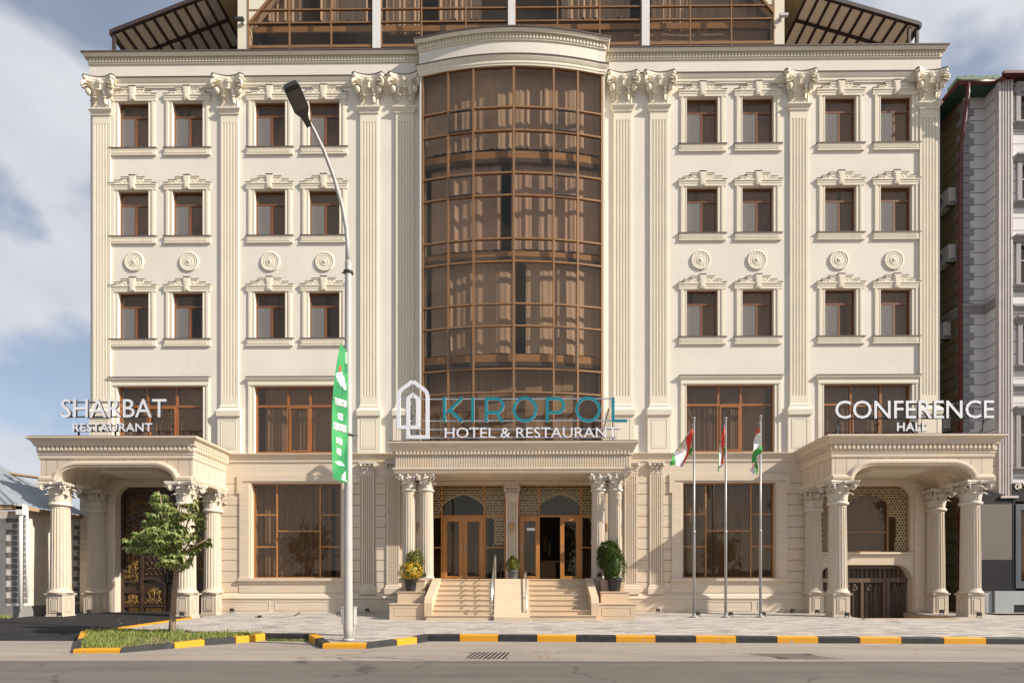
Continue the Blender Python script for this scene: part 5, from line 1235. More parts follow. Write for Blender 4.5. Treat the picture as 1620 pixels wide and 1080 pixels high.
def top_sign(label, words, Y, bars, posts, name='rooftop_sign'):
    t = thing(name, (0, 0, 0), label, 'sign')
    for i, (w, a, b, c, d, bo, spc) in enumerate(words):
        part('lettering' if i == 0 else 'small_lettering', text_mesh(w, a, b, c, d, Y, 'white_letter', 0.065, bo, spc, side='letter_side'), t)
    mb = MB('frame_steel')
    for a, b, p in bars: z = P(a, p, Y)[1]; mb.box(PX(a, Y+.08), PX(b, Y+.08), Y+0.065, Y+0.10, z-0.018, z+0.018)
    for p, top in posts:
        x = PX(p, Y+.1); z = P(p, top, Y)[1]; mb.box(x-0.02, x+0.02, Y+0.10, Y+0.14, P_TOP, z); mb.tube([(x, Y+0.12, z-0.25), (x, Y+0.65, P_TOP+0.04)], 0.016, 5); mb.box(x-0.15, x+0.15, Y+0.06, Y+0.7, P_TOP+0.031, P_TOP+0.06)
    part('support_frame', mb, t); return t
top_sign('white two-line restaurant sign on the portico above the carved gate', [('SHARBAT', 98, 264, 631.5, 661, 0.004, 1.0), ('RESTAURANT', 116, 242, 669.5, 683, 0.022, 1.06)], -1.62, [(106, 258, 635), (106, 258, 658), (118, 240, 672), (118, 240, 681)], [(124, 680), (182, 675), (241, 660)])
top_sign('white two-line conference hall sign on the portico above the garage gate', [('CONFERENCE', 1320.5, 1571.5, 634, 662.5, 0.004, 1.0), ('HALL', 1418, 1466.5, 668.5, 682, 0.022, 1.06)], -1.62, [(1330, 1566, 638), (1330, 1566, 660.5), (1420, 1465, 672), (1420, 1465, 680)], [(1326, 662), (1445, 665), (1556, 662)])

# ------------------------------------------------------------------ ground
mb = MB('soil'); mb.poly([(-400, -400, -0.50), (400, -400, -0.50), (400, 600, -0.50), (-400, 600, -0.50)]); 
struct('ground', mb)
mb = MB('road_asphalt'); mb.poly([(-120, -60, RZ), (120, -60, RZ), (120, -5, RZ), (-120, -5, RZ)]); struct('road', mb)
g0 = GR(0, 1043)[1]; g1 = GR(1620, 1047)[1]
mb = MB('gutter_concrete')
ge = [(-60+120*i/900, g0-0.05+(g1-g0)*(i/900)+0.10*mnoise.noise((i*0.06, 0, 0))+0.05*mnoise.noise((i*0.45, 3, 0)), RZ+0.004) for i in range(901)]
for p, q in zip(ge, ge[1:]): mb.poly([p, q, (q[0], -5.5, RZ+0.004), (p[0], -5.5, RZ+0.004)])
struct('road_edge', mb)
KT = 0.012
A = G(127, 998); B = G(115, 1027); Cc = G(190, 1026.5); D = G(276, 1017.5); E = G(324, 1012); F_ = G(373, 1008); Gg = G(420, 1002.5); H = G(488, 1003); I = G(510, 1018); J = G(580, 1018); K = G(628, 1012); L_ = G(660, 1008); Mm = G(678, 1004); N = G(727, 1004)
far = G(1615, 1009.5); dv = Vector(far)-Vector(N); un = dv.normalized(); stone_l = (Vector(G(788, 1004.5))-Vector(N)).length
pts = [A, B, Cc, D, E, F_, Gg, H, I, J, K, L_, Mm, N]; colr = ['m', 'y', 'b', 'y', 'b', 'y', 'b', 'm', 'y', 'b', 'y', 'b', 'b']
q = Vector(N)
for k in range(26):
    q = q+un*stone_l; pts.append(tuple(q)); colr.append('y' if k % 2 == 0 else 'b')
KW = 0.17
def offs(pts, w):
    out = []
    for i, p in enumerate(pts):
        p = Vector(p); d0 = (p-Vector(pts[i-1])).normalized() if i else None; d1 = (Vector(pts[i+1])-p).normalized() if i < len(pts)-1 else None
        d0 = d0 or d1; d1 = d1 or d0; n0 = Vector((-d0.y, d0.x)); n1 = Vector((-d1.y, d1.x)); m = n0+n1; m = m/max(0.5, m.dot(n0)); out.append(tuple(p+m*w))
    return out
inn = offs(pts, KW)
kb = {'y': MB('curb_yellow'), 'b': MB('curb_black')}
def kerbstone(mb, a, b, c, d):
    zs = [gz(p[1])+KT for p in (a, b, c, d)]; e = 0.02; base = len(mb.v)
    aa, bb = Vector(a), Vector(b); n = (Vector(d)-aa).normalized()*e
    for p, z in zip((a, b, c, d), zs): mb.v.append((p[0], p[1], RZ-0.1))
    for p, z in zip((a, b), zs): mb.v.append((p[0], p[1], z-e))
    for p, z in zip((aa+n, bb+n), zs): mb.v.append((p[0], p[1], z))
    for p, z in zip((c, d), zs[2:]): mb.v.append((p[0], p[1], z))
    for f in ((0, 1, 5, 4), (4, 5, 7, 6), (6, 7, 8, 9), (1, 2, 8, 7, 5), (3, 0, 4, 6, 9), (2, 3, 9, 8)): mb.face([base+i for i in f])
kr = random.Random(4)
def gapd(a, b, g=0.006):
    d = (Vector(b)-Vector(a)).normalized()*g; return tuple(Vector(a)+d), tuple(Vector(b)-d)
for i, col_ in enumerate(colr):
    if col_ == 'm':
        m = tuple((Vector(pts[i])+Vector(pts[i+1]))/2); mi = tuple((Vector(inn[i])+Vector(inn[i+1]))/2)
        for (a, b, c, d, k_) in ((pts[i], m, mi, inn[i], 'y'), (m, pts[i+1], inn[i+1], mi, 'b')): kerbstone(kb[k_], a, b, c, d)
    else:
        a, b = gapd(pts[i], pts[i+1]); d, c = gapd(inn[i], inn[i+1]); kerbstone(kb[col_], a, b, c, d)
mbk = kb['y']; base = len(mbk.v); mbk.v += kb['b'].v; mbk.use('curb_black')
for f in kb['b'].f: mbk.face([base+i for i in f])
# rear edging of the lawn
ra, rb = G(178, 993.5), G(300, 976)
mbk.use('curb_yellow'); 
for a, b in ((ra, rb),): d = (Vector(b)-Vector(a)).normalized(); n = Vector((d.y, -d.x))*0.08; kerbstone(mbk, a, b, tuple(Vector(b)+n), tuple(Vector(a)+n))
struct('kerb', mbk, label='kerb of alternating yellow and black painted stones')
# paving: one sheet on the slope, with the ramp pit left open
def sheet(mb, poly, off=0.0): mb.poly([(x, y, gz(y)+off) for x, y in poly])
pit = (PX(1302, -0.2), PX(1446, -0.2), -2.65)
mb = MB('paving')
ins2 = offs(pts, 0.05)
wl = PX(322); back0 = 0.2
front = [ins2[i] for i in range(7, len(pts))]
# island edge: rear edge of the lawn
rear = [(wl, back0), (wl, -0.25), rb, ra, G(178, 996), G(420, 1001)]
xr_end = front[-1][0]
poly = rear[1:]+front
fx = [p for p in poly]
# strips between wall and kerb, cut in x so that the pit stays open
def ykerb(x):
    for a, b in zip(edge, edge[1:]):
        if a[0] <= x <= b[0] and b[0] > a[0]: return a[1]+(b[1]-a[1])*(x-a[0])/(b[0]-a[0])
    return None
edge = [rb, ra][::-1]
lower = [G(178, 996), G(420, 1001.3)]+front
xs = sorted({ra[0], wl, *[p[0] for p in lower], pit[0], pit[1]})
def yl(x, lst):
    for a, b in zip(lst, lst[1:]):
        if min(a[0], b[0])-1e-6 <= x <= max(a[0], b[0])+1e-6 and abs(b[0]-a[0]) > 1e-6: return a[1]+(b[1]-a[1])*(x-a[0])/(b[0]-a[0])
    return lst[-1][1]
def yu(x): return 0.2 if x >= wl-1e-6 else yl(x, [ra, (wl, -0.05)])
for a, b in zip(xs, xs[1:]):
    if b-a < 1e-4 or a < max(ra[0], lower[0][0])-1e-6: continue
    ua, ub = (0.2, 0.2) if a >= wl-1e-6 else (yu(a), min(0.0, yu(b)))
    la, lb = yl(a+1e-5, lower), yl(b-1e-5, lower)
    if pit[0]-1e-6 <= a and b <= pit[1]+1e-6: ua = ub = pit[2]
    segs = [(a, la), (b, lb), (b, min(ub, 0)), (a, min(ua, 0))]
    sheet(mb, segs)
    if ua > 0.1: mb.poly([(a, 0, 0), (b, 0, 0), (b, 0.2, 0), (a, 0.2, 0)])
struct('pavement', mb)
mb = MB('step_stone'); z0 = gz(pit[2]); mb.poly([(pit[0], pit[2], z0), (pit[1], pit[2], z0), (pit[1], 0.4, -1.35), (pit[0], 0.4, -1.35)])
for x in pit[:2]: mb.poly([(x, pit[2], z0+0.001), (x, 0.38, 0.0), (x, 0.38, -1.4), (x, pit[2], z0-0.02)])
mb.box(pit[0]-0.12, pit[1]+0.12, pit[2]-0.14, pit[2], z0-0.1, z0+0.025); struct('ramp', mb)
mb = MB('fresh_asphalt')
fr_ = GR(0, 1012, -0.335); fl_ = GR(128, 1021, -0.335)
yk = [0.6, -3.0, -6.0, fr_[1]]
def za_(y): return gz(y)+0.006 if y > -6 else -0.174+(-0.338+0.174)*(y+6)/(fr_[1]+6)
rx = [wl+0.02, wl-1.2, ra[0]+0.3, B[0]+0.05]
mb.poly([(-40, 0.6, 0.004), (wl, 0.6, 0.004), (wl, 0, 0.004), (-40, 0, 0.004)])
ys = [0, -0.25, rb[1], ra[1], A[1], -6.0, B[1]+0.1, fl_[1]]
ys = sorted(set(ys), reverse=True)
def rxf(y):
    tab = [(0.7, wl), (-0.05, wl), (rb[1], rb[0]), (ra[1], ra[0]), (A[1], A[0]+0.12), (B[1], B[0]+0.12), (-20, B[0]+0.1)]
    for (y0, x0), (y1, x1) in zip(tab, tab[1:]):
        if y1 <= y <= y0: return x0+(x1-x0)*(y-y0)/(y1-y0)
    return B[0]
for a, b in zip(ys, ys[1:]): mb.poly([(-40, a, za_(a)), (rxf(a), a, za_(a)), (rxf(b), b, za_(b)), (-40, b, za_(b))])
struct('driveway', mb)
# lawn of the island
isl = [A, B, Cc, D, E, F_, Gg]; iin = offs(isl, 0.12)
mb = MB('soil'); lawn = iin+[G(420, 1001.3), G(178, 996)]
mb.poly([(x, y, gz(y)+0.004) for x, y in lawn]); struct('soil', mb)
def inside(p, poly):
    x, y = p; c = False
    for (x1, y1), (x2, y2) in zip(poly, poly[1:]+poly[:1]):
        if (y1 > y) != (y2 > y) and x < (x2-x1)*(y-y1)/(y2-y1)+x1: c = not c
    return c
mb = MB('grass'); gr = random.Random(9); bx0, bx1 = min(p[0] for p in lawn), max(p[0] for p in lawn); by0, by1 = min(p[1] for p in lawn), max(p[1] for p in lawn)
def blade(x, y, h, z):
    a = gr.uniform(0, 6.28); w = gr.uniform(0.004, 0.010); lx, ly = math.cos(a)*h*gr.uniform(0.1, 0.8), math.sin(a)*h*gr.uniform(0.1, 0.8); px_, py_ = -math.sin(a)*w, math.cos(a)*w
    i = [mb.vert(p) for p in ((x-px_, y-py_, z), (x+px_, y+py_, z), (x+lx*0.4+px_*0.7, y+ly*0.4+py_*0.7, z+h*0.65), (x+lx*0.4-px_*0.7, y+ly*0.4-py_*0.7, z+h*0.65), (x+lx, y+ly, z+h*0.9))]
    mb.face((i[0], i[1], i[2], i[3])); mb.face((i[3], i[2], i[4]))
cnt = 0
while cnt < 11000:
    x, y = gr.uniform(bx0, bx1), gr.uniform(by0, by1)
    if not inside((x, y), lawn): continue
    d = mnoise.noise((x*1.3, y*1.3, 2.0)); cnt += 1
    if d < -0.10 and gr.random() < 0.8: continue
    blade(x, y, gr.uniform(0.03, 0.09)*(1.35 if d > 0.2 else 1)*(1.0 if gr.random() > 0.03 else 1.9), gz(y))
h_, i_2 = GR(440, 1010), GR(500, 1012)
for k in range(700): tq = gr.random(); blade(G(425, 1003)[0]+(H[0]-G(425, 1003)[0])*tq, H[1]-0.02-gr.random()*0.12*(0.3+tq), gr.uniform(0.02, 0.07), RZ)
lx = GR(0, 1000, -0.2)
for k in range(900):
    px_, py_ = gr.uniform(-20, 18), gr.uniform(966, 978); x, y = G(px_, py_); blade(x, y, gr.uniform(0.05, 0.16), gz(y))
single('grass', mb, 'short green lawn with dry patches on the kerbed island', 'grass', kind='stuff', fix=False)
# drain grates
for (pa, pb, p0, p1, slant, lab) in ((737, 803, 1030.5, 1041.5, 0.10, 'drain grate with short slanting slots in the gutter before the main stairs'), (1232, 1312, 1033, 1041.5, -0.5, 'drain grate with long thin slots in the gutter before the garage portico')):
    a, b = GR(pa, p0, RZ+.01), GR(pb, p1, RZ+.01); y0, y1 = b[1], a[1]; x0, x1 = GR(pa, p1)[0], GR(pb, p1)[0]
    t = thing('drain_grate', ((x0+x1)/2, (y0+y1)/2, RZ), lab, 'drain grate', 'drain grates in the gutter')
    w, d = (x1-x0)/2, (y1-y0)/2; mb = MB('iron'); mb.box(-w, w, -d, d, 0.0045, 0.008); part('slot_shade', mb, t)  # near-black plate; the shade down the open slots is put into its colour
    mb = MB('gutter_concrete'); n = 9; sp = 2*w/n
    for k in range(n+1):
        xx = -w+sp*k; hw = sp*0.20; mb.xy([(xx-hw-slant*0.5, -d), (xx+hw-slant*0.5, -d), (xx+hw+slant*0.5, d), (xx-hw+slant*0.5, d)], 0.0082, 0.0095)
    mb.box(-w-0.1-abs(slant)/2, w+0.1+abs(slant)/2, -d-0.05, -d, 0.005, 0.0095); mb.box(-w-0.1-abs(slant)/2, w+0.1+abs(slant)/2, d, d+0.05, 0.005, 0.0095); part('bar', mb, t)

# ------------------------------------------------------------------ street lamp, banner, box
lx, ly = G(551, 1013); lz = gz(ly)
t = thing('street_lamp', (lx, ly, lz), 'tall white street lamp with a curved arm leaning over the road', 'street lamp')
def LP(px, py, y): x, z = P(px, py, y); return (x-lx, y-ly, z-lz)
ztop_ = P(551, 415, ly)[1]-lz
mb = MB(); mb.use('pole_white', True); mb.lathe([(0.092, 0), (0.088, 0.3), (0.078, ztop_*0.5), (0.066, ztop_-0.05), (0.066, ztop_-0.02), (0.066, ztop_), (0.045, ztop_+0.03)], (0, 0, 0), 18); part('pole', mb, t)
mb = MB(); mb.use('frame_steel', True); 
for py in (431, 688): z = P(551, py, ly)[1]-lz; mb.lathe([(0.10, z-0.02), (0.10, z+0.02)], (0, 0, 0), 16); mb.tube([(0.05, 0, z), (0.2 if py > 500 else -0.14, 0, z-0.01)], 0.012, 5)
mb.use('pole_white', True); mb.lathe([(0.12, 0), (0.12, 0.05)], (0, 0, 0), 18); part('band', mb, t)
mb = MB(); mb.use('pole_white', True); ap = [(550.5, 418, 0), (550, 385, 0), (548, 362, -0.03), (541, 325, -0.10), (528, 280, -0.25), (512, 238, -0.42), (497, 207, -0.6), (490, 195, -0.68)]
mb.tube([LP(a, b, ly+c) for a, b, c in ap], [0.05, 0.045, 0.043, 0.04, 0.038, 0.036, 0.035, 0.035], 10); part('arm', mb, t)

mb = MB(); mb.use('lamp_dark')
p0, p1, p2 = Vector(LP(488, 198, ly-0.70)), Vector(LP(475, 172, ly-0.95)), Vector(LP(459, 133, ly-1.5))
ax = (p2-p0).normalized(); sx = Vector((1, 0.25, 0.42)).normalized(); sx = (sx-ax*sx.dot(ax)).normalized(); nz_ = sx.cross(ax)
if nz_.z > 0: nz_ = -nz_
secs = [(0.0, 0.05, 0.045), (0.16, 0.06, 0.05), (0.30, 0.075, 0.055), (0.36, 0.11, 0.06), (0.45, 0.145, 0.062), (0.95, 0.145, 0.058), (1.0, 0.115, 0.04)]
Lh = (p2-p0).length; b0 = len(mb.v)
for s_, w, h in secs:
    c = p0+ax*Lh*s_
    for a, b in ((-1, -.6), (-0.8, -1), (0.8, -1), (1, -.6), (1, 1), (-1, 1)): mb.v.append(tuple(c+sx*a*w+nz_*b*h))
for i in range(len(secs)-1):
    for q_ in range(6): q2 = (q_+1) % 6; mb.face((b0+i*6+q_, b0+i*6+q2, b0+(i+1)*6+q2, b0+(i+1)*6+q_))
mb.face([b0+i for i in range(6)]); mb.face([b0+(len(secs)-1)*6+i for i in range(6)]); lh = part('lamp_head', mb, t)
mb = MB('lamp_glass'); c0, c1 = p0+ax*Lh*0.47+nz_*0.066, p0+ax*Lh*0.93+nz_*0.062
mb.poly([tuple(c0-sx*0.118), tuple(c0+sx*0.118), tuple(c1+sx*0.118), tuple(c1-sx*0.118)]); mb.poly([tuple(c0-sx*0.118+nz_*0.006), tuple(c0+sx*0.118+nz_*0.006), tuple(c1+sx*0.118+nz_*0.006), tuple(c1-sx*0.118+nz_*0.006)]); part('lens', mb, lh)
bx_ = MB('pole_white'); bx_.box(-0.16, 0.13, -0.10, 0.10, 0.25, 0.62); bx_.box(-0.17, 0.14, -0.11, 0.11, 0.62, 0.64); bx_.box(-0.13, -0.08, -0.03, 0.03, 0, 0.25); bx_.box(0.05, 0.10, -0.03, 0.03, 0, 0.25); bx_.box(-0.12, 0.09, -0.105, -0.10, 0.29, 0.58)
x, y = G(553, 1005); single('utility_box', bx_, 'small pale utility box on legs behind the street lamp', 'utility box', loc=(x, y, gz(y)))
# banner: leaf-shaped cloth board on the pole's left side
YBN = ly-0.0; outl = [(539, 543), (549.5, 556), (550.3, 600), (550.3, 760), (549.5, 764), (541, 762), (527.5, 757), (526, 740), (525, 700), (525.5, 650), (528, 610), (532.5, 575)]
bt = thing('banner', (0, 0, 0), 'green leaf-shaped slogan banner fixed to the street lamp pole', 'banner')
def BP(px, py, o=0.0):                                 # the board is turned towards the right-hand traffic
    k = (550.5-px)/25.0; y = YBN-0.10-0.42*k; x, z = P(px, py, y); return (x, y-o, z)
mb = MB('banner'); n = len(outl); f0 = [mb.vert(BP(a, b, 0.01)) for a, b in outl]; f1 = [mb.vert(BP(a, b, -0.01)) for a, b in outl]; mb.face(f0); mb.face(f1[::-1])
for i in range(n): j = (i+1) % n; mb.face((f0[i], f0[j], f1[j], f1[i]))
part('cloth', mb, bt)
def bpoly(mb, pts, o): mb.poly([BP(a, b, o) for a, b in pts])
mb = MB('banner_dark'); bpoly(mb, [(545, 578), (549, 566), (549.5, 590), (546, 592)], 0.016); bpoly(mb, [(535, 609), (533, 618), (539, 611)], 0.018); bpoly(mb, [(540, 614), (541, 628), (545, 618), (549.5, 624), (549.5, 612), (543, 611)], 0.018); bpoly(mb, [(549.8, 700), (545, 722), (547, 745), (549.8, 750)], 0.016)
mb.use('flag_white')
for i_, (ex, ey, ea, eb, rot_) in enumerate(((535.5, 594, 3.4, 4.6, 0.2), (539.5, 593, 3.0, 4.5, 0.5), (538, 600, 4.2, 5.0, 0.6), (542.5, 600, 3.2, 5.2, 0.7), (541.5, 607, 3.8, 4.4, 0.8), (545, 609, 2.8, 4.8, 0.8), (546.5, 614, 2.2, 3.4, 0.8))):
    bpoly(mb, [(ex+ea*math.cos(q_*0.5236)*(1+0.10*math.sin(q_*2.6))-0.15*eb*math.sin(q_*0.5236), ey+eb*math.sin(q_*0.5236)+rot_*0.6*ea*math.cos(q_*0.5236)) for q_ in range(12)], 0.0205+0.0012*i_)
mb.use('red'); bpoly(mb, [(537, 581), (539.5, 578.5), (540.5, 583), (539, 590), (536, 590), (537.5, 586)], 0.023)
for q_ in range(5): bpoly(mb, [(546.5+0.3*(q_ % 2), 558+3.2*q_), (549.6, 556.5+3.2*q_+2), (549.6, 558+3.2*q_+2.6), (546.8, 559.5+3.2*q_)], 0.02) if False else None
mb.use('flag_white')
for q_ in range(5): bpoly(mb, [(546.8, 557.5+3.6*q_), (550, 560+3.6*q_), (550, 561.6+3.6*q_), (546.8, 559+3.6*q_)], 0.02); bpoly(mb, [(541.5+1.2*q_, 752-1.5*q_), (542.4+1.2*q_, 751.2-1.5*q_), (542.4+1.2*q_, 759-0.2*q_), (541.5+1.2*q_, 758.6-0.2*q_)], 0.02)
bpoly(mb, [(541, 757), (549.6, 760), (549.6, 761.5), (541, 758.6)], 0.021); bpoly(mb, [(530, 730), (536, 729.5), (540, 730), (546, 737), (541, 736.5), (536, 736)], 0.02)
mb.use('curb_yellow' if False else 'white_line')
part('printed_flower', mb, bt, fix=False)
def btext(body, px0, px1, py0, py1, off, mat_, shear=0.33, bold=0.0):
    cu = bpy.data.curves.new('t', 'FONT'); cu.body = body; cu.size = 1; cu.offset = bold; cu.resolution_u = 2; cu.extrude = 0.01
    o = bpy.data.objects.new('t', cu); C.objects.link(o); dg = bpy.context.evaluated_depsgraph_get(); me = bpy.data.meshes.new_from_object(o.evaluated_get(dg)); bpy.data.objects.remove(o); bpy.data.curves.remove(cu)
    xs = [v.co.x for v in me.vertices]; ys = [v.co.y for v in me.vertices]; a, b, c, d = min(xs), max(xs), min(ys), max(ys)
    for v in me.vertices:
        u = (v.co.x-a)/(b-a); w = (v.co.y-c)/(d-c); px = px0+u*(px1-px0); py = py1+(py0-py1)*w+shear*(px-px0); v.co = BP(px, py, off+v.co.z*0.1)
    me.materials.clear(); me.materials.append(M[mat_]); return me
for i, (s_, a, b, c, d) in enumerate((('ТОҶИКИСТОНИ', 530.5, 549.2, 629.5, 641), ('ОЗОДУ', 535, 543.5, 653.5, 664), ('СОҲИБИСТИҚЛОЛ', 528.2, 548.6, 668, 680), ('ЗИНДА', 532.5, 542.5, 692, 702), ('БОД!', 533.5, 540.5, 709, 719))):
    lt_ = part('lettering', btext(s_, a, b, c-0.8, d+0.8, 0.026, 'flag_white', 0.30, 0.035), bt)
    part('lettering_outline', btext(s_, a-0.25, b+0.25, c-1.4, d+1.4, 0.0215, 'ink_grey', 0.30, 0.075), lt_)
# ------------------------------------------------------------------ flagpoles and flags
flags = [
 ('red, white and green flag blown widest to the left on the pole nearest the stairs', 1098, 660, [[(1095.5, 677), (1094.5, 692), (1089, 718), (1079.5, 738)], [(1094.5, 678), (1086, 690), (1087.5, 712), (1078.8, 737.5)], [(1087, 689), (1069, 714), (1068.5, 726), (1069, 735.5)], [(1068, 716), (1064, 722), (1060.5, 730), (1059, 736)]], 'down'),
 ('red, white and green flag hanging limp on the middle pole', 1148, 660, [[(1146, 673), (1144.8, 700), (1144, 720), (1144.5, 736)], [(1144, 676), (1141, 695), (1143, 715), (1141, 735)], [(1141.5, 690), (1139, 705), (1138, 722), (1138, 742)], [(1139.5, 700), (1137, 715), (1136, 730), (1135.5, 747)]], 'limp'),
 ('red, white and green flag folded over itself on the pole nearest the garage portico', 1203, 657, None, 'fold')]
for lab, px, top, cur, mode in flags:
    x, y = P(px, 930, -2.05)[0], -2.05; zt_ = P(px, top, y)[1]; z0 = gz(y); h = zt_-z0
    t = thing('flagpole', (x, y, z0), {1098: 'slim steel flagpole nearest the main stairs', 1148: 'slim steel flagpole in the middle of three', 1203: 'slim steel flagpole nearest the garage portico'}[px], 'flagpole', 'flagpoles before the ground-floor window')
    mb = MB(); mb.use('flagpole_grey', True); mb.lathe([(0.042, 0), (0.042, h*0.412), (0.042, h*0.419), (0.047, h*0.42), (0.047, h*0.43), (0.034, h*0.433), (0.034, h*0.437), (0.028, h-0.1)], (0, 0, 0), 12); part('pole', mb, t)
    mb = MB(); mb.use('flagpole_grey', True); mb.ball((0, 0, h-0.03), 0.045, 8); mb.lathe([(0.04, h-0.13), (0.04, h-0.09)], (0, 0, 0), 10); mb.ball((-0.055, 0, h-0.24), 0.02, 6); mb.tube([(-0.05, 0, h-0.22), (-0.06, 0, h-0.36)], 0.006, 4); part('finial', mb, t)
    mb = MB(); mb.use('flagpole_grey', True); mb.lathe([(0.14, 0), (0.14, 0.02), (0.06, 0.035), (0.055, 0.12)], (0, 0, 0), 14); part('base', mb, t)
    ft = thing('flag', (0, 0, 0), lab, 'flag', 'national flags on the poles')
    def FP(px_, py_, u=0, v=0): return (*[P(px_, py_, -2.08)[0]], -2.08-0.06*math.sin(u*5+v*4)-0.04*math.sin(v*9+u*3), P(px_, py_, -2.08)[1])
    def bez(p, t_): 
        n_ = len(p)-1; i = min(n_-1, int(t_*n_)); f = t_*n_-i
        return (p[i][0]*(1-f)+p[i+1][0]*f, p[i][1]*(1-f)+p[i+1][1]*f)
    def smooth(p): # catmull
        out = []
        for k in range(25):
            t_ = k/24*(len(p)-1); i = min(len(p)-2, int(t_)); f = t_-i; p0 = p[max(i-1, 0)]; p1 = p[i]; p2 = p[i+1]; p3 = p[min(i+2, len(p)-1)]
            out.append(tuple(0.5*((2*p1[c])+(-p0[c]+p2[c])*f+(2*p0[c]-5*p1[c]+4*p2[c]-p3[c])*f*f+(-p0[c]+3*p1[c]-3*p2[c]+p3[c])*f**3) for c in (0, 1)))
        return out
    def strip(mb, c0, c1, u0, u1, dy=0.0):
        a, b = smooth(c0), smooth(c1)
        def fn(u, v):
            k = min(24, int(round(v*24))); q_ = (a[k][0]*(1-u)+b[k][0]*u, a[k][1]*(1-u)+b[k][1]*u); p = FP(q_[0], q_[1], u0+(u1-u0)*u, v); return (p[0], p[1]+dy, p[2])
        mb.grid(fn, 4, 24)
    if mode != 'fold':
        for i, m_ in enumerate(('red', 'flag_white', 'flag_green')):
            mb = MB(); mb.use(m_, True); strip(mb, cur[i], cur[i+1], i*0.33, i*0.33+0.33); part('stripe', mb, ft, fix=False, label={'red': 'red stripe', 'flag_white': 'white stripe', 'flag_green': 'green stripe'}[m_])
        mb = MB(); 
        if mode == 'down':
            mb.use('flag_white', True); strip(mb, [(1096, 686), (1096, 696), (1096, 708)], [(1093, 696), (1089.5, 706), (1088, 710)], 0.1, 0.5, 0.10)
            mb.use('flag_green', True); strip(mb, [(1096.5, 707), (1096.2, 712), (1096.3, 717)], [(1087.5, 709), (1086.8, 713), (1086.8, 717.5)], 0.1, 0.5, 0.10)
        else:
            mb.use('flag_green', True); strip(mb, [(1147.5, 706), (1147.5, 715), (1146.5, 722)], [(1144, 709), (1144, 718), (1143.6, 724)], 0.1, 0.5, 0.06)
            mb.use('flag_white', True); strip(mb, [(1146.8, 680), (1147.2, 695), (1147.5, 706)], [(1144.5, 682), (1144, 700), (1144, 709)], 0.1, 0.5, 0.07)
            mb.use('flag_white', True); strip(mb, [(1143.5, 734), (1143, 737), (1141, 739)], [(1139, 735), (1139, 738), (1139, 741)], 0.1, 0.5, -0.02)
        part('folded_edge', mb, ft, fix=False)
        mb = MB(); mb.use('emblem_gold', True)
        em = [(1082.5, 701.5), (1084, 705.5), (1083.5, 710.5), (1080, 712), (1075.5, 713.8), (1078.5, 706.5), (1073.5, 708.5), (1072, 711.5), (1074, 711), (1080, 700)] if mode == 'down' else [(1140, 705), (1139.5, 710), (1138.8, 714.5)]
        for (a, b) in em:
            p = FP(a, b, 0.5, (b-680)/60); mb.ball((p[0], p[1]-0.06, p[2]), 0.018, 5, (1, 1.6, 1.2))
        part('emblem', mb, ft, fix=False)
    else:
        for nm, m_, c0, c1, dy in (('stripe', 'red', [(1199.5, 676), (1200.3, 682), (1200.5, 687)], [(1198.8, 678), (1197, 684), (1196, 687)], 0), ('stripe', 'flag_white', [(1200.5, 686), (1202.5, 697), (1203.5, 707)], [(1196, 687), (1193.5, 700), (1191.5, 714)], 0),
                             ('stripe', 'flag_green', [(1203.8, 706), (1204, 716), (1196, 724), (1199, 736), (1199, 750)], [(1191.5, 713), (1191, 722), (1192, 734), (1195, 745), (1197, 752)], 0),
                             ('folded_edge', 'flag_white', [(1200.5, 718), (1200.5, 724), (1200, 729)], [(1196, 722), (1197, 727), (1198.5, 732)], 0.05),
                             ('folded_edge', 'red', [(1192.5, 732), (1194.5, 736), (1196.5, 740)], [(1190.5, 740), (1192, 740), (1195.5, 740.5)], 0.02),
                             ('folded_edge', 'flag_white', [(1191, 731), (1193, 738), (1196, 745), (1194, 749)], [(1189.5, 738), (1188.5, 743), (1188.5, 745), (1191, 748)], 0.03)):
            mb = MB(); mb.use(m_, True); strip(mb, c0, c1, 0.1, 0.6, dy); part(nm, mb, ft, fix=False)
# ------------------------------------------------------------------ plants
def leafquad(mb, c, d, up, L_, w, droop=0.35):
    d = d.normalized(); s = d.cross(up)
    if s.length < 1e-3: s = Vector((1, 0, 0))
    s.normalize(); n = s.cross(d); m = c+d*L_*0.45+n*0.05*L_; e = c+d*L_-n*droop*L_
    i = [mb.vert(p) for p in (c, m+s*w-n*0.12*w, e, m-s*w-n*0.12*w, m+n*0.15*w)]
    mb.face((i[0], i[1], i[4])); mb.face((i[1], i[2], i[4])); mb.face((i[2], i[3], i[4])); mb.face((i[3], i[0], i[4]))
tr = random.Random(21)
tx, ty = G(272, 1003); tz0 = gz(ty)
def TP(px, py, dy=0.0): x, z = P(px, py, ty+dy); return Vector((x-tx, dy, z-tz0))
tree = thing('young_tree', (tx, ty, tz0), 'young broad-leaved street tree on the grass island before the carved gate', 'tree')
mb = MB(); mb.use('bark', True)
mb.tube([TP(272, 1004), TP(273, 975), TP(276, 935), TP(280, 895), TP(274, 860), TP(262, 825), TP(254, 790), TP(251, 776)], [0.085, 0.062, 0.055, 0.05, 0.04, 0.03, 0.018, 0.008], 9)
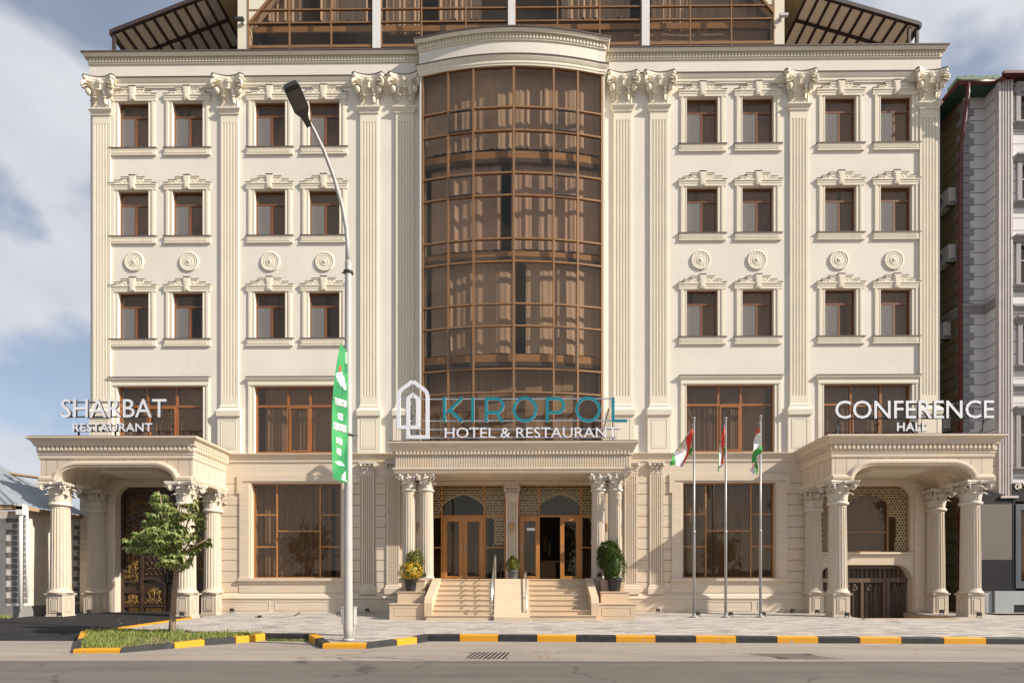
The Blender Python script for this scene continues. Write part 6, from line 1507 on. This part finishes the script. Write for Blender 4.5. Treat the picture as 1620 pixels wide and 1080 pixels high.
for br_ in ([(279, 893, 0), (290, 872, .1), (305, 850, .2), (318, 835, .25)], [(278, 885, 0), (255, 868, -.15), (228, 856, -.3), (206, 850, -.4)], [(276, 868, 0), (292, 840, -.15), (303, 810, -.3), (306, 795, -.3)], [(268, 845, 0), (250, 835, .25), (226, 825, .45)], [(279, 890, 0), (300, 868, -.3), (326, 853, -.5)], [(264, 830, 0), (280, 808, .3), (284, 796, .4)], [(280, 893, 0), (288, 888, .3), (292, 885, .5)]):
    mb.tube([TP(a, b, c) for a, b, c in br_], [0.028, 0.02, 0.013, 0.007][:len(br_)], 6)
part('trunk', mb, tree)
mb = MB('tree_leaf')
# clusters: px, py, depth, radius(px), count
cl = [(251, 782, 0, 11, 16), (256, 797, .1, 15, 24), (266, 803, -.15, 14, 20), (246, 812, -.1, 13, 20), (262, 822, .2, 20, 36), (280, 815, -.2, 15, 24), (268, 838, -.35, 22, 40), (238, 828, .2, 13, 22), (226, 846, -.2, 15, 26), (250, 850, -.4, 20, 38), (212, 855, -.3, 13, 22), (222, 866, -.2, 13, 20), (206, 864, -.35, 8, 10), (272, 862, .3, 22, 36), (290, 850, -.3, 16, 26), (288, 872, -.2, 17, 32), (272, 884, -.35, 16, 28), (284, 893, .2, 13, 22), (258, 873, .1, 14, 22), (296, 888, -.1, 9, 12), (240, 838, -.5, 13, 20), (262, 888, -.1, 10, 12), (284, 832, .4, 16, 24), (244, 868, -.35, 11, 16), (305, 868, .4, 8, 8)]
cl2 = [(303, 800, -.3, 12, 16), (312, 812, -.1, 12, 16), (298, 815, -.35, 11, 15), (314, 833, .1, 11, 13), (320, 855, .0, 10, 12), (328, 858, -.2, 7, 7), (306, 846, -.3, 12, 15), (312, 790, -.2, 6, 6), (308, 862, .2, 10, 11), (318, 820, -.3, 8, 9), (332, 852, -.3, 4, 3)]
for q_, (lst, m_) in enumerate(((cl, 'tree_leaf'), (cl2, 'tree_leaf_rusty'))):
    mb.use(m_)
    for cx, cy, dy, r, n in lst:
        c = TP(cx, cy, dy); rr = r*0.0142
        for k in range(int(n*0.98)):
            v = Vector((tr.gauss(0, 1), tr.gauss(0, 1), tr.gauss(0, 1))); v = v.normalized()*rr*tr.uniform(0.35, 1.0); v.z *= 0.62
            hub = c+v; az = tr.uniform(0, 6.28)
            nl = tr.choice([4, 5, 5, 6]); out = Vector((v.x, v.y-0.05, 0)); 
            for l_ in range(nl):
                a = az+l_*6.28/7-1.0+math.atan2(out.y, out.x)*0.0
                d = Vector((math.cos(a), math.sin(a), -0.55+tr.uniform(-.25, .3)))+out*1.6
                if q_ == 0 or tr.random() < 0.9:
                    if q_ == 1: mb.use('tree_leaf' if tr.random() < 0.45 else 'tree_leaf_rusty')
                    leafquad(mb, hub, d, Vector((0, 0, 1)), tr.uniform(0.09, 0.165), tr.uniform(0.022, 0.036), tr.uniform(0.1, 0.5))
part('crown', mb, tree, fix=False)

def shrub(mb, c, rx, rz, n, m_, L_=0.05, w=0.016, cone=0.0, seed=1):
    r = random.Random(seed); mb.use(m_)
    for k in range(n):
        v = Vector((r.gauss(0, 1), r.gauss(0, 1), r.gauss(0, 1))).normalized(); q_ = r.uniform(0.62, 1.0)**0.5
        lump = (1.12 if r.random() < 0.05 else 1)+0.20*mnoise.noise(v*2.6+Vector((seed, 0, 0)))+0.05*mnoise.noise(v*7)
        p = Vector((v.x*rx*q_*lump, v.y*rx*q_*lump, v.z*rz*q_*lump))
        if cone and p.z > 0: f = 1-cone*p.z/rz; p.x *= f; p.y *= f
        d = v+Vector((r.uniform(-.7, .7), r.uniform(-.7, .7), r.uniform(-.2, .9))); leafquad(mb, Vector(c)+p, d, Vector((r.uniform(-.4, .4), r.uniform(-.4, .4), 1)), L_*r.uniform(0.7, 1.3), w*r.uniform(0.8, 1.2), r.uniform(-0.1, 0.3))
    mb.use('box_leaf' if m_ != 'lime_leaf' else 'lime_leaf', True); b = len(mb.v); mb.ball(c, 1, 10, (rx*0.60, rx*0.60, rz*0.66))
    if cone:
        for i in range(b, len(mb.v)):
            x, y, z = mb.v[i]; dz = z-c[2]
            if dz > 0: f = 1-cone*dz/rz; mb.v[i] = (c[0]+(x-c[0])*f, c[1]+(y-c[1])*f, z)
    mb.smooth = False
def pot_mb(r, h, m_):
    mb = MB(); mb.use(m_, True); mb.lathe([(r*0.76, 0), (r*0.78, 0.01), (r*0.95, h*0.84), (r*1.05, h*0.85), (r*1.06, h), (r*0.97, h), (r*0.95, h*0.9)], (0, 0, 0), 22); mb.use('soil'); mb.lathe([(r*0.95, h*0.9), (0.001, h*0.93)], (0, 0, 0), 22, caps=False); return mb
zsA = P(640, 935, -2.35)[1]
def potted(px, y, z, label, r, h, pm, rx, rz, up, n, fm, cone=0, flower=False, seed=1, dz=None, **k):
    t = thing('potted_plant', (PX(px, y), y, z), label, 'potted plant'); part('pot', pot_mb(r, h, pm), t)
    mb = MB(fm); shrub(mb, (0, 0, h+up), rx, rz, n, fm, cone=cone, seed=seed, **k)
    if flower:
        mb.use('mum_flower'); r_ = random.Random(5)
        for q_ in range(520):
            v = Vector((r_.gauss(0, 1), r_.gauss(0, 1), r_.gauss(0, 1))).normalized()
            if v.z < -0.75: continue
            p = Vector((v.x*rx, v.y*rx, v.z*rz+h+up))*1.0; a = v.cross(Vector((0.2, 0.1, 1))).normalized(); b = v.cross(a); s = r_.uniform(0.016, 0.028); o = v*r_.uniform(-0.02, 0.03); m = 7
            ids = [mb.vert(p+o+(a*math.cos(6.283*j/m)+b*math.sin(6.283*j/m))*s*(1 if j % 2 else 0.8)) for j in range(m)]; mb.face(ids)
    part('foliage', mb, t, fix=False)
potted(650, -2.04, zsA, 'yellow flowering chrysanthemum in a black pot left of the main stairs', 0.185, 0.38, 'black_pot', 0.37, 0.30, 0.22, 900, 'lime_leaf', flower=True, seed=3)
potted(655.5, -1.5, LZ, 'round green shrub behind the yellow chrysanthemum left of the stairs', 0.17, 0.30, 'black_pot', 0.29, 0.34, 0.28, 1700, 'lime_leaf', seed=4)
potted(811, -0.62, LZ+0.03, 'small lime-green shrub in a grey pot at the middle of the entrance landing', 0.17, 0.29, 'gray_pot', 0.225, 0.27, 0.20, 1300, 'lime_leaf', cone=0.45, seed=5)
potted(972, -2.04, zsA, 'clipped dark shrub in a big black pot right of the main stairs', 0.225, 0.40, 'black_pot', 0.35, 0.50, 0.38, 2600, 'box_leaf', cone=0.25, seed=6, L_=0.055)
potted(963.5, -1.5, LZ, 'dark leafy shrub standing behind the big clipped one right of the stairs', 0.19, 0.33, 'black_pot', 0.37, 0.46, 0.42, 2600, 'box_leaf', seed=7, L_=0.075, w=0.022)

# ------------------------------------------------------------------ handrails, lights, cameras
def rail(label, pts_a, pts_b, y_off):
    t = thing('handrail', (0, 0, 0), label, 'handrail', 'handrails at the stairs'); mb = MB(); mb.use('steel', True)
    for k, p in enumerate((pts_a, pts_b)):
        if p: mb.tube(p, 0.022, 8)
    part('rail', mb, t)
    return t
xa = PX(780, -2.4); zt0 = LZ+0.78
yb2 = yb_-0.02; zg = gz(yb2)
t = rail('steel handrail with two bars on the left side of the central ramp', [(xa, yb2, zg+0.02), (xa, yb2, zg+0.85), (xa, ye-0.2, zt0), (xa, ye+0.25, zt0), (xa, ye+0.30, zt0-0.06), (xa, ye+0.30, LZ+0.03)], [(xa, yb2, zg+0.45), (xa, ye-0.2, zt0-0.4), (xa, ye+0.30, zt0-0.4)], 0)
yt_, yl_ = ye-0.06, yb_-0.10; sl_ = (LZ+0.03)/(yt_-yl_); xb = PX(832.5, -2.4)
def rp(y, h): return (xb, y, (y-yl_)*sl_+h)
t = rail('short steel handrail low over the right edge of the central ramp', [rp(yl_+0.22, 0.0), rp(yl_+0.18, 0.10), rp(yt_-0.1, 0.13), rp(yt_+0.08, 0.20), (xb-0.04, yt_+0.12, LZ+0.20), (xb-0.05, yt_+0.14, LZ+0.03)], [rp(yl_+0.9, 0.0), rp(yl_+0.9, 0.11)], 0)
def sconce(px, y, lab):
    t = thing('wall_lamp', (PX(px, y), y, P(px, 832, y)[1]), lab, 'wall lamp', 'bronze wall lamps at the entrance'); mb = MB(); mb.use('gold' if False else 'slab_edge', True); mb.lathe([(0.005, -0.24), (0.05, -0.10), (0.10, 0.06), (0.085, 0.10), (0.04, 0.12)], (0, -0.08, 0), 12); part('shade', mb, t); mb = MB('bronze'); mb.box(-0.04, 0.04, -0.02, 0.05, -0.05, 0.05); part('bracket', mb, t)
sconce(810, 0.10, 'bronze drop-shaped wall lamp on the pilaster between the doors'); sconce(660.5, -0.05, 'bronze drop-shaped wall lamp behind the left pair of columns'); sconce(959, -0.05, 'bronze drop-shaped wall lamp behind the right pair of columns')
mfl = MB('lamp_dark'); mfl.box(-0.055, 0.055, -0.04, 0.03, 0.055, 0.16); mfl.box(-0.07, -0.055, -0.01, 0.01, 0.0, 0.12); mfl.box(0.055, 0.07, -0.01, 0.01, 0, 0.12); mfl.box(-0.055, 0.055, -0.01, 0.01, 0, 0.012); mfl.use('lamp_glass'); mfl.box(-0.045, 0.045, -0.045, -0.041, 0.065, 0.15); fl_me = finish(mfl, 'floodlight')
def flood(px, y, lab, z=None, rz=0):
    link('floodlight', fl_me, None, (PX(px, y), y, gz(y) if z is None else z), (0, 0, rz), lab, 'floodlight', 'small floodlights on the ground')
for px, y, lab in ((141, -1.05, 'small black floodlight beside the pedestal left of the carved gate'), (94, -2.2, 'small black floodlight at the leftmost portico column'), (288, -2.15, 'small black floodlight before the column right of the carved gate'), (367, -0.3, 'small black floodlight at the wall right of the first portico'), (581, -0.3, 'small black floodlight at the wall left of the main stairs'), (1041, -0.3, 'small black floodlight at the wall right of the main stairs'), (1104, -1.9, 'small black floodlight at the foot of the first flagpole'), (1156, -1.9, 'small black floodlight at the foot of the middle flagpole'), (1208, -1.9, 'small black floodlight at the foot of the last flagpole'), (1254, -0.4, 'small black floodlight at the wall left of the garage portico'), (1293, -0.85, 'small black floodlight at the rear column of the garage portico'), (1340, -2.1, 'small black floodlight at the front column left of the garage gate'), (1490, -0.9, 'small black floodlight at the column right of the garage gate'), (1549, -2.12, 'small black floodlight at the rightmost portico column')):
    flood(px, y, lab)
for px, y, z, lab in ((671, -1.22, LZ, 'small black floodlight beside the left pair of entrance columns'), (948, -1.22, LZ, 'small black floodlight beside the right pair of entrance columns')): flood(px, y, lab, z+0.065)
for px, py, s, lab in ((383, 33, 1, 'security camera on the white wall at the left end of the roof storey'), (1236, 27, -1, 'security camera on the white wall at the right end of the roof storey')):
    x, z = P(px, py, YR-0.1); t = thing('security_camera', (x, YR-0.01, z), lab, 'security camera', 'security cameras on the roof storey'); mb = MB('ac_white'); mb.box(-0.05, 0.05, -0.05, 0.01, -0.06, 0.06); mb.box(-0.02, 0.02, -0.16, -0.05, -0.03, 0.01); part('bracket', mb, t); mb = MB('lamp_dark' if s > 0 else 'ac_white'); mb.box(-0.20, 0.10, -0.22, -0.12, -0.07, 0.02) if s > 0 else mb.box(-0.10, 0.20, -0.22, -0.12, -0.07, 0.02); part('body', mb, t)
# litter and cable ends by the wall
lr = random.Random(2)
mb = MB('iron')
for i, (pa, pb, lab) in enumerate((((466, 974), (475, 969), 'short black cable end on the paving below the ground-floor window'), ((534, 969), (539, 975), 'short black cable end on the paving beside the lamp pole'))):
    a, b = G(*pa), G(*pb); mb = MB('iron'); mb.tube([(a[0], a[1], gz(a[1])+0.01), ((a[0]+b[0])/2, (a[1]+b[1])/2, gz(a[1])+0.05), (b[0], b[1], gz(b[1])+0.02)], 0.016, 5); single('cable', mb, lab, 'cable')
a = G(410, 976); mb = MB('iron'); mb.box(-0.10, 0.08, -0.06, 0.06, 0.0, 0.02); mb.box(-0.03, 0.06, -0.03, 0.03, 0.0201, 0.06); single('junction_cap', mb, 'flat black junction cap lying on the paving', 'junction cap', loc=(a[0], a[1], gz(a[1])+0.003))
mb = MB('dry_leaf')
for k in range(34):
    if k < 12: px_, py_ = lr.uniform(130, 260), lr.uniform(972, 1000); x, y = G(px_, py_); z = gz(y)+0.012
    else:
        px_, py_ = lr.uniform(180, 1500), lr.uniform(1022, 1040)
        x, y = GR(px_, py_, RZ+0.01); z = RZ+0.01
        if y > -7.4: continue
    leafquad(mb, Vector((x, y, z)), Vector((lr.uniform(-1, 1), lr.uniform(-1, 1), 0.1)), Vector((0, 0, 1)), lr.uniform(0.05, 0.10), lr.uniform(0.015, 0.03), 0.1)
single('fallen_leaves', mb, 'scattered dry leaves on the driveway and along the gutter', 'leaves', kind='stuff', fix=False)

# ------------------------------------------------------------------ neighbour on the right
nb = thing('neighbour_building', (PX(1580, -0.5), -0.5, 0), 'pale lilac stone building with quoins and fluted pilaster right of the hotel', 'building')
ox, oy = nb.location.x, nb.location.y
def npart(name, mb, parent=nb):
    if parent is nb: mb.v = [(x-ox, y-oy, z) for x, y, z in mb.v]
    return part(name, mb, parent)
yN, yM = -0.5, 0.05
xC, xF = PX(1524, yM), PX(1579, yN); xR = 24
zN = P(1600, 118, yN-0.3)[1]; zMr = P(1545, 138, yM-0.4)[1]
mb = MB('lilac_stone')
def nw(px0, px1, py0, py1): return (PX(px0, yN), PX(px1, yN), P(1610, py1, yN)[1], P(1610, py0, yN)[1])
NWs = [nw(1613, 1650, 148, 196), nw(1615, 1650, 258, 320), nw(1613, 1650, 385, 452), nw(1616, 1650, 513, 578), nw(1613, 1652, 655, 740)]
wall_holes(mb, xF, xR, P(1610, 765, yN)[1], zN, NWs, yN, yN+0.3)
mb.poly([(xF, yN, 0), (xF, yM, 0), (xF, yM, zN), (xF, yN, zN)])
mb.poly([(xC, yM, 0), (xF, yM, 0), (xF, yM, zMr), (xC, yM, zMr)])
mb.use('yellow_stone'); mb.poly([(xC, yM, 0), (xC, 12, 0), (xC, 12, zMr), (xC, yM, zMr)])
mb.use('interior'); mb.box(xF, xR, yN+1.5, yN+1.7, 0, zN)
npart('wall', mb)
for i, (a, b, c, d) in enumerate(NWs):
    m2 = MB('blue_frame' if i else 'dark_sash'); w, h = b-a, d-c; m2.box(a, b, yN+0.10, yN+0.16, c, c+.06); m2.box(a, b, yN+.10, yN+.16, d-.06, d); m2.box(a, a+.06, yN+.10, yN+.16, c+.06, d-.06)
    m2.box((a+b)/2-.03, (a+b)/2+.03, yN+.1, yN+.16, c+.06, d-.06); m2.box(a+.06, b, yN+.105, yN+.16, c+h*0.62, c+h*0.62+0.05); wn = npart('window', m2)
    g = MB('shop_glass'); g.poly([(a-ox, yN+.13-oy, c), (b-ox, yN+.13-oy, c), (b-ox, yN+.13-oy, d), (a-ox, yN+.13-oy, d)]); part('pane', g, wn, fix=False)
    g = curtain_mb(a-ox-.2, b-ox+.2, c-.1, d+.1, yN+0.6-oy, 'curtain', [], 200+i); part('curtain', g, wn, fix=False)
    m2 = MB('grey_quoin'); m2.box(a-.17, a-.02, yN-.08, yN+.1, c, d); m2.sweep([(0, d), (.08, d), (.10, d+.1), (.2, d+.16), (.2, d+.22), (0, d+.22)], [(a-.25, yN), (b+.3, yN)]); m2.sweep([(0, c-.18), (.06, c-.18), (.08, c-.1), (.18, c-.05), (.18, c), (0, c)], [(a-.25, yN), (b+.3, yN)]); m2.v = [(x-ox, y-oy, z) for x, y, z in m2.v]; part('surround', m2, wn)
mb = MB('lilac_column'); b0 = len(mb.v); zc_ = P(1590, 785, yN)[1]; fluted(mb, 0.23, 0.14, zc_, zN-0.02, 4, 0.0, 0.0, 0.5, 0.06); mb.v = [(x+PX(1590, yN-.1), y+yN, z) for x, y, z in mb.v]; mb.box(PX(1590, yN)-.28, PX(1590, yN)+.28, yN-.2, yN-.001, zc_-.08, zc_); npart('pilaster', mb)
mb = MB('grey_quoin'); z = 0.4; k = 0
while z < zMr-0.35:
    wq = 0.34 if k % 2 else 0.20; wy = 0.10 if k % 2 else 0.26
    mb.box(xC-0.03, xC+wq, yM-0.03, yM+wy, z, z+0.235); z += 0.255; k += 1
npart('quoins', mb)
mb = MB('grey_quoin'); zb_ = P(1545, 487, yM)[1]; mb.sweep([(0, zb_-.2), (.05, zb_-.2), (.08, zb_-.05), (.14, zb_), (.14, zb_+.08), (0, zb_+.1)], [(xC, 3), (xC, yM), (xF, yM), (xF, yN)]); zb_ = P(1610, 487, yN)[1]; mb.sweep([(0, zb_-.2), (.05, zb_-.2), (.08, zb_-.05), (.14, zb_), (.14, zb_+.08), (0, zb_+.1)], [(PX(1599, yN), yN), (xR, yN)]); zb_ = P(1610, 613, yN)[1]; mb.sweep([(0, zb_-.2), (.05, zb_-.2), (.08, zb_-.05), (.14, zb_), (.14, zb_+.08), (0, zb_+.1)], [(PX(1599, yN), yN), (xR, yN)]); npart('string_course', mb)
# roof and gutters
mb = MB('green_tile'); zr = zMr+0.02; xo = xC-0.55; yo = yM-0.5; rise = 0.75
prf = [(0.55, zr), (0.55, zr+0.05), (0.0, zr+0.72), (-0.6, zr+0.86), (-0.6, zr)]
mb.sweep(prf, [(xC, 12), (xC, yM+0.05), (xF+0.0, yM+0.05)])
for k in range(6): a = xC-0.1+k*0.24; mb.box(a, a+0.22, yM+0.1, yM+0.6, zr+0.70, zr+0.80+0.015*(k % 3))
rf = npart('roof', mb)
mb = MB('green_soffit'); mb.sweep([(0.001, zr-0.03), (0.54, zr-0.03), (0.54, zr-0.002), (0.001, zr-0.002)], [(xC, 12), (xC, yM), (xF, yM)]); npart('soffit', mb)
mb = MB(); mb.use('gutter_red', True); gp = [(xC-0.58, 12, zr), (xC-0.58, yM-0.56, zr), (xF-0.05, yM-0.56, zr), (xF-0.02, yN-0.25, zN-0.05)]
for a, b in zip(gp, gp[1:]): mb.tube([a, b], 0.075, 8)
mb.use('gutter_red'); mb.box(xF-0.10, xR, yN-0.36, yN-0.26, zN+0.0, zN+0.09); mb.box(xF, xR, yN-0.259, yN+2, zN+0.002, zN+0.06); npart('gutter', mb)
mb = MB(); mb.use('gutter_red', True); x1_ = xC-0.13; mb.tube([(xC-0.28, yM-0.56, zr-0.03), (xC-0.25, yM-0.52, zr-0.35), (x1_-.05, yM-0.12, zr-1.9), (x1_-.05, yM-0.10, zr-2.3), (x1_-.05, yM-0.10, 0.3)], 0.065, 8)
for z in (3, 7, 11, 15): mb.tube([(x1_-.05, yM-.10, z-.03), (x1_-.05, yM-.10, z+.03)], 0.08, 8)
npart('downpipe', mb)
# shop front
yS = yN-0.14; mb = MB('black_cladding'); zf = lambda p: P(1600, p, yS)[1]
mb.box(PX(1601, yS), xR, yS-0.02, yN-0.001, zf(793), zf(764))
mb.xz([(PX(1540, yS), zf(788)), (PX(1602, yS), zf(788)), (PX(1602, yS), zf(787)+0.02), (PX(1540, yS), zf(768))], yS-0.001, yN-0.001)
mb.box(PX(1540, yS), PX(1602, yS), yS-0.004, yN-0.001, zf(934), zf(885)); mb.box(PX(1601.5, yS), PX(1606, yS), yS-0.01, yN-0.001, zf(934), zf(793)); npart('shop_cladding', mb)
mb = MB('brown_cladding'); mb.box(PX(1540, yS), PX(1602, yS), yS-0.002, yN-0.001, zf(885)+0.003, zf(797)+0.0); mb.use('black_cladding'); mb.box(PX(1540, yS), PX(1602, yS), yS-0.002, yN-0.001, zf(797)+0.003, zf(788)-0.003); npart('shop_panel', mb)
mb = MB('grey_plinth'); mb.box(PX(1560, yS), PX(1571, yS), yS+0.03, yN-.001, -0.1, zf(934)-0.003); mb.box(PX(1573, yS), xR, yS-0.03, yN-0.001, -0.1, zf(934)-0.003); mb.use('black_cladding'); mb.box(PX(1603, yS), xR, yS-0.033, yS-0.028, zf(968), zf(956)); npart('plinth', mb)
mb = MB('blue_frame'); xs0 = PX(1606, yS); mb.box(xs0, xs0+0.17, yS-0.03, yS+0.1, zf(930), zf(797)); mb.box(xs0+0.17, xR, yS-0.03, yS+0.1, zf(806), zf(797)); mb.box(xs0+0.17, xR, yS-0.03, yS+0.1, zf(930), zf(919)); sh = npart('shop_front_window', mb)
mb = MB('shop_glass'); mb.poly([(xs0-ox, yS+.02-oy, zf(930)), (xR-ox, yS+.02-oy, zf(930)), (xR-ox, yS+.02-oy, zf(797)), (xs0-ox, yS+.02-oy, zf(797))]); part('pane', mb, sh, fix=False)
mb = curtain_mb(xs0-ox, xR-ox, zf(930), zf(797), yS+0.12-oy, 'shade_striped_sheet', [], 303); part('curtain', mb, sh, fix=False)
mb = MB('curtain_pink'); single('shop_lettering', None or MB('trim'), 'x', 'x') if False else None
t = thing('shop_sign', (0, 0, 0), 'cut-off cream Cyrillic lettering on the black fascia at the right edge', 'sign'); part('lettering', text_mesh('ФУ', 1605.5, 1628, 763.5, 775.5, yS-0.025, 'trim', 0.03, 0.01), t)
mb = MB('paving'); mb.poly([(PX(1556, -.5), 0.1, 0.02), (24, 0.1, 0.02), (24, -1.1, 0.02), (PX(1556, -.5), -1.1, 0.02)]); mb.use('grey_plinth'); struct('side_pavement', mb)
# air conditioners on the shaded flank
for i, (px, py, yy, lab) in enumerate(((1503, 322, 0.75, 'air conditioner on the dark yellow flank, highest of the outdoor units'), (1504, 410, 0.75, 'air conditioner on the dark yellow flank, second from the top'), (1500, 530, 1.0, 'air conditioner on the dark yellow flank above the conference sign'), (1499, 674, 1.0, 'air conditioner on the dark yellow flank behind the conference sign'))):
    x, z = xC, P(px, py, yy)[1]; t = thing('air_conditioner', (x, yy, z), lab, 'air conditioner', 'air conditioners on the flank wall')
    mb = MB('ac_white'); mb.box(-0.29, -0.03, -0.42, 0.42, -0.28, 0.28); mb.use('ac_fan'); mb.box(-0.27, -0.05, -0.424, -0.420, -0.26, -0.20); part('casing', mb, t)
    mb = MB(); mb.use('ac_fan', True); 
    mb.lathe([(0.22, 0), (0.20, 0.012), (0.03, 0.02)], (0, 0, 0), 18, caps=False); mb.v = [(-0.29-z_, 0.10+x_, y_) for x_, y_, z_ in mb.v]; part('fan', mb, t)
    mb = MB('iron'); mb.box(-0.32, 0.0, -0.32, -0.28, -0.33, -0.285); mb.box(-0.32, 0.0, 0.28, 0.32, -0.33, -0.285); part('bracket', mb, t)
    mb = MB(); mb.use('ac_white', True); mb.tube([(-0.2, 0.3, 0.28), (-0.05, 0.5, 0.5), (-0.02, 1.0, 0.62)], 0.03, 6); part('hose', mb, t)

# ------------------------------------------------------------------ low house on the left
xH = PX(38, -2.0); lh_ = thing('low_house', (xH, -2.0, -0.1), 'low plastered house with dark quoins and sheet roof left of the hotel', 'house')
hx, hy, hz = lh_.location
def hpart(name, mb, parent=None):
    mb.v = [(x-hx, y-hy, z-hz) for x, y, z in mb.v]; return part(name, mb, parent or lh_)
yh0, yh1 = -2.0, 0.35; ze = P(38, 808, yh0)[1]
xFL = -26
mb = MB('plaster_old'); mb.box(xFL, xH, yh0, yh1, -0.2, ze); hpart('wall', mb)
mb = MB('cement'); mb.box(xFL, xH+0.05, yh0-0.28, yh0-0.001, -0.3, P(20, 958, yh0-.28)[1]); mb.box(xH+0.001, xH+0.05, yh0, yh1, -0.3, P(60, 957, -1.5)[1]); hpart('plinth', mb)
mb = MB('quoin_dark'); z = P(20, 953, yh0)[1]; k = 0
while z < ze-0.25:
    w = 0.56 if k % 2 == 0 else 0.36
    mb.box(xH-w, xH+0.012, yh0-0.014, yh0+0.12, z, z+0.145); mb.box(xH+0.0, xH+0.014, yh1-(0.42 if k % 2 == 0 else 0.22)+0.0, yh1, z, z+0.145); z += 0.178; k += 1
hpart('quoins', mb)
mb = MB('raw_wood'); mb.box(xH-0.02, xH+0.30, yh0-0.4, yh1-0.02, ze, ze+0.10); mb.box(xFL, xH+0.02, yh0-0.45, yh0-0.2, ze, ze+0.14); mb.box(xH-0.55, xH-0.28, yh0-0.47, yh0-0.45, ze-0.04, ze+0.12); hpart('fascia', mb)
mb = MB('roof_sheet'); zr0 = ze+0.12
# main slope rises to the left from the eave over the lit side wall; small hip towards the street
def corr(p0, p1, p2, p3, n, amp=0.018):
    p0, p1, p2, p3 = map(Vector, (p0, p1, p2, p3)); nn = (p1-p0).cross(p3-p0).normalized()*amp
    b = len(mb.v)
    for i in range(n+1):
        t_ = i/n; s = nn*(1 if i % 2 else -1); mb.v.append(tuple(p0.lerp(p1, t_)+s)); mb.v.append(tuple(p3.lerp(p2, t_)+s))
    for i in range(n): mb.face((b+2*i, b+2*i+2, b+2*i+3, b+2*i+1))
xe = xH+0.32; ridge_x = xH-3.6; zrd = P(-60, 715, 0)[1]
corr((xe, yh0-0.35, zr0), (xe, yh1-0.02, zr0), (ridge_x, yh1-0.02, zrd), (ridge_x, yh0+1.6, zrd), 30)
corr((xFL, yh0-0.5, zr0+0.02), (xe, yh0-0.5, zr0+0.02), (ridge_x, yh0+1.6, zrd+0.0), (xFL, yh0+1.6, zrd), 90)
hpart('roof', mb)
mb = MB('raw_wood'); a, b = Vector((xH-2.6, 0.0, P(10, 753, 0)[1]+0.14)), Vector((xH+0.1, -0.4, P(57, 768, -.4)[1]+0.12)); mb.tube([a, b], 0.05, 4); hpart('roof_batten', mb)
mb = MB('roof_sheet'); mb.box(xH-0.02, xH+0.25, yh1-0.35, yh1-0.03, ze+0.1, ze+0.14); 
mb = MB(); mb.use('pvc_white', True); xd, yd = PX(33, yh0-0.34), yh0-0.34; mb.tube([(xd+.05, yh0-.30, ze+0.0), (xd, yd, ze-0.25), (xd, yd, P(33, 968, yd)[1])], 0.05, 10); mb.tube([(xd+0.10, yd+.1, ze+.05), (xd+0.10, yd+.1, P(33, 945, yd)[1])], 0.035, 8); mb.use('pvc_white'); mb.box(xH+0.10, xH+0.31, yh0-0.40, yh0-0.22, ze-0.16, ze+0.16); hpart('downpipe', mb)

# ------------------------------------------------------------------ the far side of the street (seen only in the glass)
def street_tree(x, y, h, w, seed):
    r = random.Random(seed); t = thing('street_tree', (x, y, RZ), {31: 'tall leafy tree across the street, mirrored in the left shop window', 32: 'broad leafy tree across the street, mirrored in the entrance glass', 33: 'bushy tree across the street, mirrored in the window behind the flagpoles'}[seed], 'tree', 'trees across the street')
    mb = MB(); mb.use('bark', True); mb.tube([(0, 0, 0), (0.1, 0, h*0.3), (0.0, 0.1, h*0.6), (0.1, 0, h*0.9)], [0.2, 0.15, 0.10, 0.03], 8)
    for k in range(6): a = k*1.05; mb.tube([(0.05, 0, h*0.3), (math.cos(a)*w*0.3, math.sin(a)*w*0.3, h*0.5), (math.cos(a)*w*0.55, math.sin(a)*w*0.55, h*0.68)], [0.08, 0.05, 0.02], 6)
    part('trunk', mb, t); mb = MB('box_leaf')
    for k in range(60):
        v = Vector((r.gauss(0, 1), r.gauss(0, 1), r.gauss(0, 1))).normalized()*r.uniform(0.3, 1); c = Vector((v.x*w*0.75, v.y*w*0.75, h*0.62+v.z*h*0.34)); rr = r.uniform(0.35, 0.75)
        for j in range(34):
            u = Vector((r.gauss(0, 1), r.gauss(0, 1), r.gauss(0, 1))).normalized()*rr; leafquad(mb, c+u, u+Vector((0, 0, -0.1)), Vector((0, 0, 1)), 0.28, 0.09, 0.2)
    part('crown', mb, t, fix=False)
street_tree(-22, -37, 9.0, 3.4, 31); street_tree(4.2, -38, 9.0, 1.7, 32); street_tree(19.5, -37, 7.9, 2.9, 33)
mb = MB('cement'); mb.box(-60, 60, -45.2, -45, RZ, 2.6); single('boundary_wall', mb, 'low grey boundary wall far across the street', 'wall')
